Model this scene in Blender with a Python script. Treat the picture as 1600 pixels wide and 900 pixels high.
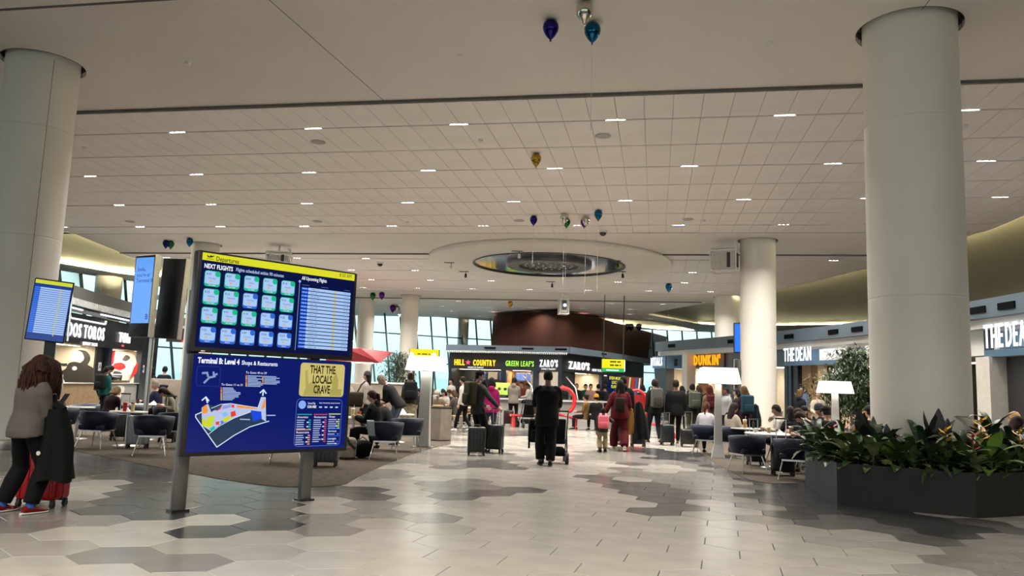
import bpy, bmesh, math, random
import numpy as np
from mathutils import Vector, Matrix
from mathutils.geometry import tessellate_polygon

for o in list(bpy.data.objects): bpy.data.objects.remove(o)
SC = bpy.context.scene; COL = SC.collection
random.seed(7)
PI = math.pi
# ------------------------------------------------------------------ camera, world, exposure
EYE = 1.45; CEIL = 7.52; FOC = 1215.26
PITCH, ROLL, YAW = math.radians(7.26), math.radians(2.0145), math.radians(10.642)
_cp, _sp, _cr, _sr = math.cos(PITCH), math.sin(PITCH), math.cos(ROLL), math.sin(ROLL)
cam_d = bpy.data.cameras.new('camera'); cam = bpy.data.objects.new('camera', cam_d); COL.objects.link(cam)
_U0 = Vector((1, 0, 0)); _V0 = Vector((0, -_sp, _cp)); _FW = Vector((0, _cp, _sp))
_R = _cr * _U0 + _sr * _V0; _T = -_sr * _U0 + _cr * _V0
_m = Matrix((_R, _T, -_FW)).transposed().to_4x4(); _m.translation = (0, 0, EYE)
cam.matrix_world = _m
cam_d.sensor_width = 36; cam_d.lens = 36 * FOC / 1600; cam_d.clip_end = 2000; cam_d.clip_start = 0.05
SC.camera = cam
SC.view_settings.view_transform = 'Standard'; SC.view_settings.look = 'None'
SC.view_settings.exposure = 0.6; SC.view_settings.gamma = 1.0; SC.view_settings.use_curve_mapping = False
W = bpy.data.worlds.new('overcast_sky'); SC.world = W; W.use_nodes = True
nt = W.node_tree; bg = nt.nodes['Background']
tc = nt.nodes.new('ShaderNodeTexCoord'); sx = nt.nodes.new('ShaderNodeSeparateXYZ'); rp = nt.nodes.new('ShaderNodeValToRGB')
nt.links.new(tc.outputs['Generated'], sx.inputs[0]); nt.links.new(sx.outputs['Z'], rp.inputs[0]); nt.links.new(rp.outputs[0], bg.inputs[0])
rp.color_ramp.elements[0].position = 0.0; rp.color_ramp.elements[0].color = (0.66, 0.86, 0.92, 1)
rp.color_ramp.elements[1].position = 0.14; rp.color_ramp.elements[1].color = (0.96, 0.99, 0.97, 1)
bg.inputs[1].default_value = 1.1
DOWNLIGHT_W = 82.0; COVE = 1800.0; GLOWK = 0.69
SC.cycles.max_bounces = 7; SC.cycles.diffuse_bounces = 4; SC.cycles.glossy_bounces = 3
SC.cycles.transparent_max_bounces = 8; SC.cycles.transmission_bounces = 4
SC.cycles.caustics_reflective = False; SC.cycles.caustics_refractive = False
SC.cycles.sample_clamp_indirect = 4.0

# ------------------------------------------------------------------ helpers
def ray(px, py):
    a, b = px - 800, 450 - py
    u = _cr * a - _sr * b; v = _sr * a + _cr * b
    return Vector((u / FOC, _cp - _sp * v / FOC, _sp + _cp * v / FOC))
def at(px, py, z=0.0):            # where the line of sight through a photo pixel meets height z
    d = ray(px, py); t = (z - EYE) / d.z
    return Vector((d.x * t, d.y * t, z))
def atd(px, py, Y):               # ... meets depth Y
    d = ray(px, py); t = Y / d.y
    return Vector((d.x * t, Y, EYE + d.z * t))
def gp(px, D, z=0.0):             # ground point at depth D under photo column px (taken at eye height)
    hy = 604.7 + 0.0352 * (px - 794.6)
    p = atd(px, hy, D); p.z = z
    return p
_cy, _sy = math.cos(YAW), math.sin(YAW)
def GR(u, v, z=0.0): return Vector((_cy * u + _sy * v, -_sy * u + _cy * v, z))   # building grid -> world
def GI(p): return (_cy * p.x - _sy * p.y, _sy * p.x + _cy * p.y)

def rgb(h, g=2.2):
    h = h.lstrip('#'); return tuple((int(h[i:i + 2], 16) / 255) ** g for i in (0, 2, 4))
MATS = {}
def mat(name, col, rough=0.5, metal=0.0, var=0.08, scale=6.0, bump=0.0, bscale=None, spec=0.5, rvar=0.0, coat=0.0):
    if name in MATS: return MATS[name]
    if isinstance(col, str): col = rgb(col)
    m = bpy.data.materials.new(name); m.use_nodes = True; n = m.node_tree; b = n.nodes['Principled BSDF']
    b.inputs['Roughness'].default_value = rough; b.inputs['Metallic'].default_value = metal
    b.inputs['Specular IOR Level'].default_value = spec
    if coat: b.inputs['Coat Weight'].default_value = coat; b.inputs['Coat Roughness'].default_value = 0.1
    t = n.nodes.new('ShaderNodeTexCoord'); z = n.nodes.new('ShaderNodeTexNoise')
    z.inputs['Scale'].default_value = scale; z.inputs['Detail'].default_value = 4
    n.links.new(t.outputs['Object'], z.inputs['Vector'])
    r = n.nodes.new('ShaderNodeValToRGB')
    r.color_ramp.elements[0].position = 0.3; r.color_ramp.elements[1].position = 0.7
    r.color_ramp.elements[0].color = (*[max(0, c * (1 - var)) for c in col], 1)
    r.color_ramp.elements[1].color = (*[min(1, c * (1 + var)) for c in col], 1)
    n.links.new(z.outputs['Fac'], r.inputs[0]); n.links.new(r.outputs[0], b.inputs['Base Color'])
    if rvar:
        mr = n.nodes.new('ShaderNodeMapRange'); mr.inputs['To Min'].default_value = max(0, rough - rvar); mr.inputs['To Max'].default_value = rough + rvar
        n.links.new(z.outputs['Fac'], mr.inputs['Value']); n.links.new(mr.outputs[0], b.inputs['Roughness'])
    if bump:
        z2 = n.nodes.new('ShaderNodeTexNoise'); z2.inputs['Scale'].default_value = bscale or scale * 8
        n.links.new(t.outputs['Object'], z2.inputs['Vector'])
        bp = n.nodes.new('ShaderNodeBump'); bp.inputs['Strength'].default_value = bump; bp.inputs['Distance'].default_value = 0.01
        n.links.new(z2.outputs['Fac'], bp.inputs['Height']); n.links.new(bp.outputs[0], b.inputs['Normal'])
    MATS[name] = m; return m
def glow(name, col, s=1.0):
    if name in MATS: return MATS[name]
    if isinstance(col, str): col = rgb(col)
    m = bpy.data.materials.new(name); m.use_nodes = True; n = m.node_tree
    for x in list(n.nodes): n.nodes.remove(x)
    o = n.nodes.new('ShaderNodeOutputMaterial'); e = n.nodes.new('ShaderNodeEmission')
    e.inputs[0].default_value = (*col, 1); e.inputs[1].default_value = s * GLOWK
    n.links.new(e.outputs[0], o.inputs[0]); MATS[name] = m
    m.cycles.emission_sampling = 'AUTO' if s > 1.5 else 'NONE'
    return m
def screen_mat(name, col, s=1.0):      # a lit screen behind a glossy pane
    if name in MATS: return MATS[name]
    if isinstance(col, str): col = rgb(col)
    m = bpy.data.materials.new(name); m.use_nodes = True; b = m.node_tree.nodes['Principled BSDF']
    b.inputs['Base Color'].default_value = (0.004, 0.004, 0.006, 1); b.inputs['Roughness'].default_value = 0.12
    b.inputs['Emission Color'].default_value = (*col, 1); b.inputs['Emission Strength'].default_value = s * GLOWK
    m.cycles.emission_sampling = 'NONE'
    MATS[name] = m; return m
def glass_mat(name, tint=(0.97, 0.99, 0.99), fac=0.08, rough=0.02):
    if name in MATS: return MATS[name]
    m = bpy.data.materials.new(name); m.use_nodes = True; n = m.node_tree
    for x in list(n.nodes): n.nodes.remove(x)
    o = n.nodes.new('ShaderNodeOutputMaterial'); t = n.nodes.new('ShaderNodeBsdfTransparent'); g = n.nodes.new('ShaderNodeBsdfGlossy')
    t.inputs[0].default_value = (*tint, 1); g.inputs['Roughness'].default_value = rough
    mx = n.nodes.new('ShaderNodeMixShader'); fr = n.nodes.new('ShaderNodeFresnel'); fr.inputs[0].default_value = 1.45
    n.links.new(fr.outputs[0], mx.inputs[0]); n.links.new(t.outputs[0], mx.inputs[1]); n.links.new(g.outputs[0], mx.inputs[2])
    n.links.new(mx.outputs[0], o.inputs[0]); MATS[name] = m; return m

class MB:
    """collects shapes; build() links them as ONE mesh object"""
    def __init__(s): s.v = []; s.f = []; s.mi = []; s.sm = []; s.M = Matrix.Identity(4); s.cur = 0
    def add(s, vs, fs, mi=None, smooth=False):
        b = len(s.v); M = s.M
        s.v += [tuple(M @ Vector(p)) for p in vs]
        s.f += [tuple(i + b for i in f) for f in fs]
        s.mi += [s.cur if mi is None else mi] * len(fs); s.sm += [smooth] * len(fs); return s
    def box(s, c, d, mi=None, rz=0.0, taper=1.0):
        x, y, z = d[0] / 2, d[1] / 2, d[2] / 2; cc, ss = math.cos(rz), math.sin(rz); vs = []
        for sz in (-1, 1):
            k = taper if sz > 0 else 1.0
            for sxx, syy in ((-1, -1), (1, -1), (1, 1), (-1, 1)):
                px, py = sxx * x * k, syy * y * k
                vs.append((c[0] + cc * px - ss * py, c[1] + ss * px + cc * py, c[2] + sz * z))
        return s.add(vs, [(3, 2, 1, 0), (4, 5, 6, 7), (0, 1, 5, 4), (1, 2, 6, 5), (2, 3, 7, 6), (3, 0, 4, 7)], mi)
    def rbox(s, c, d, r=0.02, mi=None, seg=2):     # box with rounded vertical and horizontal edges
        bm = bmesh.new(); bmesh.ops.create_cube(bm, size=1.0)
        for v in bm.verts: v.co = Vector((c[0] + v.co.x * d[0], c[1] + v.co.y * d[1], c[2] + v.co.z * d[2]))
        bmesh.ops.bevel(bm, geom=bm.edges[:], offset=r, segments=seg, profile=0.5, affect='EDGES')
        bm.verts.index_update(); vs = [tuple(v.co) for v in bm.verts]; fs = [tuple(v.index for v in f.verts) for f in bm.faces]; bm.free()
        return s.add(vs, fs, mi, True)
    def loft(s, rings, mi=None, caps=True, smooth=True, closed=True):
        n = len(rings[0]); vs = [p for r in rings for p in r]; fs = []
        for i in range(len(rings) - 1):
            for j in range(n if closed else n - 1):
                k = (j + 1) % n; fs.append((i * n + j, i * n + k, (i + 1) * n + k, (i + 1) * n + j))
        s.add(vs, fs, mi, smooth)
        if caps and closed:
            b = len(rings) - 1
            s.add(rings[0], [tuple(range(n - 1, -1, -1))], mi); s.add(rings[-1], [tuple(range(n))], mi)
        return s
    def lathe(s, prof, c=(0, 0, 0), n=16, mi=None, smooth=True, caps=True):
        rings = [[(c[0] + r * math.cos(2 * PI * j / n), c[1] + r * math.sin(2 * PI * j / n), c[2] + z) for j in range(n)] for r, z in prof]
        return s.loft(rings, mi, caps, smooth)
    def cyl(s, a, b, r, r2=None, n=10, mi=None, smooth=True):
        return s.tube([a, b], [r, r if r2 is None else r2], n, mi, smooth)
    def tube(s, pts, rad, n=8, mi=None, smooth=True, flat=1.0, ref=None):
        pts = [Vector(p) for p in pts]
        if not isinstance(rad, (list, tuple)): rad = [rad] * len(pts)
        rings = []; up = Vector(ref) if ref else None
        for i, p in enumerate(pts):
            t = (pts[min(i + 1, len(pts) - 1)] - pts[max(i - 1, 0)]).normalized()
            if up is None: up = Vector((1, 0, 0)) if abs(t.x) < 0.8 else Vector((0, 1, 0))
            a = (up - t * up.dot(t))
            a = a.normalized() if a.length > 1e-6 else t.orthogonal().normalized()
            if ref is None: up = a
            b = t.cross(a)
            r = rad[i]; ra, rb = (r if isinstance(r, (tuple, list)) else (r, r * flat))
            rings.append([tuple(p + a * (ra * math.cos(2 * PI * j / n)) + b * (rb * math.sin(2 * PI * j / n))) for j in range(n)])
        return s.loft(rings, mi, True, smooth)
    def ball(s, c, r, n=12, m=8, mi=None):
        rx, ry, rz = r if isinstance(r, (tuple, list)) else (r, r, r)
        rings = [[(c[0] + rx * math.sin(PI * i / m) * math.cos(2 * PI * j / n), c[1] + ry * math.sin(PI * i / m) * math.sin(2 * PI * j / n), c[2] - rz * math.cos(PI * i / m)) for j in range(n)] for i in range(1, m)]
        s.loft(rings, mi, False)
        b = [(c[0], c[1], c[2] - rz)] + rings[0]; t = [(c[0], c[1], c[2] + rz)] + rings[-1]
        s.add(b, [(0, (j + 1) % n + 1, j + 1) for j in range(n)], mi, True); s.add(t, [(0, j + 1, (j + 1) % n + 1) for j in range(n)], mi, True)
        return s
    def prism(s, poly, z0, z1, mi=None):
        n = len(poly); vs = [(p[0], p[1], z0) for p in poly] + [(p[0], p[1], z1) for p in poly]
        fs = [tuple(range(n - 1, -1, -1)), tuple(range(n, 2 * n))] + [(i, (i + 1) % n, n + (i + 1) % n, n + i) for i in range(n)]
        return s.add(vs, fs, mi)
    def quad(s, a, b, c, d, mi=None): return s.add([a, b, c, d], [(0, 1, 2, 3)], mi)
    def mesh(s, name, mats):
        me = bpy.data.meshes.new(name); me.from_pydata(s.v, [], s.f)
        for m in (mats if isinstance(mats, (list, tuple)) else [mats]): me.materials.append(m)
        me.polygons.foreach_set('material_index', s.mi); me.polygons.foreach_set('use_smooth', s.sm); me.update()
        return me
    def build(s, name, mats, parent=None, loc=None, rz=0.0, kind=None):
        return obj(name, s.mesh(name, mats), parent, loc, rz, kind)
def obj(name, me, parent=None, loc=None, rz=0.0, kind=None):
    o = bpy.data.objects.new(name, me); COL.objects.link(o)
    if parent is not None: o.parent = parent
    if loc is not None: o.location = loc
    if rz: o.rotation_euler = (0, 0, rz)
    if kind: o['kind'] = kind
    return o
def tag(o, label, cat, group=None):
    o['label'] = label; o['category'] = cat
    if group: o['group'] = group
    return o
def thing(name, label, cat, loc=(0, 0, 0), rz=0.0, group=None):
    o = bpy.data.objects.new(name, None); COL.objects.link(o); o.empty_display_size = 0.1
    o.location = loc; o.rotation_euler = (0, 0, rz); return tag(o, label, cat, group)
def dup(root, loc, rz, label, group=None):
    r = root.copy(); COL.objects.link(r); r.location = loc; r.rotation_euler = (0, 0, rz); r['label'] = label
    if group: r['group'] = group
    for ch in list(root.children):
        c = ch.copy(); COL.objects.link(c); c.parent = r
        for g in list(ch.children):
            d = g.copy(); COL.objects.link(d); d.parent = c
    return r
_font = {}
def text_mesh(txt, size, depth=0.0, bold=0.0, sx=1.0, align='CENTER'):
    """extruded lettering lying in XZ, facing -Y, centred on the origin line"""
    cu = bpy.data.curves.new('lettering', 'FONT'); cu.body = txt; cu.size = size; cu.extrude = depth / 2; cu.offset = bold
    cu.align_x = align; cu.align_y = 'CENTER'; cu.resolution_u = 2
    o = bpy.data.objects.new('tmp', cu); COL.objects.link(o)
    dg = bpy.context.evaluated_depsgraph_get(); me = bpy.data.meshes.new_from_object(o.evaluated_get(dg))
    COL.objects.unlink(o); bpy.data.objects.remove(o); bpy.data.curves.remove(cu)
    n = len(me.vertices); co = np.empty(n * 3); me.vertices.foreach_get('co', co); co = co.reshape(-1, 3)
    co = np.stack([co[:, 0] * sx, -co[:, 2], co[:, 1]], 1); me.vertices.foreach_set('co', co.ravel())
    me.materials.clear(); me.update(); return me
TXTQ = []
def text(parent, txt, loc, size, m, depth=0.0, bold=0.0, sx=1.0, align='CENTER', name='lettering', rz=0.0, label=None):
    TXTQ.append((parent, txt, loc, size, m, depth, bold, sx, align, name, rz, label))
def flush_text():
    """all lettering of the scene is turned from font curves into meshes in one go"""
    cache = {}; tmp = {}; key = lambda q: (q[1], q[3], q[5], q[6], q[7], q[8], q[4].name)
    for q in TXTQ:
        if q[0] == 'space' or key(q) in tmp: continue
        cu = bpy.data.curves.new('lettering', 'FONT'); cu.body = q[1]; cu.size = q[3]; cu.extrude = q[5] / 2; cu.offset = q[6]
        cu.align_x = q[8]; cu.align_y = 'CENTER'; cu.resolution_u = 2
        o = bpy.data.objects.new('tmp', cu); COL.objects.link(o); tmp[key(q)] = (o, q)
    dg = bpy.context.evaluated_depsgraph_get(); dg.update(); ext = {}
    for k, (o, q) in tmp.items():
        me = bpy.data.meshes.new_from_object(o.evaluated_get(dg)); n = len(me.vertices)
        co = np.empty(n * 3); me.vertices.foreach_get('co', co); co = co.reshape(-1, 3)
        sx_ = q[7] if q[7] > 0 else -q[7] / max(1e-4, co[:, 0].max() - co[:, 0].min())
        if isinstance(q[11], tuple): co[:, 0] -= (co[:, 0].max() + co[:, 0].min()) / 2
        co = np.stack([co[:, 0] * sx_, -co[:, 2], co[:, 1]], 1); me.vertices.foreach_set('co', co.ravel()); ext[k] = float(np.ptp(co[:, 0]))
        me.materials.clear(); me.materials.append(q[4]); me.update(); me.name = q[9]; cache[k] = me
    rows = {}
    for q in TXTQ:
        if q[0] == 'space': rows.setdefault(q[1], []).append((None, q[2] * .3)); continue
        r = obj(q[9], cache[key(q)], q[0], q[2], q[10])
        if isinstance(q[11], tuple): rows.setdefault(q[11][1], []).append((r, ext[key(q)], q[3]))
        elif q[11]: r['label'] = q[11]
    for g, it in rows.items():
        W_, loc, rz = LGRP[g]; size = next(e[2] for e in it if e[0]); gap = size * .2
        tot = sum(e[1] for e in it) + gap * (len(it) - 1); k = W_ / tot; x = -W_ / 2
        for e in it:
            if e[0]: e[0].location = loc + Matrix.Rotation(rz, 3, 'Z') @ Vector((x + e[1] * k / 2, 0, 0)); e[0].scale = (k, 1, 1)
            x += (e[1] + gap) * k
    for o, q in tmp.values():
        cu = o.data; bpy.data.objects.remove(o); bpy.data.curves.remove(cu)
    TXTQ.clear()
LGRP = []
def letters(parent, txt, loc, size, m, depth=0.06, bold=0.0, width=1.0, rz=0.0):
    """a sign spelled in separate channel letters, each a part of its own, set out over the given width"""
    LGRP.append((width, Vector(loc), rz))
    for c in txt:
        if c != ' ': TXTQ.append((parent, c, loc, size, m, depth, bold, 1.0, 'CENTER', 'letter', rz, ('grp', len(LGRP) - 1)))
        else: TXTQ.append(('space', len(LGRP) - 1, size))
ORD = ['first', 'second', 'third', 'fourth', 'fifth', 'sixth', 'seventh', 'eighth', 'ninth', 'tenth', 'eleventh', 'twelfth', 'thirteenth', 'fourteenth', 'fifteenth', 'sixteenth', 'seventeenth', 'eighteenth', 'nineteenth', 'twentieth']

# ------------------------------------------------------------------ shared materials
M_ceil = mat('ceiling_plaster', (0.82, 0.78, 0.72), 0.75, var=0.03, scale=0.6)
M_panel = mat('ceiling_panel_metal', (0.88, 0.83, 0.775), 0.5, var=0.03, scale=1.2)
M_seam = mat('shadow_gap', (0.12, 0.11, 0.10), 0.8)
M_slot = mat('slot_aluminium', (0.62, 0.60, 0.57), 0.3, 0.4)
M_white = mat('white_paint', (0.78, 0.77, 0.74), 0.4, var=0.02)
M_column = mat('column_paint', (0.72, 0.69, 0.63), 0.42, var=0.02, scale=1.0)
M_black = mat('black_plastic', (0.012, 0.012, 0.013), 0.35)
M_blackmetal = mat('black_metal', (0.02, 0.021, 0.024), 0.35, 0.3)
M_steel = mat('brushed_steel', (0.55, 0.54, 0.52), 0.28, 0.95, var=0.05, scale=30)
M_chrome = mat('chrome', (0.75, 0.75, 0.74), 0.12, 1.0, var=0.02)
M_navy = mat('navy_cladding', (0.020, 0.030, 0.050), 0.35, 0.2, var=0.1, scale=2)
M_slate = mat('slate_cladding', (0.10, 0.135, 0.175), 0.45, 0.1, var=0.06, scale=1.5)
M_rubber = mat('rubber', (0.015, 0.015, 0.015), 0.7)
M_bulb = glow('lamp_led', (1.0, 0.97, 0.92), 22.0)
M_signwhite = glow('sign_white_light', (0.95, 0.97, 1.0), 1.5)
M_glass = glass_mat('window_glass', (.85, .99, .98))
M_clear = glass_mat('clear_glass', (.98, .99, .99))
# ------------------------------------------------------------------ floor
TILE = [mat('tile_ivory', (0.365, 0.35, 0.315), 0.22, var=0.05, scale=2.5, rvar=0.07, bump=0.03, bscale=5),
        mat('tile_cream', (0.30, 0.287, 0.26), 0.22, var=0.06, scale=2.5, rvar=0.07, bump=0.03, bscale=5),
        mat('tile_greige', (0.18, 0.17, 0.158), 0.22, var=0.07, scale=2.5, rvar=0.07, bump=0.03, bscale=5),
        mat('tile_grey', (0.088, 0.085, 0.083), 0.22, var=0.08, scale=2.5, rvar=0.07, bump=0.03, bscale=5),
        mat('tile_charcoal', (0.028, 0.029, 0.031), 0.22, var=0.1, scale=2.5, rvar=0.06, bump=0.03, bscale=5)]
M_grout = mat('grout', (0.06, 0.055, 0.05), 0.8)
floor = MB().box((0, 34, -0.16), (130, 110, 0.28)).build('floor', M_grout, kind='structure')
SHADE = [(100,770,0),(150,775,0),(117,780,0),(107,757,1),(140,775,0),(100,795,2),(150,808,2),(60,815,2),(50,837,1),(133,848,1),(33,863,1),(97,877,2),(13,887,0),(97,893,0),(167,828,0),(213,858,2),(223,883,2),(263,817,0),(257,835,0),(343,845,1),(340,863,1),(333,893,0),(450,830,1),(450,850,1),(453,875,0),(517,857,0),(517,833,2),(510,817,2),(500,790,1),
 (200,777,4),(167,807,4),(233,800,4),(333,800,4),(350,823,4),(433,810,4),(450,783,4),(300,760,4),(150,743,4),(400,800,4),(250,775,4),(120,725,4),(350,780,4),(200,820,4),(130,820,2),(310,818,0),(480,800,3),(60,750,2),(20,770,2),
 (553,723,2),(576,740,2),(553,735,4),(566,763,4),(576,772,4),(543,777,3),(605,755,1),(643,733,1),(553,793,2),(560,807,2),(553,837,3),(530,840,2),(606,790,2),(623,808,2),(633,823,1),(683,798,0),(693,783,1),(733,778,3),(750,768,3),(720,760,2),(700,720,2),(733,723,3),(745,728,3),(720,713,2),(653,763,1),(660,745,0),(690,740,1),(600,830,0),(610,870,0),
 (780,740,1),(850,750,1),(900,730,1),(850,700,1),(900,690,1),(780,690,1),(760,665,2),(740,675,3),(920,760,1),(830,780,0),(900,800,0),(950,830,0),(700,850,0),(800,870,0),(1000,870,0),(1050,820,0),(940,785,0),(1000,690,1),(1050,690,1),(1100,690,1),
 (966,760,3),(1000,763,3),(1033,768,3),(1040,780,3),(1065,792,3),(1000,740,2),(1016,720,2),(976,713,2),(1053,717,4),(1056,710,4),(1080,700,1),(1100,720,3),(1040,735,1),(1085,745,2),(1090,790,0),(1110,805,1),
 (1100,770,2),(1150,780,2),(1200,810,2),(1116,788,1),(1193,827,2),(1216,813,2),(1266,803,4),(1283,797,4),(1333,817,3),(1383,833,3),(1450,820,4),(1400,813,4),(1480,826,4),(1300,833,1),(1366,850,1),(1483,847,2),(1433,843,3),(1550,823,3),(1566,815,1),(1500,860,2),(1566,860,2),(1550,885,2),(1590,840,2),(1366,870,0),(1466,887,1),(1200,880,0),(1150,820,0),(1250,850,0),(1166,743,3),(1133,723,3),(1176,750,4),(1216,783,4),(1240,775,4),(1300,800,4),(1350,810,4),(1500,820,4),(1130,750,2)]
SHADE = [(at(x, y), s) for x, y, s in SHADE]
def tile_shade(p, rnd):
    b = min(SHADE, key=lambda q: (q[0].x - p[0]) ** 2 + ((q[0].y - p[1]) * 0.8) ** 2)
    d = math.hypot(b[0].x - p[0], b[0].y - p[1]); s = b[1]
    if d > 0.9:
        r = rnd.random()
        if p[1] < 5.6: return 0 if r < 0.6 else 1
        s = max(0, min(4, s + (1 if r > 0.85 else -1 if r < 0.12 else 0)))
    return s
_hx = 0.715 * 0.906; _ha = math.radians(-4.8); _s = 0.906
_a = (_hx * math.cos(_ha), _hx * math.sin(_ha)); _b = (_hx * math.cos(_ha + PI / 3), _hx * math.sin(_ha + PI / 3))
_c0 = (-1.335 * _s, 8.0 * _s)
tiles = []; rnd = random.Random(3)
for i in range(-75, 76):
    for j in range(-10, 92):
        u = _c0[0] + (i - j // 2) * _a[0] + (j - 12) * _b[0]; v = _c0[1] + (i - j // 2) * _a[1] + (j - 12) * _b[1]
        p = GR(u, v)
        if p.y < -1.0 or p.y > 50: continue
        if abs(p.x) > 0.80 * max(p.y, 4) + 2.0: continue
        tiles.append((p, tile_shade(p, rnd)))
def hexring(r, z, rot): return [(r * math.cos(rot + k * PI / 3), r * math.sin(rot + k * PI / 3), z) for k in range(6)]
_rot = PI / 6 + _ha - YAW; _R6 = _hx / math.sqrt(3) - 0.0035
def hexmb(mb, c=(0, 0, 0), mi=None):
    A = [hexring(_R6, -0.02, _rot), hexring(_R6, -0.004, _rot), hexring(_R6 - 0.004, 0.0, _rot)]
    vs = [(x + c[0], y + c[1], z + c[2]) for r in A for x, y, z in r]
    fs = [(k, (k + 1) % 6, 6 + (k + 1) % 6, 6 + k) for k in range(6)] + [(6 + k, 6 + (k + 1) % 6, 12 + (k + 1) % 6, 12 + k) for k in range(6)] + [tuple(range(12, 18))]
    mb.add(vs, fs, mi)
tm = []
for k in range(5):
    mb = MB(); hexmb(mb); tm.append(mb.mesh('tile', TILE[k]))
def infr(p, mg=60):
    v = p - Vector((0, 0, EYE)); d = v.dot(_FW)
    if d < 0.5: return False
    return abs(v.dot(_R) / d * FOC) < 800 + mg and abs(v.dot(_T) / d * FOC) < 450 + mg
vis = sorted([t for t in tiles if infr(t[0], 90)], key=lambda t: t[0].length)
near = set(id(t) for t in vis[:300]); rest = MB()
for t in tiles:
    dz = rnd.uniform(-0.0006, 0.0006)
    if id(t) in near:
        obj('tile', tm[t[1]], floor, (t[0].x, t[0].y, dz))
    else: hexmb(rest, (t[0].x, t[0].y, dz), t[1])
rest.build('distant_tiles', TILE, floor, kind='stuff')
# carpets under the seating
M_carpet = mat('carpet', (0.075, 0.064, 0.052), 0.95, var=0.25, scale=9, bump=0.4, bscale=120, spec=0.05)
def carpet(pts, name):
    MB().prism([at(x, y)[:2] for x, y in pts], -0.01, 0.006).build(name, M_carpet, kind='structure')
carpet([(-60,690),(60,694),(130,707),(200,721),(270,735),(340,748),(400,757),(440,761),(500,761),(540,757),(560,745),(600,727),(640,711),(668,702),(704,694),(706,668),(690,653),(560,650),(400,648),(200,648),(40,655),(-60,665)][::-1], 'carpet_left')
carpet([(1085,690),(1098,710),(1125,728),(1150,741),(1170,750),(1206,756),(1243,755),(1262,750),(1290,742),(1600,735),(1700,700),(1600,668),(1300,668),(1150,672)][::-1], 'carpet_right')

# ------------------------------------------------------------------ ceiling: slabs, panel fields, leaf-shaped light coves
def P2(lst, z=CEIL): return [at(x, y, z) for x, y in lst]
def smooth_poly(pts, n=6, closed=False):
    out = []; N = len(pts)
    for i in range(N - (0 if closed else 1)):
        p0, p1, p2, p3 = (pts[(i + k) % N] if closed else pts[max(0, min(N - 1, i + k))] for k in (-1, 0, 1, 2))
        for k in range(n):
            t = k / n
            out.append(0.5 * ((2 * p1) + (p2 - p0) * t + (2 * p0 - 5 * p1 + 4 * p2 - p3) * t * t + (3 * p1 - p0 - 3 * p2 + p3) * t ** 3))
    if not closed: out.append(pts[-1])
    return out
CP = CEIL + 0.0
LEAF = []
# upper (near) edge, lower (far) edge; both run tip -> open end
_r1n = smooth_poly(P2([(1010,491),(1050,483),(1093,475.5),(1140,468),(1211,453),(1285,436),(1358,419),(1430,398),(1505,374),(1600,337),(1740,270)]), 4)
_r1f = smooth_poly([at(1010,491,CEIL), at(1058,500,CEIL), at(1115,509,CEIL), Vector((26,66,CEIL)), Vector((34,58,CEIL)), Vector((34,45,CEIL)), Vector((33,34,CEIL)), Vector((31,26,CEIL)), Vector((28,18,CEIL)), Vector((23,13,CEIL)), _r1n[-1]], 4)
_r2n = smooth_poly(P2([(800,497.5),(880,496.5),(950,498),(1030,505),(1090,518)]), 4); _r2f = smooth_poly(P2([(800,497.5),(880,500.5),(950,504.5),(1020,515),(1090,518)]), 4)
_l1n = smooth_poly(P2([(305,433),(262,421),(210,404),(150,381),(92,357),(20,325),(-90,270)]), 4)
_l1f = smooth_poly([at(305,433,CEIL), at(215,431,CEIL), at(120,416,CEIL), at(60,406,CEIL), at(-60,385,CEIL), at(-170,345,CEIL), _l1n[-1]], 4)
LEAF = [(_r1n, _r1f, 1.0), (_r2n, _r2f, 0.7), (_l1n, _l1f, 0.9)]
def inside(poly, x, y):
    c = False; n = len(poly); j = n - 1
    for i in range(n):
        if (poly[i][1] > y) != (poly[j][1] > y) and x < (poly[j][0] - poly[i][0]) * (y - poly[i][1]) / (poly[j][1] - poly[i][1] + 1e-12) + poly[i][0]: c = not c
        j = i
    return c
LP = [[(p.x, p.y) for p in a] + [(p.x, p.y) for p in b[::-1]] for a, b, h in LEAF]
def in_leaf(x, y): return any(inside(q, x, y) for q in LP)
HOLES = []
COLS = [('lc', 68, 105, 0.66), ('rc', 1420, 52, 0.715), ('c3', 1184, 379, 0.68), ('c4', 1137, 466, 0.80), ('c6', 642, 463, 0.60), ('c3l', 322, 384, 0.62)]
COLP = [(at(x, y, CEIL), r) for _, x, y, r in COLS]
def circle(c, r, n=32): return [(c[0] + r * math.cos(2 * PI * k / n), c[1] + r * math.sin(2 * PI * k / n)) for k in range(n)]
WT = smooth_poly([at(-260, 330, CEIL + .1), at(-100, 385, CEIL + .1), at(85, 420, CEIL + .1), at(210, 439, CEIL + .1), at(400, 464, CEIL + .1), at(575, 485, CEIL + .1), at(770, 501, CEIL + .1), at(960, 512, CEIL + .1), at(1150, 520, CEIL + .1)], 10)
dist = [0]
for a, b in zip(WT[:-1], WT[1:]): dist.append(dist[-1] + (b - a).length)
def walk(s):
    for i in range(len(WT) - 1):
        if dist[i + 1] >= s: return WT[i].lerp(WT[i + 1], (s - dist[i]) / (dist[i + 1] - dist[i]))
    return WT[-1]
outer = [tuple(GR(62, 84)[:2])] + [(p.x, p.y) for p in WT[::-1]] + [tuple(GR(-42, -12)[:2]), tuple(GR(62, -12)[:2])]
polys = [outer] + LP + [circle(c, r + 0.10) for c, r in COLP]
flat = [Vector((x, y, 0)) for q in polys for x, y in q]
tris = tessellate_polygon([[Vector((x, y, 0)) for x, y in q] for q in polys])
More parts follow.
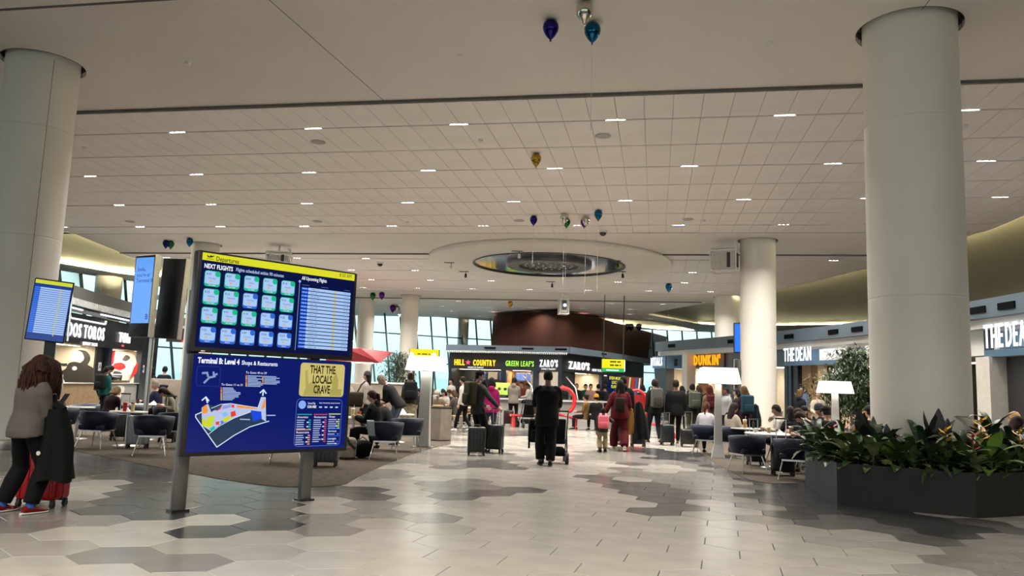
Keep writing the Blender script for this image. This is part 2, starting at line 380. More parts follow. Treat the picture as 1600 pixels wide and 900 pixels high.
def slab(name, zb, thick, m):
    mb = MB(); n = len(flat)
    fs = []
    for t in tris:
        a, b, c = (flat[i] for i in t)
        up = (b - a).cross(c - a).z
        fs.append(tuple(t) if up < 0 else tuple(t[::-1]))
    mb.add([(p.x, p.y, zb) for p in flat], fs); mb.add([(p.x, p.y, zb + thick) for p in flat], [f[::-1] for f in fs])
    k = 0
    for q in polys:
        for i in range(len(q)):
            a, b = q[i], q[(i + 1) % len(q)]
            mb.add([(a[0], a[1], zb), (b[0], b[1], zb), (b[0], b[1], zb + thick), (a[0], a[1], zb + thick)], [(0, 1, 2, 3)])
    return mb.build(name, m, kind='structure')
ceiling = slab('ceiling', CEIL + 0.06, 0.08, M_ceil)
M_cove = glow('cove_led', (1.0, 0.88, 0.50), COVE); M_cove2 = glow('cove_led_dim', (1.0, 0.88, 0.50), COVE * .2)
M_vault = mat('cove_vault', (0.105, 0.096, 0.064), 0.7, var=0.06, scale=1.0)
for li, (A, B, hh) in enumerate(LEAF):
    n = 20
    def samp(P, t):
        k = t * (len(P) - 1); i = min(int(k), len(P) - 2); return P[i].lerp(P[i + 1], k - i)
    mb = MB(); rows = []
    for i in range(41):
        t = i / 40; a, b = samp(A, t), samp(B, t); w = (a - b).length; r = []
        if w > 1e-3: dd = (b - a) / w * min(.40, w * .5); a = a - dd; b = b + dd; w = (a - b).length
        for k in range(n + 1):
            s = (0, 0.004)[k] if k < 2 else (0.996, 1)[k - n + 1] if k > n - 2 else k / n; p = a.lerp(b, s); e = min(s, 1 - s) * w
            z = CEIL + 0.145 + (0.12 + .3 * hh * (1 - math.exp(-e / 4)) * min(1, w / 4)) * (1 if 0 < k < n else 0.0)
            r.append((p.x, p.y, z))
        rows.append(r)
    mb.loft(rows, closed=False, caps=False)
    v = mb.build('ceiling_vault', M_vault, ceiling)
    for P, sgn in ((A, 1), (B, -1)):
        mb = MB(); Q = [p for p in P]
        for i in range(len(Q) - 1):
            d = (Q[i + 1] - Q[i]).normalized(); nrm = Vector((-d.y, d.x, 0))
            mid = (Q[i] + Q[i + 1]) / 2
            if in_leaf(*(mid + nrm * 0.3)[:2]): nrm = -nrm
            a = Q[i] + nrm * 0.20; b = Q[i + 1] + nrm * 0.20
            mb.quad((a.x, a.y, CEIL + 0.143), (b.x, b.y, CEIL + 0.143), (b.x, b.y, CEIL + 0.178), (a.x, a.y, CEIL + 0.178))
        mb.build('cove_light', M_cove if P is A else M_cove2, ceiling)
# roof slab over it all
MB().prism(outer, CEIL + 2.0, CEIL + 2.2).build('ceiling_roof_slab', M_ceil, kind='structure')
# panel fields: (first edge, last edge, rows of lights)
PW = 0.61; PL = 1.897
LROWS = {'A': [17.08, 20.87, 24.67, 28.46], 'B': [36.15, 39.95, 43.74, 47.5], 'C': [54.6, 58.4, 62.2, 66.0], 'Z': [1.4, -2.4]}
UPH = {}
for z, vs in LROWS.items():
    for v in vs: UPH[v] = 0.0
_ph = dict(zip(LROWS['A'], [-1.968 * 6.07, -2.879 * 6.07, -3.183 * 6.07, -4.097 * 6.07]))
def clip_half(poly, p, nrm):
    out = []
    for i in range(len(poly)):
        a, b = poly[i], poly[(i + 1) % len(poly)]; da = (a[0] - p[0]) * nrm[0] + (a[1] - p[1]) * nrm[1]; db = (b[0] - p[0]) * nrm[0] + (b[1] - p[1]) * nrm[1]
        if da >= 0: out.append(a)
        if (da >= 0) != (db >= 0): t = da / (da - db); out.append((a[0] + (b[0] - a[0]) * t, a[1] + (b[1] - a[1]) * t))
    return out
def panel_clip(poly):
    """cut a panel's outline along the cove edge it meets"""
    ins = [in_leaf(*p) for p in poly]
    if not any(ins): return poly
    if all(ins): return None
    cx = sum(p[0] for p in poly) / 4; cyy = sum(p[1] for p in poly) / 4; best = None
    for A, B, h in LEAF:
        for P in (A, B):
            for i in range(len(P) - 1):
                mid = (P[i] + P[i + 1]) / 2; d = math.hypot(mid.x - cx, mid.y - cyy)
                if best is None or d < best[0]: best = (d, P[i], P[i + 1])
    _, a, b = best; nrm = (-(b.y - a.y), b.x - a.x)
    m = ((a.x + b.x) / 2 + nrm[0] * 0.01, (a.y + b.y) / 2 + nrm[1] * 0.01)
    L = math.hypot(*nrm)
    if in_leaf((a.x + b.x) / 2 + nrm[0] / L * 0.3, (a.y + b.y) / 2 + nrm[1] / L * 0.3): nrm = (-nrm[0], -nrm[1])
    q = clip_half(poly, (a.x, a.y), nrm)
    return q if len(q) > 2 else None
mb = MB(); mb.box((0, 0, 0.025), (PW - 0.010, PL - 0.012, 0.05)); PANELME = mb.mesh('ceiling_panel', M_panel)
DISC = Vector((1.75, 37.4, 0)); DISC_R = 5.85
pan = []; stuffp = MB()
def near_col(u, v):
    p = GR(u, v); return any(math.hypot(p.x - c.x, p.y - c.y) < r + 0.45 for c, r in COLP)
def field(v0, v1, rows, uph, u0, u1, single):
    gap = 0.07; bounds = [v0]
    k0 = math.floor((u0 - uph) / PW); k1 = math.ceil((u1 - uph) / PW)
    cuts = sorted(set([v0, v1] + [r for r in rows] + [r + PL for r in rows] + [rows[0] - PL])); cuts = [c for c in cuts if v0 - 1e-3 <= c <= v1 + 1e-3]
    for a, b in zip(cuts[:-1], cuts[1:]):
        if b - a < 0.3: continue
        a2 = a + (gap if any(abs(a - r) < 1e-3 for r in rows) else 0.005); b2 = b - (gap if any(abs(b - r) < 1e-3 for r in rows) else 0.005)
        for k in range(k0, k1):
            u = uph + k * PW; q = [tuple(GR(*x)[:2]) for x in ((u + .005, a2), (u + PW - .005, a2), (u + PW - .005, b2), (u + .005, b2))]
            if near_col(u + PW / 2, (a + b) / 2): continue
            c = GR(u + PW / 2, (a + b) / 2)
            if math.hypot(c.x - DISC.x, c.y - DISC.y) < DISC_R - 1.2: continue
            q2 = panel_clip(q)
            if q2: pan.append((q2, c, single and q2 is q, b2 - a2))
field(15.62, 29.85, LROWS['A'], 0.35 + _ph[LROWS['A'][0]] - PW * 0.5, -30, 26, True)
field(34.95, 48.8, LROWS['B'], 0.1, -34, 34, False)
field(53.6, 68.0, LROWS['C'], 0.1, -40, 40, False)
field(-4.5, 10.7, LROWS['Z'][::-1] + [5.2, 9.0], 0.1, -22, 22, False)
cand = sorted([p for p in pan if p[2] and infr(Vector((p[1].x, p[1].y, CEIL)), 20)], key=lambda p: p[1].length)[:300]; ids = set(id(p) for p in cand)
PCACHE = {}
for p in pan:
    if id(p) in ids:
        L = round(p[3], 3)
        if L not in PCACHE: PCACHE[L] = MB().box((0, 0, 0.03), (PW - 0.010, L, 0.06)).mesh('ceiling_panel', M_panel)
        obj('ceiling_panel', PCACHE[L], ceiling, (p[1].x, p[1].y, CEIL), -YAW)
    else: stuffp.prism(p[0], CEIL, CEIL + 0.058)
stuffp.build('distant_ceiling_panels', M_panel, ceiling, kind='stuff')
# shadow gaps at field ends and aluminium slots along the light rows
for v in (15.6, 29.87, 34.92, 48.83, 53.55, 10.74):
    a, b = GR(-34, v), GR(34, v); mb = MB()
    for k in range(68):
        p = GR(-34 + k + .5, v)
        if in_leaf(p.x, p.y) or (math.hypot(p.x - DISC.x, p.y - DISC.y) < DISC_R - .4): continue
        mb.box((p.x, p.y, CEIL + 0.03), (1.0, 0.07, 0.058), rz=-YAW)
    mb.build('shadow_gap', M_seam, ceiling)
for z, vs in LROWS.items():
    for v in vs:
        mb = MB()
        for k in range(120):
            p = GR(-30 + k * .5 + .25, v)
            if in_leaf(p.x, p.y) or (math.hypot(p.x - DISC.x, p.y - DISC.y) < DISC_R - .4): continue
            mb.box((p.x, p.y, CEIL + 0.045), (0.5, 0.12, 0.02), rz=-YAW)
        mb.build('slot_rail', M_slot, ceiling)
# fine joints in the plaster of the near slab
for x0, y0, x1, y1 in ((415, -5, 620, 175), (1455, -3, 1438, 18)):
    a, b = at(x0, y0, CEIL + 0.058), at(x1, y1, CEIL + 0.058)
    MB().tube([a, b], 0.006, 4).build('plaster_joint', M_seam, ceiling)

# ------------------------------------------------------------------ columns
def column(c, r, label, z1=CEIL, joints=(1.05, 3.2, 5.55), seam=None):
    t = thing('column', label, 'column', (c.x, c.y, 0))
    zs = [0.16] + list(joints) + [CEIL + 0.2]
    for a, b in zip(zs[:-1], zs[1:]):
        MB().lathe([(r - .008, a), (r, a + .008), (r, a + .02), (r, a + .03), (r, b - .03), (r, b - .02), (r, b - .008), (r - .008, b)], n=48).build('column_jacket', M_column, t)
    MB().lathe([(r + .012, 0), (r + .012, .14), (r, .16)], n=48).build('base_ring', M_steel, t)
    if seam is not None:
        a = seam; MB().box((r * math.cos(a), r * math.sin(a), (CEIL + .16) / 2), (.006, .006, CEIL - .2)).build('jacket_seam', M_seam, t)
    mb = MB(); mb.lathe([(r + .10, CEIL + .05), (r + .10, CEIL + .28)], n=48, caps=False); mb.build('ceiling_collar', mat('collar_grey', (.16, .15, .14), .6), t)
    MB().lathe([(r + .1, CEIL + .28), (.05, CEIL + .29)], n=48, caps=False).build('collar_lid', M_seam, t)
    return t
cl = ['large white round column at the left edge of the hall', 'large white round column rising from the planted box on the right', 'white round column beside the projector cage', 'white round column half hidden behind the right lamp and flight screen', 'slim white round column behind the leafy tree near the windows', 'white round column behind the top of the departures display']
js = [(4.0, 6.15), (3.05, 5.9), (3.3,), (3.3,), (5.0,), (5.0,)]
for (c, r), l, j in zip(COLP, cl, js): column(c, r, l, joints=j, seam={0: -0.75}.get(cl.index(l)))
for px, D, r, l in ((156, 49, .78, 'white round column in front of the far left windows'), (566, 58, .62, 'white round column against the windows left of the tree'), (720, 72, .5, 'farthest white column, beside the pavilion and the last window')):
    p = gp(px, D); column(p, r, l, joints=(5.0,))

# ------------------------------------------------------------------ window wall
M_mull = mat('mullion_metal', (0.05, 0.075, 0.09), 0.5, 0.1)
npan = int(dist[-1] / 1.5); wp = [walk(k * 1.5) for k in range(npan + 1)]
LEAN = 0.29; TR = [0.55, 3.3, 5.75, CEIL + .1]
def wpt(k, z):
    p = wp[k]; d = (wp[min(k + 1, npan)] - wp[max(k - 1, 0)]).normalized(); n = Vector((d.y, -d.x, 0))
    return Vector((p.x, p.y, 0)) + n * ((CEIL - z) * LEAN) + Vector((0, 0, z))
SEG = 16
for w in range(0, npan, SEG):
    ks = list(range(w, min(w + SEG, npan)))
    sill = MB()
    for k in ks:
        a, b = wpt(k, .55), wpt(k + 1, .55); d = (b - a).normalized(); ang = math.atan2(d.y, d.x); m = (a + b) / 2
        sill.box((m.x, m.y, .275), ((b - a).length + .02, .35, .55), rz=ang)
    win = sill.build('window_%d' % (w // SEG + 1), M_white, kind='structure')
    for k in ks:
        a, b = wpt(k, .5), wpt(k, CEIL + .1)
        MB().tube([a, b], [(.085, .17), (.085, .17)], 4, smooth=False, ref=(wp[min(k + 1, npan)] - wp[max(k - 1, 0)])).build('mullion', M_mull, win)
        for z in TR[:3]:
            MB().tube([wpt(k, z), wpt(k + 1, z)], .055, 4, smooth=False).build('transom', M_mull, win)
        for z0, z1 in zip(TR[:-1], TR[1:]):
            q = [wpt(k, z0), wpt(k + 1, z0), wpt(k + 1, z1), wpt(k, z1)]; n = (q[1] - q[0]).cross(q[3] - q[0]).normalized() * .012
            mb = MB(); mb.add([tuple(p) for p in q] + [tuple(p + n) for p in q], [(3, 2, 1, 0), (4, 5, 6, 7), (0, 1, 5, 4), (1, 2, 6, 5), (2, 3, 7, 6), (3, 0, 4, 7)]); mb.build('pane', M_glass, win)
# the land outside: apron, water and low hills beyond the glass
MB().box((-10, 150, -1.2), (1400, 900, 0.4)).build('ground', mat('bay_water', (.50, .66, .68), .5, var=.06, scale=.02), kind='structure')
rnd = random.Random(5); hp = []
for i in range(61): hp.append((-520 + i * 17, 5 + 3 * math.sin(i * .35) + 2 * math.sin(i * .9 + 1) + rnd.uniform(-.6, .6)))
mb = MB()
mb.loft([[(x, 480, -2) for x, h in hp], [(x, 500, h) for x, h in hp], [(x, 560, -2) for x, h in hp]], closed=False, caps=False)
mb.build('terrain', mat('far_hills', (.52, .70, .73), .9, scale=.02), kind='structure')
# side and back walls that close the hall out of view
M_wall = mat('wall_paint', (.42, .40, .36), .7, var=.03)
c = GR(60, 36); MB().box((c.x, c.y, CEIL / 2 + 1), (.3, 96, CEIL + 2.2), rz=-YAW).build('wall_right', M_wall, kind='structure')
def glazed(n, p0, p1):
    d = p1 - p0; L = d.length; rz = math.atan2(d.y, d.x); m = (p0 + p1) / 2
    w = MB().box((0, 0, .25), (L, .3, .5)).build(n, M_white, None, (m.x, m.y, 0), rz, 'structure')
    MB().box((0, 0, CEIL + 1.0), (L, .3, 2.2)).build('upstand', M_white, w)
    k = int(L / 4)
    for i in range(k + 1): MB().box((-L / 2 + i * L / k, 0, CEIL / 2 + .2), (.14, .25, CEIL)).build('mullion', M_mull, w)
    MB().box((0, 0, 3.4), (L, .12, .12)).build('transom', M_mull, w)
    for i in range(k): MB().box((-L / 2 + (i + .5) * L / k, 0, CEIL / 2 + .2), (L / k - .14, .014, CEIL - .5)).build('pane', M_clear, w)
p0 = WT[0]; p0 = Vector((p0.x, p0.y, 0)); q0 = GR(-42, -12); q1 = GR(61, -12)
glazed('window_20', q0, p0); glazed('window_21', q1, q0)  # unseen left and back glazing, added so daylight lifts the ceiling and columns
p0 = WT[-1]; p1 = GR(60, 80); d = Vector((p1.x - p0.x, p1.y - p0.y, 0)); m = (Vector((p0.x, p0.y, 0)) + Vector((p1.x, p1.y, 0))) / 2
MB().box((m.x, m.y, CEIL / 2 + 1), (d.length, .3, CEIL + 2.2), rz=math.atan2(d.y, d.x)).build('wall_far', M_wall, kind='structure')

# ------------------------------------------------------------------ downlights
def light_proto():
    t = thing('ceiling_light', '', 'light')
    mb = MB(); mb.box((0, 0, .012), (.46, .012, .03)); 
    f = MB(); f.box((0, .072, .0), (.46, .012, .05)); f.box((0, -.072, .0), (.46, .012, .05)); f.box((.235, 0, 0), (.012, .156, .05)); f.box((-.235, 0, 0), (.012, .156, .05)); f.box((0, 0, .024), (.46, .14, .006))
    f.build('housing', M_blackmetal, t)
    for k in (-1, 0, 1): MB().lathe([(.012, -.006), (.046, -.018), (.055, .0), (.052, .02)], (k * .145, 0, 0), 12).build('lamp', M_bulb, t)
    return t
LIGHTS = []
for z, vs in LROWS.items():
    for r, v in enumerate(vs):
        if z == 'A': ph = _ph[v]
        else: ph = {0: 0.4, 1: -1.9, 2: 1.5, 3: -.5}[r]
        k0 = -9
        us = [ph + k * 3.66 for k in range(-9, 14)]; row = []
        for u in us:
            p = GR(u, v)
            if in_leaf(p.x, p.y) or near_col(u, v) or math.hypot(p.x - DISC.x, p.y - DISC.y) < DISC_R + .4: continue
            if abs(u) > (30 if z != 'Z' else 13): continue
            
            row.append(p)
        LIGHTS.append((z, r, row))
lp = light_proto(); first = True
lamp_d = bpy.data.lights.new('downlight', 'AREA'); lamp_d.shape = 'RECTANGLE'; lamp_d.size = .42; lamp_d.size_y = .1
lamp_d.energy = DOWNLIGHT_W; lamp_d.color = (1.0, .93, .83); lamp_d.spread = math.radians(136)
zn = {'A': 'near panelled field', 'B': 'disc field', 'C': 'far panelled field', 'Z': 'overhead field'}
for z, r, row in LIGHTS:
    inn = [p for p in row if infr(Vector((p.x, p.y, CEIL)), 0)]
    for pi_, p in enumerate(row):
        if p in inn: l = 'triple downlight, %s from left in %s row of the %s' % (ORD[inn.index(p)] if inn.index(p) < 20 else 'far', ORD[r], zn[z])
        else: l = 'triple downlight out of view, the %s of %s row, %s' % (ORD[pi_], ORD[r], zn[z])
        if first: o = lp; o.location = (p.x, p.y, CEIL + .03); o.rotation_euler = (0, 0, -YAW); o['label'] = l; first = False
        else: o = dup(lp, (p.x, p.y, CEIL + .03), -YAW, l)
        o['group'] = 'triple downlights of the ' + zn[z]
        L = bpy.data.objects.new('downlight_beam', lamp_d); COL.objects.link(L); L.parent = o; L.location = (0, 0, -.045)
# ------------------------------------------------------------------ shop fronts
M_warmwall = mat('warm_wall', (.55, .42, .28), .6, var=.05)
M_cream = mat('cream_wall', (.62, .56, .46), .6, var=.04)
M_wood = mat('oak_panel', (.30, .17, .07), .45, var=.25, scale=3)
M_stone = mat('pale_stone', (.50, .48, .44), .6, var=.06)
M_brown = mat('rust_brown_render', (.028, .0095, .006), .7, var=.12, scale=.5, spec=.1)
M_dark = mat('dark_panel', (.022, .022, .024), .4)
M_greyband = mat('canopy_grey', (.085, .088, .09), .55, var=.05)
M_rib = mat('awning_rib_white', (.62, .66, .68), .4)
M_counter = mat('counter_stone', (.30, .29, .275), .3, var=.08, scale=4)
M_top = mat('counter_top', (.62, .62, .60), .2)
M_red = mat('red_lacquer', (.55, .015, .02), .22, var=.05, coat=.5)
M_striplight = glow('shop_strip_light', (1.0, .82, .58), 9.0)
M_coolstrip = glow('cool_strip_light', (.85, .93, 1.0), 5.0)
M_vent = mat('vent_slot', (.004, .004, .005), .8, spec=.05)
M_paper = mat('white_card', (.75, .75, .73), .6)
M_foodA = mat('food_mix', (.40, .28, .12), .6, var=.6, scale=40)
def frame(A, B): d = B - A; return math.atan2(d.y, d.x), d.length
def stall(name, label, A, B, depth=2.6, zo=2.75, zt=4.1, wall=M_warmwall, header=M_dark, counter=M_counter, screens=(), light=M_striplight, ch=1.05, pier=.22, props=True, cat='food stall', group=None, warm=90, lcol=(1, .8, .55)):
    rz, w = frame(A, B); t = thing(name, label, cat, (A.x, A.y, 0), rz, group)
    MB().box((w / 2, depth, zt / 2), (w, .12, zt)).build('back_wall', wall, t)
    for x in (pier / 2, w - pier / 2): MB().box((x, .15, zt / 2), (pier, .3, zt)).build('side_pier', M_navy, t); MB().box((x, depth / 2 + .15, zo / 2), (pier * .8, depth - .3, zo)).build('partition', wall, t)
    MB().box((w / 2, .12, (zo + zt) / 2), (w - 2 * pier, .24, zt - zo)).build('header', header, t)
    MB().box((w / 2, depth / 2, zo + .06), (w - 2 * pier, depth - .3, .08)).build('soffit', M_cream, t)
    MB().box((w / 2, depth * .55, zo + .01), (w - 2 * pier - .3, .12, .03)).build('strip_light', light, t)
    if counter:
        MB().box((w / 2, .45, ch / 2 - .02), (w - 2 * pier, .7, ch - .04)).build('counter', counter, t)
        MB().rbox((w / 2, .40, ch), (w - 2 * pier, .85, .05), .015).build('counter_top', M_top, t)
    for i, (x0, x1, z0, z1, col) in enumerate(screens):
        b = MB(); b.rbox(((x0 + x1) / 2 * w, 1.6, (z0 + z1) / 2), ((x1 - x0) * w, .07, z1 - z0), .01)
        s = b.build('menu_screen', M_black, t)
        q = MB(); m = .025; X0, X1 = x0 * w + m, x1 * w - m; q.quad((X0, 1.56, z0 + m), (X1, 1.56, z0 + m), (X1, 1.56, z1 - m), (X0, 1.56, z1 - m)); q.build('display', screen_mat('menu_' + col, col, 1.0), s)
        l = MB(); r2 = random.Random(i * 7 + len(name))
        for k in range(6):
            z = z1 - m - (k + 1) * (z1 - z0 - .1) / 7; l.box((X0 + (X1 - X0) * (.3 + .4 * (k % 2)), 1.557, z), ((X1 - X0) * r2.uniform(.25, .4), .004, .03))
        l.build('menu_lines', screen_mat('menu_ink' + str(i % 3), ('#e8e6da', '#d0903a', '#b03c2c')[i % 3]), s)
    if warm:
        Ld = bpy.data.lights.new('stall_lamp', 'AREA'); Ld.shape = 'RECTANGLE'; Ld.size = max(.5, w - 1); Ld.size_y = .1; Ld.energy = warm; Ld.color = lcol
        L = bpy.data.objects.new('stall_lamp', Ld); COL.objects.link(L); L.parent = t; L.location = (w / 2, depth * .55, zo - .03)
    return t, w
def ribs(parent, A, B, z, out=.0, n=None, h=.16, m=M_rib):
    rz, w = frame(A, B); n = n or int(w / .16); mb = MB()
    for k in range(n): mb.box(((k + .5) * w / n, 0, 0), (w / n * .55, .10, h))
    mb.box((w / 2, .03, h * .35), (w, .10, h * .35))
    o = mb.build('awning_ribs', m, parent, kind='stuff'); return o

# --- centre pavilion with its four counters
def pz(px, y, z):  # depth from a known height
    p = at(px, y, z); p.z = 0; return p
PV = [pz(699, 538.5, 4.6), pz(785, 540, 4.6), pz(836, 541, 4.6), pz(888, 542, 4.6), pz(952, 551, 4.6), pz(1014, 561, 4.6)]
pav = thing('pavilion', 'brown block above the navy food pavilion with slate canopy in the hall centre', 'kiosk block', (0, 0, 0))
cen = Vector((9, 78, 0))
def inset(p, k): return p + (cen - p).normalized() * k
top = [inset(p, 1.2) for p in PV]
top[0] = pz(771, 540, 4.6) + Vector((-.2, 3, 0))
top[1:3] = [pz(800, 540, 4.6) + Vector((0, 2.2, 0)), pz(870, 540, 4.6) + Vector((0, 1.5, 0))]
top[3] = pz(941, 548, 4.6) + Vector((0, 1, 0)); top[4] = pz(985, 556, 4.6) + Vector((0, 1, 0)); top[5] = pz(1040, 565, 4.6) + Vector((.5, 2, 0))
MB().prism([(p.x, p.y) for p in top] + [(14, 88), (0, 84)], 4.3, 7.3).build('brown_drum', M_brown, pav)
mb = MB()
for a, b in zip(PV[:-1], PV[1:]):
    rz, w = frame(a, b); n = Vector((-math.sin(rz), math.cos(rz), 0)); m = (a + b) / 2
    mb.box((m.x + n.x * .9, m.y + n.y * .9, 4.36), (w + .05, 2.2, .48), rz=rz)
mb.build('canopy_fascia', M_slate, pav)
for i, (a, b) in enumerate(zip(PV[:-1], PV[1:])):
    if i < 3:
        rz, w = frame(a, b); r = ribs(pav, a, b, 4.05, h=.15); r.location = (a.x + math.sin(rz) * .25, a.y - math.cos(rz) * .25, 4.07); r.rotation_euler = (0, 0, rz)
    if i < 4:
        rz, w = frame(a, b)
        v = MB().box((w * .8, -.22, 4.4), (.9, .06, .12)).build('air_grille', M_vent, pav, (a.x, a.y, 0), rz)
rzs = [frame(a, b)[0] for a, b in zip(PV[:-1], PV[1:])]
def back(p, rz, k): return p + Vector((-math.sin(rz), math.cos(rz), 0)) * k
A = [back(p, rzs[min(i, 4)], .5) for i, p in enumerate(PV)]
sYel = glow('sign_amber', (1.0, .62, .03), 1.6); sLime = glow('sign_lime', (.42, .95, .10), 1.3); sPink = glow('sign_pink', (.95, .12, .2), 1.2); sOrange = glow('sign_orange', (1.0, .33, .01), 1.5)
t, w = stall('food_stall', 'barbecue counter under the amber lettered sign on the left of the pavilion', A[0], A[1], wall=M_dark, screens=((.37, .56, 1.95, 2.6, '#5a7cc0'), (.60, .78, 2.0, 2.6, '#b0a488'), (.82, .97, 1.95, 2.6, '#4a70c8')), warm=60)
letters(t, 'HILL', (w * .20, -.06, 3.23), .62, sYel, .08, .02, .86); letters(t, 'COUNTRY', (w * .655, -.06, 3.23), .62, sYel, .08, .02, 1.85)
mb = MB(); mb.add([(.24 * math.cos(PI / 2 + k * PI / 5) * (1 if k % 2 == 0 else .42), 0, .24 * math.sin(PI / 2 + k * PI / 5) * (1 if k % 2 == 0 else .42)) for k in range(10)] + [(0, -.05, 0)], [(k, (k + 1) % 10, 10) for k in range(10)]); mb.build('star', sPink, t, (w * .36, -.07, 3.26))
text(t, 'BARBECUE MARKET', (w / 2, -.04, 2.88), .15, M_signwhite, .01)
t, w = stall('food_stall', 'salad counter under the lime green lettered sign in the pavilion', A[1], A[2], wall=M_wood, screens=((.20, .53, 1.95, 2.6, '#5f86d2'), (.56, .90, 1.95, 2.6, '#4e80d8')), warm=90)
letters(t, "GREEN LEAF'S", (w * .5, -.06, 3.24), .58, sLime, .08, .008, w * .86)
text(t, 'GREEN LEAF', (w * .72, 3.05, 1.72), .28, mat('leaf_brown', (.25, .15, .06), .6), .01)
MB().box((w * .6, 3.0, 1.7), (w * .7, .06, .75)).build('back_panel', M_cream, t)
t, w = stall('food_stall', "dark bakery counter under the white sign left of the pavilion corner", A[2], A[3], wall=M_dark, screens=((.25, .5, 1.9, 2.5, '#30343a'), (.55, .85, 1.9, 2.5, '#3a3c40')), warm=50)
letters(t, "ZARO'S", (w * .5, -.06, 3.3), .72, M_signwhite, .08, .025, w * .70); text(t, 'FAMILY BAKERY', (w * .5, -.04, 2.9), .17, M_signwhite, .01)
t, w = stall('food_stall', "lit bakery counter with bread shelves under the white sign right of the pavilion corner", A[3], A[4], wall=M_cream, screens=((.38, .52, 1.9, 2.5, '#2c2a28'), (.55, .68, 1.9, 2.5, '#34312e')), warm=160)
letters(t, "ZARO'S", (w * .38, -.06, 3.25), .80, M_signwhite, .08, .025, w * .48); text(t, 'NEW YORK', (w * .83, -.05, 3.05), .3, M_signwhite, .01, sx=1.3); text(t, "ZARO'S", (w * .8, 3.1, 2.5), .5, M_dark, .02, sx=1.4)
for k in range(3):
    MB().box((w * .78, 3.0, 1.2 + k * .35), (w * .25, .3, .04)).build('bread_shelf', M_wood, t)
t, w = stall('shop_front', 'dark end bay of the pavilion with advertising screens', A[4], A[5], wall=M_dark, counter=None, warm=0, cat='shop front')
for (x0, x1, c, n) in ((.06, .40, '#0d1c4a', 'poster_screen'), (.46, .93, '#7a4a2a', 'poster_screen')):
    s = MB().rbox(((x0 + x1) / 2 * w, -.12, 1.75), ((x1 - x0) * w, .1, 2.1), .02).build(n, M_black, t)
    MB().quad((x0 * w + .06, -.175, .75), (x1 * w - .06, -.175, .75), (x1 * w - .06, -.175, 2.75), (x0 * w + .06, -.175, 2.75)).build('display', screen_mat('poster' + c, c), s)
    if c == '#0d1c4a': text(s, 'EVEN MORE\nLOCAL\nFLAVOR', ((x0 + x1) / 2 * w, -.18, 2.15), .36, screen_mat('poster_yellow', '#e6e22e'), .002, .01, 1.6)
    else:
        for k, cc in enumerate(('#d8c7b0', '#c0392b', '#3a62b8', '#e0e4ea', '#2b1d18')):
            X = (x0 + .06 + k * .085) * w; q = MB(); q.quad((X, -.18, .8), (X + .035 * w, -.18, .8), (X + .09 * w, -.18, 2.7), (X + .05 * w, -.18, 2.7)); q.build('picture_stroke', screen_mat('pic' + cc, cc), s)

# --- round bar counter in front of the pavilion
bc = gp(868, 32.6); bar = thing('bar_counter', 'long grey bar counter with pale top in front of the pavilion', 'counter', (bc.x, bc.y, 0))
MB().prism([(-2.3, -.9), (1.6, -1.0), (2.0, -.2), (2.0, 1.6), (-2.3, 1.6)], .0, .95).build('counter_body', M_counter, bar)
MB().prism([(-2.42, -1.05), (1.68, -1.15), (2.15, -.25), (2.15, 1.72), (-2.42, 1.72)], .95, 1.0).build('counter_top', M_top, bar)
MB().prism([(-2.2, -.8), (1.55, -.9), (1.9, -.2), (1.9, 1.5), (-2.2, 1.5)], 1.0, 1.004).build('drip_mat', M_dark, bar)
for x in (-.9, .9):
    MB().tube([(x, -.5, 1.0), (x - .1, -.4, 1.5), (x - .45, .1, 1.95)], .03, 6).build('glass_rail', M_steel, bar)
MB().add([(-.9, -.5, 1.05), (.9, -.5, 1.05), (.5, .1, 1.9), (-1.3, .1, 1.9)], [(0, 1, 2, 3)]).build('sneeze_glass', M_clear, bar)
mb = MB(); mb.rbox((0, 0, .36), (.62, .04, .5), .015); tsign = thing('counter_sign', 'small lime green sign standing on the bar counter', 'sign', (gp(785, 32).x, gp(785, 32).y, 1.004))
mb.build('board', mat('lime_board', (.45, .75, .12), .4), tsign); MB().box((0, 0, .06), (.3, .2, .12)).build('foot', M_dark, tsign)
for x in (-.12, .12): MB().ball((x, -.025, .36), (.07, .01, .06)).build('emblem', M_dark, tsign)

# --- left food hall
LA = [Vector((-19.1, 30.5, 0)), Vector((-19.6, 33.2, 0)), Vector((-20.35, 39.9, 0)), Vector((-20.9, 44.6, 0)), Vector((-21.4, 47.5, 0))]
LB = [LA[i + 1] for i in range(4)]
lc = thing('food_hall_canopy', 'dark canopy with white corrugated edge over the left food counters', 'canopy', (0, 0, 0))
mb = MB(); mb2 = MB()
for a, b in zip(LA[:-1], LB):
    rz, w = frame(a, b); m = (a + b) / 2; n = Vector((-math.sin(rz), math.cos(rz), 0))
    q = m - n * .4; mb.box((q.x, q.y, 4.62), (w + .1, 2.4, .55), rz=rz); q = m - n * .9; mb2.box((q.x, q.y, 4.13), (w + .1, 1.0, .12), rz=rz)
    r = ribs(lc, a, b, 4.2, h=.26); r.location = (a.x + math.sin(rz) * 1.65, a.y - math.cos(rz) * 1.65, 4.26); r.rotation_euler = (0, 0, rz)
    MB().box((w * .45, -1.45, 4.03), (w * .5, .05, .05)).build('edge_light', M_coolstrip, lc, (a.x, a.y, 0), rz)
mb.build('roof_band', M_greyband, lc); mb2.build('under_band', M_dark, lc)
t, w = stall('food_stall', 'taco counter with black bull mural under a two-word white sign', LA[1], LB[1], zo=2.72, zt=4.1, wall=M_cream, depth=2.6, warm=150, lcol=(1, .88, .7), counter=mat('light_wood', (.33, .22, .12), .5, var=.2), ch=.92)
letters(t, 'DOS', (w * .325, -.06, 3.30), .88, M_signwhite, .05, .012, 1.35); letters(t, 'TOROS', (w * .645, -.06, 3.30), .88, M_signwhite, .05, .012, 2.35)
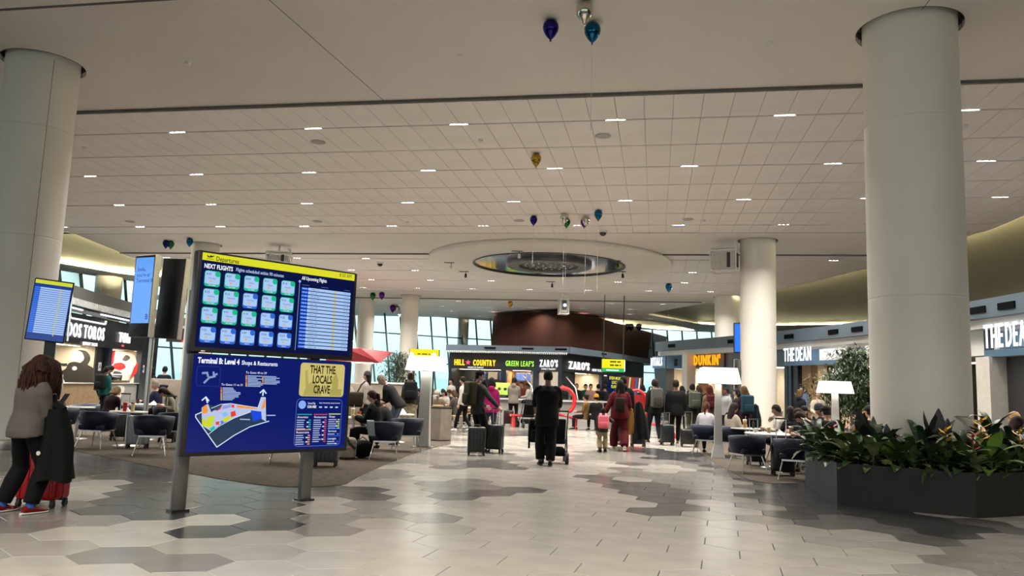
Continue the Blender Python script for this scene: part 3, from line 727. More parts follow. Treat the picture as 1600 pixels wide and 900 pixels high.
mb = MB(); mb.box((0, 0, 0), (3.9, .06, .07)); mb.cyl((-1.95, 0, 0), (-2.02, 0, .16), .05); mb.cyl((1.95, 0, 0), (2.02, 0, .16), .05); mb.build('horn_bar', M_signwhite, t, (w * .52, -.08, 3.84))
text(t, 'QUALITY TACOS', (w * .6, -.04, 2.78), .22, M_signwhite, .02)
# bull mural on the back wall: silhouette a few millimetres thick
def cut(parent, name, pts, y, m, th=.012, side=None):
    mb = MB()
    if side is not None: mb.M = Matrix.Translation((side, 0, 0)) @ Matrix.Rotation(-PI / 2, 4, 'Z')
    n = len(pts); mb.add([(x, y, z) for x, z in pts] + [(x, y + th, z) for x, z in pts], [tuple(range(n)), tuple(range(2 * n - 1, n - 1, -1))] + [((i + 1) % n, i, n + i, n + (i + 1) % n) for i in range(n)]); return mb.build(name, m, parent)
def sp2(pts, n=5): return [(p.x, p.y) for p in smooth_poly([Vector((x, y)) for x, y in pts], n)]
# wall frame: x runs from the back of the stall towards the hall (-depth .. 0), seen from the hall's near end
FX = w - .22
def mx(a): return -2.5 + a
body = sp2([(mx(.55), .5), (mx(.5), 1.0), (mx(.25), 1.15), (mx(.28), 1.42), (mx(.5), 1.60), (mx(.6), 1.85), (mx(.85), 1.95), (mx(1.2), 1.9), (mx(1.6), 1.78), (mx(1.9), 1.5), (mx(1.95), .5)])
cut(t, 'bull_mural', body, 0, M_black, side=FX)
cut(t, 'bull_horn', sp2([(mx(.55), 1.72), (mx(.3), 1.72), (mx(.04), 1.9), (mx(.02), 2.0), (mx(.25), 1.86), (mx(.55), 1.86)]), -.004, M_black, side=FX)
cut(t, 'bull_horn', sp2([(mx(1.1), 1.86), (mx(1.32), 2.1), (mx(1.2), 2.42), (mx(.95), 2.55), (mx(1.4), 2.5), (mx(1.6), 2.15), (mx(1.5), 1.82)]), -.004, M_black, side=FX)
e = MB(); e.M = Matrix.Translation((FX, 0, 0)) @ Matrix.Rotation(-PI / 2, 4, 'Z'); e.ball((mx(.92), -.012, 1.62), (.12, .01, .1)); e.build('bull_eye', M_paper, t)
q = MB().rbox((w * .12, .8, 2.35), (w * .22, .06, .7), .02); q.build('menu_board', M_paper, t)
MB().box((w * .90, .3, 1.36), (w * .13, .08, 2.72)).build('dark_panel', M_dark, t); MB().box((w * .91, .24, 1.75), (.34, .02, .42)).build('grade_card', M_paper, t); text(t, 'A', (w * .91, .228, 1.75), .3, mat('grade_blue', (.05, .08, .2), .5), .004, .01)
t, w = stall('food_stall', 'grill counter with red and white cartoon-like mural behind the glass case', LA[2], LB[2], zo=2.72, zt=4.1, wall=M_cream, depth=2.4, warm=170, lcol=(1, .85, .68), ch=.92)
letters(t, 'TON', (w * .32, -.06, 3.3), .72, M_signwhite, .08, .012, 1.5); text(t, 'GRILL', (w * .3, -.04, 2.9), .16, sPink, .01)
FX = w - .22
cut(t, 'red_mural', [(-2.2, 1.2), (-1.5, 1.2), (-1.45, 2.7), (-2.2, 2.7)], -.002, M_red, side=FX)
mk = mat('mural_black', (.02, .02, .02), .6); mw = mat('mural_white', (.72, .66, .58), .6)
for pts, m in (([(-1.6, 1.0), (-1.2, .9), (-.6, 1.1), (-.25, 1.9), (-.4, 2.5), (-.8, 2.6), (-1.3, 2.2), (-1.7, 1.6)], mw), ([(-1.45, 1.2), (-1.25, 1.05), (-.95, 1.2), (-1.0, 1.5), (-1.4, 1.55)], mk), ([(-1.5, 1.75), (-1.1, 1.62), (-.8, 1.8), (-1.0, 2.05), (-1.4, 2.0)], M_red), ([(-1.05, 2.2), (-.8, 2.15), (-.6, 2.35), (-.85, 2.5)], mk), ([(-.5, 1.2), (-.2, 1.5), (-.15, 2.1), (-.35, 1.8)], M_red), ([(-2.0, 1.1), (-1.8, 1.0), (-1.7, 1.6), (-1.9, 2.1)], mk)):
    cut(t, 'mural_shape', sp2(pts + [pts[0]]), -.004 - .012 * (1 + (m is not mw)), m, .01, side=FX)
MB().rbox((w * .5, .35, 1.2), (w * .5, .5, .42), .03).build('display_case', M_clear, t); MB().box((w * .5, .35, 1.02), (w * .46, .4, .12)).build('food_tray', M_foodA, t)
MB().box((w * .5, .35, 1.39), (w * .46, .06, .02)).build('case_light', M_coolstrip, t)
cut(t, 'counter_mural', sp2([(1.3, .25), (2.3, .2), (2.6, .7), (1.6, .8), (1.3, .25)]), .085, M_paper, .01); cut(t, 'counter_mural', sp2([(1.6, .35), (2.0, .3), (2.1, .6), (1.7, .65), (1.6, .35)]), .078, M_red, .006)
t, w = stall('shop_front', 'black panelled end bay right of the grill counter with a red sign', LA[3], LB[3], zo=2.72, zt=4.1, wall=M_dark, depth=1.0, warm=0, counter=None, cat='shop front')
MB().box((w * .35, .2, 1.36), (w * .6, .12, 2.72)).build('dark_panel', M_dark, t); MB().box((w * .25, .13, 1.75), (.34, .02, .42)).build('grade_card', M_paper, t); text(t, 'A', (w * .25, .118, 1.75), .3, mat('grade_blue', (.05, .08, .2), .5), .004, .01)
jp = Matrix.Rotation(-t.rotation_euler.z, 3, 'Z') @ (gp(291, 42.5) - t.location); letters(t, 'J.', (jp.x, jp.y, 3.62), .66, glow('sign_red', (1.0, .05, .02), 1.6), .08, .015, .8, rz=.2 - t.rotation_euler.z); q = MB(); q.box((0, .1, .0), (2.4, .08, .75)); o = q.build('sign_board', M_dark, t, (jp.x, jp.y, 3.62), .2 - t.rotation_euler.z)
t, w = stall('shop_front', 'near dark bay of the left food hall behind the flight screen', LA[0], LB[0], zo=2.72, zt=4.1, wall=M_dark, depth=2.0, warm=40, cat='shop front')

# --- red canopy bar far left of centre
rp = gp(566, 47); rb = thing('bar_canopy', 'dark red faceted bar canopy in front of the windows left of the tree', 'canopy', (rp.x, rp.y, 0), .25)
mb = MB(); mb.add([(-2.2, -.9, 2.62), (.9, -.9, 2.62), (1.75, -.2, 3.3), (1.75, .9, 3.3), (-2.2, .9, 2.62), (.9, .9, 2.62), (-2.2, -1.0, 3.42), (-1.0, -1.2, 3.3), (-.3, -1.0, 3.42), (-2.2, .9, 3.45), (1.75, .9, 3.3)],
    [(0, 1, 7, 6), (1, 8, 7), (1, 2, 8), (1, 5, 3, 2), (0, 4, 5, 1), (6, 7, 8, 9), (8, 2, 3, 9), (4, 9, 10, 5), (0, 6, 9, 4)]); mb.build('folded_shell', mat('maroon_panel', (.22, .012, .02), .35, .1), rb)
for x in (-1.6, .5): MB().cyl((x, .3, 0), (x, .3, 2.65), .07).build('post', M_steel, rb)
MB().box((-.6, 0, 2.58), (2.4, .3, .03)).build('strip_light', M_striplight, rb)
MB().box((-.6, .2, .55), (3.0, .6, 1.1)).build('bar_front', M_counter, rb)

# --- right row: curved slate fascia with shops under it
RT = [(1690, 439), (1600, 456), (1510, 472), (1436, 486), (1362, 499.6), (1287, 509.5), (1212, 518), (1118, 527), (1024, 534.6)]
RP = [at(x, y, 4.1) for x, y in RT]
for p in RP: p.z = 0
RP = RP[::-1]
rf = thing('fascia', 'long slate blue fascia with air grilles curving over the right hand shops', 'fascia', (0, 0, 0))
for i, (a, b) in enumerate(zip(RP[:-1], RP[1:])):
    rz, w = frame(a, b); m = (a + b) / 2; n = Vector((-math.sin(rz), math.cos(rz), 0))
    q = m + n * .6; MB().box((q.x, q.y, 3.86), (w + .03, 1.2, .48), rz=rz).build('fascia_panel', M_slate, rf)
    q = m + n * .85; MB().box((q.x, q.y, 3.50), (w + .05, 1.3, .24), rz=rz).build('white_soffit', M_white, rf)
    q = m + n * .28; MB().box((q.x, q.y, 3.62), (w * .9, .04, .02), rz=rz).build('edge_light', M_coolstrip if i > 5 else M_striplight, rf)
    for k in ((.3,) if i < 3 else (.22, .72)):
        s = MB(); s.box((w * k, -.015, 3.84), (.62, .05, .17)); s.build('air_grille', M_vent, rf, (a.x, a.y, 0), rz)
M_cler = glow('clerestory_lightbox', (1.0, .98, .94), 1.0)
M_blueband = mat('steel_blue_band', (.10, .19, .30), .4, .2)
def rshop(i0, i1, label, zo=2.72, **k):
    a, b = back(RP[i0], frame(RP[i0], RP[i1])[0], .55), back(RP[i1], frame(RP[i0], RP[i1])[0], .55)
    return stall('shop_front', label, a, b, zo=zo, zt=3.4, cat='shop front', **k)
t, w = rshop(0, 1, 'shop bay with globe lamps, a small white sign and an orange sign', wall=M_cream, counter=None, depth=3.5, warm=120, header=M_blueband)
MB().box((w * .10, -.62, 3.02), (w * .24, .06, .62)).build('sign_board', M_blueband, t); MB().box((-.55, .35, 1.7), (1.5, .3, 3.4)).build('dark_wall', M_navy, t)
letters(t, 'NTIALS', (w * .085, -.75, 3.02), .60, M_signwhite, .03, .01, w * .205); text(t, 'S', (w * .27, -.2, 2.98), .5, M_navy, .08, .02)
MB().box((w * .52, -.3, 1.7), (.45, .5, 3.4)).build('white_pier', M_white, t); MB().box((w * .78, -.02, 3.05), (w * .42, .05, .62)).build('sign_board', M_slate, t)
letters(t, "DUNKIN'", (w * .775, -.2, 3.05), .66, sOrange, .04, .022, w * .40); MB().rbox((w * .70, 1.0, 1.9), (.75, .08, .95), .02).build('poster', mat('orange_poster', (.75, .3, .08), .5), t); MB().box((w * .62, .2, 1.36), (.3, .4, 2.7)).build('wood_jamb', M_wood, t)
mg = glow('globe_lamp_glass', (1.0, .93, .82), 2.2)
for px, D, z in ((1044, 42.6, 1.98), (1046, 42.9, 1.72), (1054, 42.3, 2.06)):
    p = gp(px, D); g = thing('globe_lamp', 'white globe pendant lamp in the newsstand, ' + {1044: 'left', 1046: 'lowest', 1054: 'right'}[px] + ' of three', 'lamp', (p.x, p.y, z), 0, 'globe lamps in the newsstand')
    MB().ball((0, 0, 0), .19).build('globe', mg, g); MB().cyl((0, 0, .18), (0, 0, 2.72 - z), .012, n=6).build('cord', M_dark, g)
t, w = rshop(1, 2, 'pale shop bay hidden behind the two middle columns on the right', wall=M_stone, depth=2.5, warm=110, header=M_slate, counter=None)

t, w = rshop(2, 4, 'bookshop with wood portal under the white two-word sign beside bamboo', wall=M_cream, depth=4.5, warm=170, header=M_white, counter=None, zo=2.72)
L4 = frame(RP[2], RP[4])[1]
MB().box((w * .21, -.05, 3.08), (w * .42, .04, .44)).build('sign_board', M_blueband, t)
letters(t, 'THE', (w * .105, -.35, 3.10), .76, M_signwhite, .03, .006, w * .125); letters(t, 'DEAN', (w * .275, -.35, 3.10), .76, M_signwhite, .03, .006, w * .17)
for k in range(4): MB().box((w * (.415 + .075 * k), -.05, 3.08), (w * .068, .05, .42)).build('clerestory_pane', M_cler, t)
for k in range(3): MB().box((w * (.86 + .07 * k), -.05, 3.08), (w * .062, .05, .42)).build('clerestory_pane', M_cler, t)
MB().box((w * .37, -.12, 2.78), (w * .74, .12, .16)).build('blue_band', M_blueband, t)
MB().box((w * .055, .25, 1.36), (w * .09, .4, 2.72)).build('black_jamb', M_dark, t); MB().box((w * .175, .3, 1.36), (w * .10, .3, 2.72)).build('wood_portal', M_wood, t)
MB().box((w * .40, .9, 2.45), (w * .34, .12, .55)).build('black_header', M_dark, t); text(t, 'BOSS', (w * .37, .82, 2.45), .34, M_signwhite, .03, .012, 1.25)
MB().box((w * .16, -.02, 1.75), (.34, .05, .26)).build('card_reader', M_black, t); MB().box((w * .16, -.05, 1.75), (.2, .02, .12)).build('lit_panel', glow('reader_orange', (1, .35, .2), 1.2), t)
MB().box((w * .15, .12, 1.25), (.5, .05, .7)).build('photo_panel', screen_mat('photo_blue', '#5f6f92', .8), t)
MB().box((w * .42, 4.2, 1.95), (w * .34, .35, .05)).build('clothes_shelf', M_wood, t)
for k in range(14): MB().rbox((w * (.29 + .02 * k), 4.0, 1.3), (.09, .45, .95), .03).build('hanging_garment', (M_paper, mat('olive_cloth', (.12, .12, .07), .8), M_dark, mat('cream_cloth', (.5, .45, .36), .8))[k % 4], t)
for k in range(5): MB().lathe([(.02, .05), (.06, 0), (.05, -.02)], (w * (.3 + .06 * k), 1.6, 2.70), 8).build('spot_lamp', M_bulb, t)
t, w = rshop(4, 6, 'dark shop bay behind the right column and plants', wall=M_dark, depth=4.0, warm=40, counter=None, header=M_white)
MB().box((w * .05, -.1, 3.02), (w * .3, .1, .46)).build('blue_post', M_blueband, t)
for k in range(3): MB().box((w * (.1 + .07 * k), -.17, 3.08), (w * .06, .05, .40)).build('clerestory_pane', M_cler, t)
t, w = rshop(6, 8, 'bookshop with stone pier under the big white sign at the right edge', wall=M_wood, depth=4.0, warm=60, counter=None, header=M_white, zo=2.66)
letters(t, 'THE', (w * .20, -.40, 3.12), .86, M_signwhite, .03, .006, w * .18); letters(t, 'DEAN', (w * .445, -.40, 3.12), .86, M_signwhite, .03, .006, w * .25)
for k in range(3): MB().box((w * (.68 + .10 * k), -.05, 3.08), (w * .09, .05, .40)).build('clerestory_pane', M_cler, t)
MB().box((w * .38, -.05, 3.08), (w * .5, .04, .44)).build('sign_board', M_blueband, t)
MB().box((w * .5, -.12, 2.74), (w * .96, .14, .18)).build('blue_band', M_blueband, t)
MB().box((w * .03, -.02, 1.33), (w * .14, .5, 2.66)).build('stone_pier', M_stone, t); MB().box((w * .29, .3, 1.33), (w * .36, .3, 2.66)).build('black_panel', M_dark, t)
MB().box((w * .44, .13, 1.55), (.11, .03, .17)).build('switch_plate', M_paper, t)
# ------------------------------------------------------------------ ceiling fixtures
dt = thing('ceiling_disc', 'large round dropped ceiling disc with a polished dark ring and black nozzle plate', 'ceiling feature', (DISC.x, DISC.y, 0))
MB().lathe([(3.62, CEIL + .055), (DISC_R, CEIL + .055), (DISC_R, CEIL - .10), (DISC_R - .06, CEIL - .14), (3.72, CEIL - .14), (3.62, CEIL - .10), (3.62, CEIL + .055)], n=96, caps=False).build('disc_slab', M_ceil, dt)
MB().lathe([(3.70, CEIL - .145), (3.70, CEIL - .17), (3.60, CEIL - .17), (3.60, CEIL - .1)], n=96, caps=False).build('dark_rim', M_black, dt)
MB().lathe([(3.62, CEIL - .11), (2.8, CEIL - .07), (2.0, CEIL - .05)], n=96, caps=False).build('polished_ring', mat('polished_metal', (.72, .72, .74), .10, 1.0, var=.12, scale=3, bump=.15, bscale=6), dt)
MB().lathe([(2.08, CEIL - .05), (2.08, CEIL - .20), (1.98, CEIL - .25), (1.55, CEIL - .25), (1.46, CEIL - .22), (1.46, CEIL - .1)], n=64, caps=False).build('collar_ring', mat('gunmetal', (.10, .10, .11), .35, .7), dt)
MB().lathe([(1.47, CEIL - .12), (.01, CEIL - .12)], n=64, caps=False).build('nozzle_plate', M_black, dt)
for r, n in ((1.15, 18), (.75, 11), (.35, 5)):
    for k in range(n):
        a = 2 * PI * k / n; MB().lathe([(.05, CEIL - .12), (.06, CEIL - .17), (.03, CEIL - .18)], (r * math.cos(a), r * math.sin(a), 0), 8).build('nozzle', M_steel, dt)
for i, (px, py) in enumerate(((808, 392), (702, 410), (725, 424), (860, 440), (962, 407), (970, 424))):
    p = at(px, py, CEIL - .14); s = thing('ceiling_spotlight', 'small black spotlight on a track bracket under the ceiling disc, ' + ('far back', 'leftmost', 'lower left', 'front centre', 'upper right', 'lower right')[i], 'spotlight', (p.x, p.y, CEIL - .14), 0, 'spotlights under the ceiling disc')
    MB().box((0, 0, -.015), (.5, .05, .03)).build('track', M_dark, s); MB().cyl((.1, 0, -.02), (.1, 0, -.16), .015, n=6).build('stem', M_dark, s); MB().cyl((.1, .05, -.14), (.1, -.07, -.3), .055, .07, 10).build('head', M_white if i in (0, 1) else M_black, s)
def cage(px, D, ztop, rz, w, d, h, label):
    p = gp(px, D); t = thing('projector_cage', label, 'projector', (p.x, p.y, ztop), rz); m = M_white
    MB().cyl((0, 0, 0), (0, 0, -.28), .045, n=8).build('hanging_rod', m, t); MB().box((0, 0, -.01), (.3, .3, .02)).build('ceiling_plate', m, t)
    z0 = -.28; MB().rbox((0, 0, z0 - .04), (w, d * .35, .07), .015).build('top_bar', m, t)
    for sx_ in (-1, 1):
        for sy_ in (-1, 1): MB().cyl((sx_ * w * .47, sy_ * d * .45, z0 - .05), (sx_ * w * .47, sy_ * d * .45, z0 - h), .025, n=6).build('cage_post', m, t)
    for z in (z0 - .17, z0 - h):
        mb = MB(); mb.box((0, d * .45, z), (w, .04, .05)); mb.box((0, -d * .45, z), (w, .04, .05)); mb.box((w * .47, 0, z), (.04, d, .05)); mb.box((-w * .47, 0, z), (.04, d, .05)); mb.build('cage_frame', m, t)
    MB().rbox((-.02, 0, z0 - .2 - (h - .26) / 2), (w * .86, d * .8, h - .30), .03).build('projector_body', mat('projector_grey', (.5, .49, .46), .5), t)
    MB().box((w * .2, -d * .41, z0 - .2 - (h - .26) / 2), (w * .12, .02, h * .6)).build('side_vent', M_dark, t)
    MB().box((w * .42, 0, z0 - .55), (.05, d * .45, h * .55)).build('front_window', mat('projector_glass', (.08, .08, .09), .1), t)
    for k in (-1, 0, 1): MB().cyl((w * .4, k * .13, z0 - .02), (w * .4, k * .13, z0 + .13), .045, n=8).build('cable_gland', M_white, t)
    return t
cage(1133, 30.6, CEIL + .06, -.55, 1.1, .75, 1.0, 'large white projector cage hanging beside the white column on the right')
c2 = cage(877, 49.6, CEIL + .06, -PI / 2 + .1, .8, .62, 1.1, 'white projector cage hanging beyond the ceiling disc with a lit lens')
MB().cyl((.50, 0, -.85), (.53, 0, -.85), .10, n=12).build('lit_lens', glow('projector_lens_light', (.75, .85, 1.0), 4), c2)
cage(422, 35.5, CEIL + .06, .1, 1.1, .75, .55, 'white projector cage just above the top edge of the departures display')
for px, py, l in ((594, 410, 'black dome camera on the ceiling right of the departures display'), (942, 360.5, 'black dome camera on the ceiling edge above the disc')):
    p = at(px, py, CEIL); t = thing('dome_camera', l, 'camera', (p.x, p.y, CEIL)); MB().lathe([(.17, 0), (.17, -.06), (.15, -.08)], n=16).build('housing', M_white, t); MB().lathe([(.14, -.08), (.12, -.15), (.06, -.20), (.005, -.21)], n=16).build('dome', M_black, t)
for i, (px, py, z) in enumerate(((497, 221.5, 'left of the second light of the first row'), (942, 212, 'below the fourth light of the first row'), (1075, 342.5, 'above the last light row on the right'), (811, 344.5, 'left of the silver balloon pair'), (496, 345.5, 'on the left of the fourth row'), (203, 346, 'at the far left of the fourth row'))):
    p = at(px, py, CEIL); t = thing('ceiling_speaker', 'flat round ceiling speaker ' + z, 'speaker', (p.x, p.y, CEIL)); MB().lathe([(.18, 0), (.19, -.012), (.17, -.02), (.02, -.022)], n=24).build('grille', mat('speaker_grille', (.42, .40, .37), .7), t)
for i, (px, py, z) in enumerate(((751, 218, CEIL), (131, 230, CEIL), (1508, 196, CEIL), (637, 346.5, CEIL), (866, 352.5, CEIL), (1100, 344, CEIL), (718, 86, CEIL + .06), (294, 97, CEIL + .06), (1202, 65, CEIL + .06), (1258, 411, CEIL), (1352, 349.5, CEIL))):
    p = at(px, py, z); t = thing('smoke_detector', 'small ceiling detector, ' + ('near third light of first row', 'near the left column', 'right of the large column', 'between fourth row lights', 'by the balloon cluster', 'right of the balloon cluster', 'flat one on the near plaster left of balloons', 'on the near plaster far left', 'on the near plaster left of the big column', 'beyond the middle column', 'left of the big column shaft')[i], 'detector', (p.x, p.y, z)); MB().lathe([(.055, 0), (.055, -.02), (.045, -.05), (.01, -.055)], n=12).build('body', M_white, t)
# balloons resting under the ceiling
def bal(name, c): return mat('foil_' + name, c, .09, .95, var=.03)
B = {'navy': bal('navy', (.02, .015, .16)), 'silver': bal('silver', (.62, .58, .52)), 'teal': bal('teal', (.01, .10, .20)), 'gold': bal('gold', (.42, .25, .03)), 'green': bal('green', (.02, .14, .05)), 'purple': bal('purple', (.09, .015, .16)), 'black': bal('black', (.02, .02, .05))}
M_ribbon = mat('ribbon', (.75, .74, .70), .4)
bme = {}
def balloon(px, py, zt, c, hgt, label, ribbon=0.0, grp=None):
    p = at(px, py, zt); k = c
    if k not in bme: bme[k] = MB().lathe([(.005, 0), (.05, -.004), (.10, -.03), (.135, -.085), (.142, -.15), (.128, -.215), (.09, -.285), (.04, -.345), (.014, -.372), (.012, -.38)], n=24).mesh('balloon_skin', B[c])
    t = thing('balloon', label, 'balloon', (p.x, p.y, zt), 0, grp)
    o = obj('balloon_skin', bme[k], t); o.scale = (hgt,) * 3
    b = MB().lathe([(.012, -.375), (.022, -.395), (.016, -.40)], n=8).build('neck', B[c], t); b.scale = (hgt,) * 3
    if ribbon: MB().cyl((0, 0, -.39 * hgt), (.01, 0, -.39 * hgt - ribbon), .0035, n=4).build('ribbon', M_ribbon, t)
zc = CEIL + .06
balloon(861, 31, zc, 'navy', .95, 'dark navy foil balloon under the near ceiling, left of the trio'); balloon(914, 3, zc, 'silver', 1.0, 'silver foil balloon at the top of the near trio', .9); balloon(926, 35, zc, 'teal', .98, 'blue foil balloon just below the silver one under near ceiling', 1.5)
balloon(838, 240, CEIL, 'gold', .95, 'single gold foil balloon below the panelled ceiling')
for a in ((834, 337, CEIL, 'navy', .95, 'navy foil balloon, leftmost of the cluster above the ceiling disc', 1.5), (882, 333, CEIL, 'silver', 1.05, 'silver foil balloon, left silver one above the ceiling disc', 2.4), (885.5, 341, CEIL, 'green', .95, 'green foil balloon tucked behind the left silver balloon', 2.2), (916, 337, CEIL, 'silver', 1.0, 'silver foil balloon, right silver one above the ceiling disc', 2.4), (913, 341, CEIL, 'purple', .95, 'purple foil balloon tucked behind the right silver balloon'), (935, 328, CEIL, 'teal', .98, 'teal foil balloon, rightmost of the cluster above the ceiling disc', 2.4)): balloon(*a, grp='balloon cluster above the ceiling disc')
balloon(1045, 443, CEIL, 'teal', 1.3, 'lone dark teal balloon at the right of the ceiling disc', 1.6)
for a in ((260, 375, zc, 'navy', 1.05, 'dark balloon left of the departures display, left of three'), (267.5, 376, zc, 'green', 1.05, 'dark green balloon left of the departures display, middle of three'), (297, 372, zc, 'teal', 1.05, 'dark teal balloon beside the column top, right of three'), (583, 457, zc, 'green', 1.4, 'green balloon left of the slim column, near left'), (597, 456, zc, 'purple', 1.4, 'purple balloon left of the slim column, right of the green'), (614, 476, CEIL, 'purple', 1.7, 'far purple balloon in front of the window tops'), (620.5, 477, CEIL, 'silver', 1.7, 'far grey balloon next to the far purple one'), (797.5, 470, CEIL, 'gold', 1.3, 'small gold balloon left of the far projector cage'), (980, 505.5, CEIL, 'black', 1.9, 'far black balloon over the pavilion, left of three'), (986, 505.5, CEIL, 'black', 1.9, 'far black balloon over the pavilion, middle of three'), (998.5, 505.5, CEIL, 'black', 1.9, 'far black balloon over the pavilion, right of three')): balloon(*a)

# ------------------------------------------------------------------ departures and map totem
TA, TBp = at(281, 800), at(479, 783)
trz = math.atan2(TBp.y - TA.y, TBp.x - TA.x)
tot = thing('information_totem', 'tall double screen on two steel posts showing departures above a terminal map', 'display', (TA.x, TA.y, 0), trz)
for x in (0.0, 1.518):
    MB().rbox((x, .06, 1.2), (.135, .09, 2.4), .008).build('post', mat('post_steel', (.17, .165, .16), .38, .6, scale=20), tot); MB().box((x, .06, .012), (.19, .16, .024)).build('base_plate', M_black, tot)
_tn = Matrix.Rotation(trz, 3, 'Z'); FY = -.125
def tp(px, py, off=FY):
    """a photo pixel measured on the totem's front plane, in the totem's own x and z"""
    o = Vector((TA.x, TA.y, 0)) + _tn @ Vector((0, off, 0)); n = _tn @ Vector((0, -1, 0)); r = ray(px, py)
    P = Vector((0, 0, EYE)) + r * ((o - Vector((0, 0, EYE))).dot(n) / r.dot(n)) - o
    return (P.dot(_tn @ Vector((1, 0, 0))), P.z)
def Z4(x, y): return tp(280 + x / 5, 380 + y / 5)
def Z5(x, y): return tp(270 + x / 5, 540 + y / 5)
X0, X1 = -.09, 1.965
up = MB().rbox((.9375, -.06, 2.27), (X1 - X0, .12, 1.115), .012).build('upper_screen', M_black, tot); lo = MB().rbox((.9375, -.06, 1.145), (X1 - X0, .12, 1.105), .012).build('lower_screen', M_black, tot)
def flat_poly(parent, name, pts, col, k=1, s=1.0):
    y = FY - .0006 * k; MB().add([(x, y, z) for x, z in pts], [tuple(range(len(pts)))]).build(name, screen_mat('px_' + col + str(s), col, s), parent)
def rrect(x0, z0, x1, z1, r, n=4):
    o = []
    for cx, cz, a in ((x1 - r, z1 - r, 0), (x0 + r, z1 - r, 90), (x0 + r, z0 + r, 180), (x1 - r, z0 + r, 270)):
        for k in range(n + 1): t = math.radians(a + 90 * k / n); o.append((cx + r * math.cos(t), cz + r * math.sin(t)))
    return o
def line(parent, pts, wd, col, k, closed=False):
    mb = MB(); y = FY - .0006 * k; P = pts + ([pts[0]] if closed else [])
    for a, b in zip(P[:-1], P[1:]):
        d = Vector((b[0] - a[0], b[1] - a[1])); L = d.length
        if L < 1e-6: continue
        d /= L; n = Vector((-d.y, d.x)) * wd / 2; e = d * wd * .3
        mb.add([(a[0] + n.x - e.x, y, a[1] + n.y - e.y), (a[0] - n.x - e.x, y, a[1] - n.y - e.y), (b[0] - n.x + e.x, y, b[1] - n.y + e.y), (b[0] + n.x + e.x, y, b[1] + n.y + e.y)], [(0, 1, 2, 3)])
    mb.build('screen_line', screen_mat('px_' + col + '1.0', col), parent)
sx0, sx1, sz0, sz1 = -.045, 1.92, 1.765, 2.805
flat_poly(up, 'display', [(sx0, sz0), (sx1, sz0), (sx1, sz1), (sx0, sz1)], '#071340', 0)
flat_poly(up, 'header_band', [(sx0, 2.722), (sx1, 2.722), (sx1, sz1), (sx0, sz1)], '#d8d82c', 1)
ink = screen_mat('px_ink', '#141a20'); wht = screen_mat('px_white', '#f2f6ff'); pal = screen_mat('px_pale', '#b9cdf2'); mid = screen_mat('px_midblue', '#3d5688')
def tx(parent, s, x, z, size, m, align='LEFT', bold=0, sx=1.0, k=3): text(parent, s, (x, FY - .0006 * k, z), size, m, 0, bold, sx, align)
def tfit(parent, s, p, q, size, m, bold=.001):
    """a title running from screen point p to q"""
    text(parent, s, (p[0], FY - .0018, (p[1] + q[1]) / 2), size, m, 0, bold, -(q[0] - p[0]), 'LEFT')
tfit(up, 'Departures', Z4(288, 122), Z4(465, 146), .072, ink); tfit(up, '8:50 AM', Z4(1252, 249), Z4(1345, 262), .066, ink, 0)
flat_poly(up, 'plane_icon', [(.0, 2.775), (.012, 2.778), (.03, 2.768), (.085, 2.786), (.09, 2.780), (.06, 2.762), (.02, 2.755)], '#141a20', 3); flat_poly(up, 'plane_icon', [(.03, 2.785), (.065, 2.778), (.05, 2.765)], '#141a20', 3); line(up, [(.0, 2.742), (.08, 2.742)], .005, '#141a20', 3)
tfit(up, 'NEXT FLIGHTS', Z4(195, 178), Z4(418, 203), .07, wht, .002); tfit(up, 'Flights scheduled within 90 minutes', Z4(443, 208), Z4(815, 255), .056, pal, .0005); tfit(up, 'All Upcoming Flights', Z4(958, 272), Z4(1152, 298), .06, wht)
GREEN = ((1, 1, 1, 1, 1), (1, 1, 0, 1, 1), (1, 1, 1, 0, 0), (0, 0, 0, 0, 0))
cxs = [.085, .315, .545, .775, 1.005]; czs = [2.525, 2.325, 2.12, 1.905]
towns = ['Chicago', 'Boston', 'Dallas', 'Miami', 'Denver', 'Atlanta', 'Nashville', 'Toronto', 'Orlando', 'Charlotte']
for r in range(4):
    for c in range(5):
        x, z = cxs[c], czs[r]; g = GREEN[r][c]; col = '#22b489' if g else '#2f66cf'
        tl = MB().add([(a, FY - .0012, b) for a, b in rrect(x - .09, z - .088, x + .09, z + .088, .03)], [tuple(range(20))]).build('flight_tile', screen_mat('px_' + col, col), up)
        MB().add([(a, FY - .0018, b) for a, b in rrect(x - .083, z - .060, x + .083, z + .081, .022)], [tuple(range(20))]).build('tile_face', screen_mat('px_tileface', '#a4c4f0'), tl)
        MB().add([(a, FY - .0024, b) for a, b in rrect(x + .028, z + .026, x + .09, z + .088, .026)], [tuple(range(20))]).build('corner_badge', screen_mat('px_' + col, col), tl)
        i = r * 5 + c
        tx(tl, '%d:%02d' % (8 + i // 9, (50 + i * 7) % 60), x - .072, z + .05, .034, ink, k=4); tx(tl, towns[i % 10], x, z + .005, .026, mid, 'CENTER', k=4)
        MB().add([(x - .03 + a, FY - .0024, z - .036 + b) for a, b in ((0, 0), (.028, 0), (.028, .018), (0, .018))], [(0, 1, 2, 3)]).build('gate_mark', screen_mat('px_gate', '#e0b23a'), tl)
        tx(tl, 'ON TIME' if g else 'DELAY', x, z - .074, .02, wht, 'CENTER', k=4)
line(up, [(1.155, 1.80), (1.155, 2.61)], .006, '#8fa6d8', 2); flat_poly(up, 'timeline_dot', [(1.155 + .017 * math.cos(k * PI / 6), 2.625 + .017 * math.sin(k * PI / 6)) for k in range(12)], '#8fa6d8', 2)
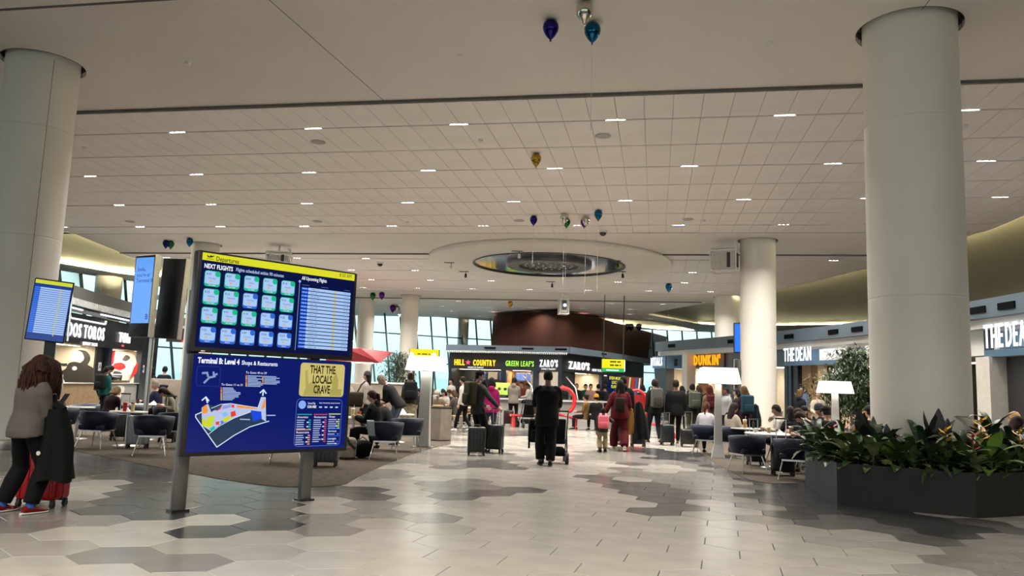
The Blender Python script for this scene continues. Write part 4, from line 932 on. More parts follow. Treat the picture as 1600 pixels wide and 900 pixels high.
for k in range(17):
    z = 2.545 - k * .0437
    flat_poly(up, 'time_tab', [(1.185, z - .017), (1.29, z - .017), (1.29, z + .017), (1.185, z + .017)], '#1f5fd8', 2)
    flat_poly(up, 'flight_bar', rrect(1.275, z - .017, 1.875, z + .017, .008, 2), '#a3c3f0', 3)
    flat_poly(up, 'gate_mark', [(1.64, z - .011), (1.672, z - .011), (1.672, z + .011), (1.64, z + .011)], '#d8b844', 4)
    tx(up, '%d:%02d AM' % (9 + k // 8, (k * 7) % 60), 1.195, z, .019, wht, k=4); tx(up, towns[(k * 3) % 10] + '  %d' % (410 + k * 37), 1.31, z, .021, mid, k=5); tx(up, 'ON TIME', 1.78, z, .019, mid, k=5)
line(up, [(1.19, 2.588), (1.29, 2.588)], .005, '#5a6fa5', 2); line(up, [(1.45, 2.588), (1.55, 2.588)], .005, '#5a6fa5', 2); line(up, [(1.78, 2.588), (1.86, 2.588)], .005, '#5a6fa5', 2)
# lower screen: terminal map
flat_poly(lo, 'display', [(sx0, .635), (sx1, .635), (sx1, 1.685), (sx0, 1.685)], '#0a1b66', 0)
tfit(lo, 'Terminal B: Level 4', Z5(195, 118), Z5(522, 128), .085, wht, .003); tfit(lo, 'Shops & Restaurants', Z5(538, 134), Z5(818, 148), .066, wht)
line(lo, [Z5(*q) for q in ((205, 160), (360, 165), (375, 185), (362, 310), (345, 320), (195, 312), (183, 295), (190, 175))], .005, '#27408a', 2, True)
for q in (((245, 290), (285, 250), (330, 240)), ((232, 215), (268, 212), (275, 240)), ((318, 208), (320, 232), (345, 222))): line(lo, [Z5(*w_) for w_ in q], .022, '#8296c4', 2)
ap = [Z5(*q) for q in ((178, 545), (225, 505), (225, 485), (270, 455), (330, 475), (400, 452), (500, 455), (600, 475), (665, 490), (690, 405), (725, 405), (725, 590), (600, 640), (480, 700), (343, 793), (278, 692))]
flat_poly(lo, 'map_apron', ap, '#2a3c55', 1)
flat_poly(lo, 'map_hall', [Z5(*q) for q in ((225, 485), (275, 455), (300, 520), (400, 455), (500, 460), (660, 490), (690, 405), (725, 405), (722, 590), (610, 520), (500, 560), (380, 610), (300, 670), (228, 625))], '#b4bfe2', 2)
for col, pts in (('#ee8f3c', ((230, 480), (262, 460), (275, 510), (262, 530), (230, 530))), ('#c8d42c', ((262, 560), (325, 545), (320, 585), (270, 605))), ('#c8d42c', ((228, 560), (260, 590), (330, 595), (290, 640), (228, 628))), ('#e2402f', ((330, 515), (385, 470), (372, 498), (330, 515))), ('#e2402f', ((450, 520), (485, 508), (495, 545), (455, 560))), ('#c8d42c', ((380, 575), (450, 545), (455, 570), (400, 600))), ('#2f86e8', ((370, 590), (395, 585), (400, 610), (378, 612))), ('#2048d8', ((608, 505), (690, 515), (695, 570), (625, 592))), ('#ee8f3c', ((500, 465), (660, 485), (655, 495), (500, 485))), ('#ee8f3c', ((690, 500), (712, 420), (722, 415), (722, 480))), ('#8f96d8', ((390, 470), (450, 460), (455, 480), (385, 500))), ('#e2402f', ((335, 595), (365, 592), (360, 618), (335, 620))), ('#28b39a', ((285, 650), (325, 625), (330, 655), (300, 670))), ('#3c4a5e', ((330, 480), (390, 462), (350, 505), (320, 505))), ('#e2402f', ((455, 465), (480, 462), (480, 485), (460, 485))), ('#7fb8f0', ((380, 530), (420, 515), (430, 540), (400, 560)))): flat_poly(lo, 'map_zone', [Z5(*q) for q in pts], col, 4)
line(lo, [Z5(*q) for q in ((750, 590), (600, 635), (480, 700), (343, 793), (178, 560), (178, 540), (225, 520))], .010, '#cfe6f6', 5); line(lo, [Z5(*q) for q in ((278, 692), (360, 630), (480, 565), (600, 520))], .006, '#cfe6f6', 5); line(lo, [Z5(*q) for q in ((725, 590), (722, 405), (690, 405), (665, 485), (560, 470), (450, 452), (370, 460), (300, 490))], .006, '#cfe6f6', 5)
for tip, tail in (((258, 402), (270, 445)), ((708, 345), (702, 390))):
    a, b = Z5(*tip), Z5(*tail); line(lo, [a, b], .016, '#d5e4ff', 5); line(lo, [(a[0] - .04, a[1] - .035), a, (a[0] + .035, a[1] - .04)], .014, '#d5e4ff', 5)
for s, x, z in (('To Gates 40 to 59', *Z5(570, 210)), ('To Gates 11 to 31', *Z5(378, 304))): tx(lo, s, x, z, .034, wht)
r3 = random.Random(2)
for bx_, by_, n in ((570, 235, 8), (700, 240, 6), (375, 330, 9)):
    for k in range(n):
        x, z = Z5(bx_, by_ + k * 11.5); L = r3.uniform(.09, .2); line(lo, [(x + .025, z), (x + .025 + L, z)], .010, '#9fb2dc', 2); line(lo, [(x, z), (x + .012, z)], .012, r3.choice(['#d86a4a', '#d8b04a']), 2)
line(lo, [Z5(525, 575), Z5(600, 578)], .012, '#9fb2dc', 6); line(lo, [Z5(735, 545), Z5(800, 545)], .012, '#9fb2dc', 2)
# gold advertisement panel
gx0, gz0, gx1, gz1 = 1.245, 1.255, 1.86, 1.655
flat_poly(lo, 'advert_panel', rrect(gx0, gz0, gx1, gz1, .04), '#c6b970', 1)
flat_poly(lo, 'skyline_print', [(1.66, gz0 + .01), (1.66, 1.35), (1.69, 1.35), (1.69, 1.47), (1.72, 1.52), (1.735, 1.58), (1.75, 1.52), (1.775, 1.47), (1.775, 1.35), (1.83, 1.35), (1.83, gz0 + .01)], '#a89c56', 2)
flat_poly(lo, 'skyline_print', [(1.30, gz0 + .01), (1.33, 1.36), (1.31, 1.56), (1.34, 1.57), (1.365, 1.40), (1.42, 1.45), (1.47, 1.42), (1.50, 1.34), (1.56, gz0 + .01)], '#aca05a', 2)
for s, z in (('THAT THE', 1.575), ('LOCALS', 1.455), ('CRAVE', 1.335)): tx(lo, s, 1.55, z, .135, screen_mat('px_brown', '#2c2414'), 'CENTER', .004, .55, 4)
line(lo, rrect(1.225, .665, 1.85, 1.225, .05), .005, '#5d78c0', 2, True)
flat_poly(lo, 'scan_disc', [(1.30 + .05 * math.cos(k * PI / 10), 1.155 + .05 * math.sin(k * PI / 10)) for k in range(20)], '#86a8ea', 2)
tfit(lo, 'Terminal Map', (1.37, 1.172), (1.475, 1.172), .036, wht, 0); tfit(lo, 'SCAN HERE', (1.37, 1.13), (1.49, 1.13), .042, wht); tfit(lo, 'Enjoy Terminal B shops, dining and amenities', (1.53, 1.178), (1.82, 1.178), .022, wht, 0)
for k in range(4): line(lo, [(1.535 + .075 * k, 1.128), (1.565 + .075 * k, 1.128)], .016, '#b8d0e6', 2)
for x, w_, z, col, hd, n in ((1.245, .19, 1.04, '#2c9c90', 'Amenities', 5), (1.245, .19, .86, '#e09060', 'Restaurants', 5), (1.47, .18, 1.04, '#c04858', 'Restaurants', 11), (1.675, .16, 1.045, '#b8c860', 'Shops', 5), (1.675, .16, .87, '#3a86d8', 'Services', 1), (1.675, .16, .78, '#2c58d0', 'Lounges', 2)):
    line(lo, [(x, z), (x + w_, z)], .012, col, 2); tx(lo, hd, x, z - .032, .036, wht)
    for k in range(n):
        zz = z - .068 - k * .0255
        if zz < .675: break
        line(lo, [(x, zz), (x + r3.uniform(.07, .11), zz)], .0105, '#a9b8dc', 2); line(lo, [(x + w_ - .03, zz), (x + w_ - .008, zz)], .014, col, 2)
        if k % 2: line(lo, [(x + w_ - .055, zz), (x + w_ - .036, zz)], .014, '#cfe0e6', 2)
MB().rbox((.05, -.122, 1.724), (.045, .006, .014), .002).build('maker_plate', M_white, tot)

# ------------------------------------------------------------------ small flight screen on a post by the left column
p = gp(67.5, 12.6); fs = thing('flight_screen', 'upright blue list screen with a yellow header on a black post by left column', 'display', (p.x, p.y, 0), .45)
MB().box((.05, .12, 1.0), (.16, .12, 2.0)).build('post', M_blackmetal, fs); MB().box((.05, .12, .015), (.4, .4, .03)).build('base_plate', M_blackmetal, fs)
sc_ = MB(); sc_.M = Matrix.Translation((0, 0, 2.42)) @ Matrix.Rotation(math.radians(4), 4, 'Y') @ Matrix.Rotation(math.radians(7), 4, 'X'); T0 = sc_.M.copy()
sc_.rbox((0, 0, 0), (.56, .10, 1.0), .012); scr = sc_.build('screen_case', M_black, fs)
def fq(name, x0, z0, x1, z1, col, k):
    mb = MB(); mb.M = T0; y = -.052 - .0008 * k; mb.quad((x0, y, z0), (x1, y, z0), (x1, y, z1), (x0, y, z1)); mb.build(name, screen_mat('px_' + col, col), scr)
fq('display', -.262, -.48, .262, .48, '#123a86', 0); fq('header_band', -.262, .42, .262, .48, '#c9cf3a', 1)
for k in range(22): fq('list_row', -.18, .34 - k * .034, .25, .366 - k * .034, '#9dbdf2', 1); fq('time_tab', -.256, .34 - k * .034, -.186, .366 - k * .034, '#2f6fe0', 1)
fq('gate_column', .10, -.40, .115, .37, '#b8b46a', 2)
MB().box((.295, .0, 2.42), (.02, .12, .96)).build('side_trim', M_chrome, fs)

# ------------------------------------------------------------------ pair of tall advertising screens on one pole
p = gp(231, 17.6); ad = thing('advertising_totem', 'pair of tall portrait screens back to back on one steel pole, left one blue', 'display', (p.x, p.y, 0))
MB().cyl((0, .05, 0), (0, .05, 2.6), .055, n=12).build('pole', M_steel, ad); MB().lathe([(.24, 0), (.24, .02), (.06, .04)], (0, .05, 0), 20).build('base_plate', M_steel, ad)
def adscreen(ang, x, lit, tilt, y0=0):
    mb = MB(); mb.M = Matrix.Translation((x, y0, 3.20)) @ Matrix.Rotation(ang, 4, 'Z') @ Matrix.Rotation(tilt, 4, 'Y'); T = mb.M.copy()
    mb.rbox((0, 0, 0), (.66, .13, 1.86), .02); c = mb.build('screen_case', M_black, ad)
    e = MB(); e.M = T; e.box((.335, 0, 0), (.016, .14, 1.86)); e.build('steel_edge', M_steel, c)
    if lit:
        y = -.068
        q = MB(); q.M = T; q.quad((-.29, y, -.62), (.30, y, -.62), (.30, y, .87), (-.29, y, .87)); q.build('display', screen_mat('px_adblue', '#5f9cf0'), c)
        q = MB(); q.M = T; q.add([(.16 * math.cos(k * PI / 10), y - .004, -.78 + .05 * math.sin(k * PI / 10)) for k in range(20)], [tuple(range(20))]); q.build('speaker_slot', M_rubber, c)
        dk = screen_mat('px_adnavy', '#233a9c')
        for s, z in (('Smile,', .60), ("you're at", .47), ('Terminal B', .34)):
            text(c, s, T @ Vector((-.22, y - .003, z)), .125, dk, 0, .001, .95, 'LEFT', rz=ang)
        text(c, 'B', T @ Vector((.22, y - .003, -.48)), .17, dk, 0, .003, 1, 'CENTER', rz=ang)
adscreen(-.46, -.19, True, 0, -.12); adscreen(-.32, .29, False, .04, .22)

# ------------------------------------------------------------------ hanging wayfinding signs
def hang_sign(px, D, z, w, h, label, rods, green=False, txt=()):
    p = gp(px, D); t = thing('wayfinding_sign', label, 'sign', (p.x, p.y, z)); y = glow('sign_yellow_panel', (.95, .85, .02), 1.0)
    MB().box((0, 0, 0), (w, .16, h)).build('box_frame', M_dark, t)
    MB().box((0, -.085, h * (.14 if green else 0)), (w - .03, .012, h * (.70 if green else .98))).build('yellow_face', y, t)
    if green: MB().box((0, -.085, -h * .36), (w - .03, .012, h * .26)).build('green_face', glow('sign_green_panel', (.05, .5, .15), 1.0), t)
    for k, s in enumerate(txt):
        for x0, x1 in s: MB().box(((x0 + x1) / 2 * w, -.093, h * (.30 - .27 * k if green else 0)), ((x1 - x0) * w, .006, h * .11)).build('print_line', M_dark, t)
    if rods:
        for x in (-w * .42, w * .42): MB().cyl((x, 0, h / 2), (x, 0, CEIL + .07 - z), .03, n=6).build('rod', M_dark, t)
    return t
s2 = hang_sign(957.5, 50, 3.04, 1.5, .82, 'hanging yellow and green wayfinding sign on two long rods', True, True, (((-.15, .12), (.16, .30)), ((-.15, .02), (.06, .22), (.26, .32))))
MB().box((-.05, -.094, -.295), (.8, .006, .06)).build('print_line', M_signwhite, s2); MB().box((.72, -.09, 0), (.05, .012, .7)).build('white_edge', M_signwhite, s2)
s1 = hang_sign(661, 24, 2.36, .92, .30, 'yellow wayfinding sign with round symbols behind the left table lamp', False, False, (((-.22, -.12), (-.08, .10), (.14, .20)),))
for x in (-.38, .30): MB().lathe([(.07, 0), (.07, .01), (.001, .011)], n=14).build('round_symbol', M_signwhite, s1, (x, -.095, -.02)).rotation_euler = (PI / 2, 0, 0)
for x in (-.3, .3): MB().cyl((x, 0, -2.36), (x, 0, -.14), .025, n=6).build('leg', M_blackmetal, s1)
MB().box((0, 0, -2.35), (.8, .3, .02)).build('base_plate', M_blackmetal, s1)
p = gp(1158, 32.2); bs = thing('gate_screen', 'tall narrow blue screen half hidden behind the middle right column', 'display', (p.x, p.y, 3.2), -.2)
MB().rbox((0, 0, .6), (.6, .12, 1.25), .02).build('screen_case', M_black, bs); MB().quad((-.26, -.064, .02), (.26, -.064, .02), (.26, -.064, 1.18), (-.26, -.064, 1.18)).build('display', screen_mat('px_gateblue', '#2f7cf2'), bs)
MB().box((.55, -.35, .6), (.9, .1, .12)).build('wall_bracket', M_dark, bs)
p = gp(1153, 27); ws = thing('flight_screen', 'grey backed screen seen edge on in front of the middle right column', 'display', (p.x, p.y, 0), 1.1)
MB().rbox((0, 0, 2.05), (.75, .1, 1.25), .02).build('screen_case', M_black, ws); MB().box((0, .06, 2.05), (.7, .02, 1.2)).build('back_cover', M_stone, ws); MB().box((0, .0, .75), (.12, .08, 1.5)).build('post', M_blackmetal, ws); MB().box((0, 0, .01), (.5, .4, .02)).build('base_plate', M_blackmetal, ws)

# ------------------------------------------------------------------ table lamps on tall posts
M_shade = glow('lamp_shade_lit', (1.0, .975, .92), 1.7)
M_postm = mat('lamp_post_grey', (.36, .345, .315), .4, .2, var=.05)
def lamp(px, py, zb, hh, w, label, w0, foot):
    p = at(px, py); t = thing('giant_lamp', label, 'lamp', (p.x, p.y, 0), -.12)
    mb = MB(); mb.box((0, 0, zb + hh / 2), (w, w * .85, hh), taper=.84); mb.build('lamp_shade', M_shade, t)
    m = MB(); m.box((0, 0, (zb + .78) / 2 + .02), (w0 * 1.25, w0 * .9, zb - .78), taper=.82); m.build('upper_post', M_postm, t)
    m = MB(); m.box((0, 0, .42), (w0 * 1.5, w0 * 1.05, .78), taper=.83); m.build('lower_post', mat('lamp_post_pale', (.36, .36, .34), .4, .15), t)
    if foot: m = MB(); m.box((0, 0, .17), (w0 * 2.3, w0 * 1.5, .34), taper=.62); m.build('flared_foot', mat('lamp_post_pale', (.36, .36, .34), .4, .15), t)
    MB().box((0, 0, .01), (w0 * 2.4, w0 * 1.6, .02)).build('base_plate', M_steel, t)
    Ld = bpy.data.lights.new('shade_lamp', 'AREA'); Ld.shape = 'RECTANGLE'; Ld.size = w * .7; Ld.size_y = w * .6; Ld.energy = 7; Ld.color = (1, .92, .8)
    L = bpy.data.objects.new('shade_lamp', Ld); COL.objects.link(L); L.parent = t; L.location = (0, 0, zb - .02)
lamp(661, 699, 1.76, .33, .86, 'giant lamp with white shade and grey post beside the waste cabinet', .20, False)
lamp(1122, 716, 1.70, .36, .92, 'giant lamp with white shade and flared foot among right hand tables', .13, True)
lamp(1306, 703, 1.60, .34, .86, 'giant lamp with white shade in front of the bamboo on the right', .15, False)
# waste cabinet
p = at(684, 688); b = thing('waste_cabinet', 'hexagonal brown-grey waste cabinet with dark slotted top beside the lamp', 'bin', (p.x, p.y, 0), .2)
hx = [(.36 * math.cos(PI / 6 + k * PI / 3), .36 * math.sin(PI / 6 + k * PI / 3)) for k in range(6)]
M_lam = mat('taupe_laminate', (.20, .165, .135), .45, var=.15, scale=5)
for k in range(6):
    a, c = Vector(hx[k]), Vector(hx[(k + 1) % 6]); m = (a + c) / 2; ang = math.atan2((c - a).y, (c - a).x); MB().box((m.x * .98, m.y * .98, .43), ((c - a).length - .008, .02, .80), rz=ang).build('side_panel', M_lam, b)
MB().prism([(x * .94, y * .94) for x, y in hx], .0, .83).build('carcass', M_dark, b); MB().prism([(x * 1.03, y * 1.03) for x, y in hx], .83, .87).build('top_plate', M_blackmetal, b); MB().prism([(x * .5, y * .3) for x, y in hx], .87, .88).build('waste_slot', M_rubber, b)
# ------------------------------------------------------------------ lounge chairs and tables
M_navyv = mat('navy_vinyl', (.006, .009, .024), .5, var=.1, spec=.25)
M_edge = mat('chair_piping', (.10, .12, .17), .4)
def chair_proto():
    t = thing('lounge_chair', '', 'chair'); rings = []; pip = []
    for i in range(19):
        a = math.radians(-118 + 236 * i / 18); sa, ca = math.sin(a), math.cos(a); top = .70 - .055 * (abs(a) / math.radians(118)) ** 2
        def q(r, z): return (sa * .345 * r, -ca * .315 * r + .02, z)
        rings.append([q(.80, .36), q(.88, .36), q(1.0, .56), q(1.04, top), q(.95, top + .004), q(.90, .50)]); pip.append(q(1.0, top + .006))
    MB().loft(rings).build('backrest', M_navyv, t)
    MB().tube(pip, .012, 6).build('piping', M_edge, t)
    MB().rbox((0, .03, .405), (.50, .54, .11), .035, seg=3).build('seat', M_navyv, t)
    MB().box((0, .02, .335), (.42, .42, .03)).build('seat_frame', M_steel, t)
    for sx_ in (-1, 1):
        for sy_ in (-1, 1): MB().tube([(sx_ * .19, .02 + sy_ * .18, .34), (sx_ * .27, .02 + sy_ * .27, .0)], [.015, .011], 8).build('leg', M_chrome, t)
    return t
CH0 = chair_proto(); _cu = []
def chair(px, D, rz, label, group='navy lounge chairs'):
    p = gp(px, D)
    if not _cu: CH0.location = (p.x, p.y, .006); CH0.rotation_euler = (0, 0, rz); CH0['label'] = label; CH0['group'] = group; _cu.append(1); return CH0
    return dup(CH0, (p.x, p.y, .006), rz, label, group)
M_ttop = mat('table_laminate', (.50, .48, .44), .3)
def table(px, D, r, label, z=.69):
    p = gp(px, D); t = thing('cafe_table', label, 'table', (p.x, p.y, .006), 0, 'round cafe tables')
    MB().lathe([(r - .01, z - .028), (r, z - .02), (r, z - .006), (r - .008, z)], n=32).build('tabletop', M_ttop, t); MB().lathe([(.03, .02), (.03, z - .03)], n=12).build('column', M_steel, t); MB().lathe([(.24, 0), (.24, .012), (.05, .03)], n=24).build('base', M_steel, t)
    return p
CHAIRS = [(161, 15.3, -.12, 'navy lounge chair seen from behind, directly right of the woman with red suitcase'), (247, 14.5, .30, 'navy lounge chair seen from behind, beside the pale grey suitcase'), (100, 16.4, .5, 'navy lounge chair just behind the dark coat of the curly haired woman'),
 (283, 16.0, .5, 'navy lounge chair partly behind the left edge of the totem'), (213, 18.6, -.3, 'navy lounge chair in the second row behind the white table with red cup'), (268, 19.2, .9, 'navy lounge chair under the man on the phone'), (138, 18.2, 2.6, 'navy lounge chair across the small table with a tablet'), (292, 21.0, 2.9, 'navy lounge chair in the third row beside the totem edge'),
 (455, 13.9, .25, 'navy lounge chair glimpsed below the map screen between the posts'), (606, 15.2, .15, 'navy lounge chair with a pale towel over its back'), (640, 17.0, .35, 'navy lounge chair behind the one with towel, near lamp post'), (520, 17.6, -1.9, 'navy lounge chair hidden by the totem at the drinks table'),
 (1168, 15.0, .28, 'navy lounge chair seen from behind in front of the long right table'), (1240, 14.1, -.35, 'navy lounge chair beside the grey planter with a trolley case before it'), (1103, 19.2, -.45, 'navy lounge chair under the woman in white, left of the right lamp'), (1142, 18.6, -.9, 'navy lounge chair under the long haired woman in cream'), (1222, 17.6, 1.5, 'navy lounge chair under the man in white shirt'), (1255, 19.0, 3.1, 'navy lounge chair under the woman with laptop'), (1268, 15.2, 1.0, 'navy lounge chair behind the planter corner'), (1240, 17.0, .1, 'navy lounge chair under the dark haired woman at the table end'), (1292, 16.4, 1.9, 'navy lounge chair under the men with caps behind plants'), (1362, 17.0, .2, 'navy lounge chair left of the big column behind plants'), (1578, 13.4, -1.3, 'navy lounge chair at the right picture edge behind plants')]
for c in CHAIRS: chair(*c)
M_tan = mat('tan_chair_shell', (.30, .17, .07), .45)
for i, (px, D, rz) in enumerate(((683, 24.5, .2), (718, 26, 2.2), (700, 28.5, .9), (741, 29, -.6))):
    p = gp(px, D); t = thing('dining_chair', 'tan shell dining chair in the far seating, ' + ('front left', 'front right', 'back left', 'back right')[i] + ' of four', 'chair', (p.x, p.y, 0), rz, 'tan dining chairs')
    MB().rbox((0, -.19, .66), (.42, .04, .34), .018).build('backrest', M_tan, t); MB().rbox((0, 0, .44), (.42, .42, .04), .018).build('seat', M_tan, t)
    for a in (-1, 1):
        for b_ in (-1, 1): MB().tube([(a * .16, b_ * .15, .43), (a * .20, b_ * .2, 0)], .012, 6).build('leg', M_chrome, t)
T1 = table(207, 16.0, .36, 'round white table with a red cup, right of the first chair'); T2 = table(128, 17.2, .34, 'small round table holding a tablet behind the curly haired woman'); T3 = table(233, 20.2, .42, 'round table with drinks in front of the man on the phone'); T4 = table(556, 16.9, .42, 'round table with bottle and two drinks right of the totem'); T5 = table(625, 19.6, .40, 'round table behind the grey haired man with white paper on it')
T6 = table(1206, 16.2, .55, 'wide round table with coffee cups in front of the white shirt man'); T7 = table(1165, 18.4, .40, 'round table with an iced drink behind the first right chair'); T8 = table(1255, 18.1, .36, 'round table under the open laptop'); T9 = table(724, 27.5, .42, 'round table among the far tan chairs')
def on(p, dx, dy, z=.697): return (p.x + dx, p.y + dy, z)
def cup(p, label, col, h=.14, r=.04, lid=None, liquid=None, straw=False, tr=False):
    t = thing('cup', label, 'cup', p); MB().lathe([(r * .75, 0), (r, h)], n=14).build('cup_wall', mat('cup_' + col.strip('#'), col, .35), t)
    if liquid: MB().lathe([(r * .77, .01), (r * 1.01, h * .75)], n=14).build('drink', mat('drink_' + liquid.strip('#'), liquid, .2), t)
    if lid: MB().lathe([(r * 1.06, h), (r * 1.06, h + .01), (r * .8, h + .02)], n=14).build('lid', mat('lid_' + lid.strip('#'), lid, .35), t)
    if straw: MB().cyl((.01, 0, h * .5), (.02, .0, h + .09), .004, n=5).build('straw', M_paper, t)
cup(on(T1, -.04, -.1), 'red paper cup on the white table', '#a01218', .17, .045); cup(on(T1, .09, -.04), 'cream patterned cup beside the red one', '#b8a878', .16, .042, '#222222')
cup(on(T3, .05, -.1), 'amber drink cup on the phone man\'s table', '#c88a3a', .15); cup(on(T3, -.2, -.05), 'dark cup at the left of the phone man\'s table', '#2a1c14', .13)
cup(on(T4, .0, -.12), 'clear cup of pale lemonade on the drinks table', '#b9a878', .17, .045, '#d8d4c8', straw=True); cup(on(T4, .13, -.1), 'short cup of amber iced tea on the drinks table', '#9a4a12', .13, .046)
cup(on(T7, -.05, -.1), 'tall iced coffee with a domed lid on the right table', '#b99a6a', .18, .045, '#e0ddd6', '#8a6a44', True); cup(on(T6, .32, -.2), 'brown iced coffee cup at the right end of the wide table', '#5a4634', .14, .045, '#d8d6d0'); cup(on(T6, -.05, .05), 'small coffee cup in the middle of the wide table', '#8a6a48', .11, .04); cup(on(T6, -.32, .1), 'white paper tub at the left of the wide table', '#c8c6c0', .08, .045)
b = thing('bottle', 'pale green water bottle standing on the drinks table', 'bottle', on(T4, -.14, -.1)); MB().lathe([(.03, 0), (.034, .02), (.034, .15), (.012, .20), (.012, .23)], n=14).build('flask', mat('green_pet', (.16, .34, .26), .15), b); MB().lathe([(.014, .228), (.014, .245)], n=10).build('cap', M_paper, b)
b = thing('bottle', 'slim dark bottle on the wide right table', 'bottle', on(T7, .12, -.18)); MB().lathe([(.03, 0), (.03, .13), (.011, .17), (.011, .21)], n=12).build('flask', M_black, b); MB().lathe([(.013, .21), (.013, .225)], n=8).build('cap', M_red, b)
def napkin(p, label, s=.09):
    t = thing('paper_bag', label, 'paper', p); r = random.Random(int(p[0] * 100)); MB().add([(-s, -s * .6, 0), (s, -s * .7, 0), (s * .8, s * .6, .0), (-s * .7, s * .7, 0), (r.uniform(-.02, .02), 0, s * 1.1), (s * .4, .01, s * .7)], [(0, 1, 5, 4), (1, 2, 5), (2, 3, 4, 5), (3, 0, 4)]).build('crumpled_sheet', M_paper, t)
napkin(on(T3, .18, 0), 'crumpled white wrapper on the phone man\'s table'); napkin(on(T1, -.12, .1), 'pale folded paper behind the red cup', .10); napkin(on(T5, .1, -.05), 'white folded paper on the table behind the grey haired man', .13); napkin(on(T6, .1, -.15), 'white napkin on the wide table'); napkin(on(T4, -.3, .15), 'white paper bag at the left of the drinks table', .12)
t = thing('tablet', 'bright white tablet lying on the small left table', 'tablet', on(T2, .02, -.1)); MB().rbox((0, 0, .006), (.26, .19, .012), .004).build('body', M_steel, t); MB().box((0, 0, .0125), (.24, .17, .002)).build('screen', screen_mat('px_tablet', '#cfd8e6'), t)
t = thing('laptop', 'open grey laptop in front of the dark haired woman', 'laptop', on(T8, 0, -.02), .1); MB().rbox((0, 0, .008), (.33, .23, .016), .005).build('keyboard_base', M_steel, t); m = MB(); m.M = Matrix.Translation((0, -.115, .012)) @ Matrix.Rotation(.25, 4, 'X'); m.rbox((0, 0, .115), (.33, .008, .23), .003); m.build('lid', mat('laptop_grey', (.20, .23, .27), .4, .3), t)
# low partitions
p = gp(590, 27); t = thing('partition', 'low taupe bench partition behind the woman in white', 'partition', (p.x, p.y, 0), .05); MB().rbox((0, 0, .70), (2.1, .18, 1.40), .02).build('panel', M_lam, t); MB().rbox((.3, .0, 1.43), (1.3, .26, .06), .015).build('ledge', M_white, t)
p = gp(262, 26); t = thing('partition', 'brown low wall under the far window behind the phone man', 'partition', (p.x, p.y, 0), .0); MB().rbox((0, 0, .66), (1.0, .18, 1.32), .02).build('panel', M_lam, t)

# ------------------------------------------------------------------ red sculptural benches
def redbench(px, D, rz, kind, label):
    p = gp(px, D); t = thing('sculptural_bench', label, 'bench', (p.x, p.y, 0), rz)
    def band(name, pts, wd=.34, th=.035): pts = smooth_poly([Vector(q) for q in pts], 4) if 2 < len(pts) < 12 else pts; MB().tube(pts, [(wd / 2, th)] * len(pts), 8, ref=(0, 1, 0)).build(name, M_red, t)
    if kind == 0:
        band('ring', [(.42 * math.cos(a) - .3, 0, 1.02 + .46 * math.sin(a)) for a in [math.radians(-60 + 300 * k / 22) for k in range(23)]], .3, .075)
        band('seat', [(-.75, 0, .62), (-.35, 0, .52), (.1, 0, .42), (.6, 0, .42), (1.0, 0, .42)], .5, .04)
        for x in (-.55, .15, .95): MB().tube([(x, -.15, .45), (x, -.15, 0)], .035, 8).build('leg', M_red, t); MB().tube([(x, .15, .45), (x, .15, 0)], .035, 8).build('leg', M_red, t)
        band('arch', [(.1, 0, .0), (.15, 0, .3), (-.1, 0, .45), (-.5, 0, .5)], .3, .035)
    elif kind == 1:
        band('tall_arch', [(-.4, 0, 0), (-.42, 0, .9), (-.3, 0, 1.35), (0, 0, 1.5), (.28, 0, 1.3), (.36, 0, .9), (.36, 0, 0)], .5, .05); MB().box((0, .1, .7), (.7, .05, 1.3)).build('back_panel', M_red, t)
    else:
        band('curved_arm', [(-.8, 0, .42), (-.2, 0, .42), (.25, 0, .40), (.55, 0, .22), (.62, 0, 0)], .4, .05); band('seat', [(-.8, 0, .42), (.1, 0, .42)], .5, .04); MB().box((-.7, 0, .2), (.08, .4, .4)).build('leg', M_red, t)
redbench(893, 28.6, .1, 0, 'glossy red bench with a big ring, behind the man in black'); redbench(996, 26.5, -.15, 1, 'tall red arched shell seat behind the woman in maroon'); redbench(1024, 25.5, 0, 2, 'low red curved bench behind the man with grey backpack'); redbench(832, 29.2, .2, 2, 'low red bench under the pushchair at the counter')

# ------------------------------------------------------------------ trees
def tree(label, px, D, zb, ztop, spread, n, leaf, m, seed, trunks=3, pot=True, weep=.3):
    p = gp(px, D); t = thing('potted_tree', label, 'tree', (p.x, p.y, 0)); r = random.Random(seed)
    if pot: MB().lathe([(.28, 0), (.34, .05), (.36, .55), (.32, .55), (.30, .48)], n=20).build('pot', M_dark, t); MB().lathe([(.3, .49), (.01, .5)], n=16).build('soil', mat('soil', (.04, .03, .02), .9), t)
    tips = []
    for k in range(trunks):
        a = 2 * PI * k / trunks + .4; x, y = .10 * math.cos(a), .10 * math.sin(a); e = (x * 3.2 * spread, y * 3.2 * spread, zb + (ztop - zb) * .55)
        MB().tube([(x, y, .45), (x * 1.6, y * 1.6, zb * .8), e], [.035, .028, .015], 7).build('trunk', mat('bark', (.17, .12, .07), .8, var=.2), t); tips.append(Vector(e))
    mb = MB()
    for k in range(n):
        u, v, w = r.gauss(0, .42), r.gauss(0, .42), r.betavariate(1.6, 1.5); c = Vector((u * spread, v * spread, zb + (ztop - zb) * w)); k2 = 1 - .55 * abs(w - .45)
        c.x *= k2; c.y *= k2; d = Vector((r.uniform(-1, 1), r.uniform(-1, 1), r.uniform(-1, .7) - weep)).normalized(); s = d.cross(Vector((0, 0, 1)))
        s = s.normalized() if s.length > .01 else Vector((1, 0, 0)); L = leaf * r.uniform(.7, 1.3); q = d.cross(s) * L * .05
        mb.add([tuple(c), tuple(c + d * L * .45 + s * L * .11 + q), tuple(c + d * L), tuple(c + d * L * .45 - s * L * .11 + q)], [(0, 1, 2), (0, 2, 3)])
    mb.build('foliage', m, t, kind='stuff')
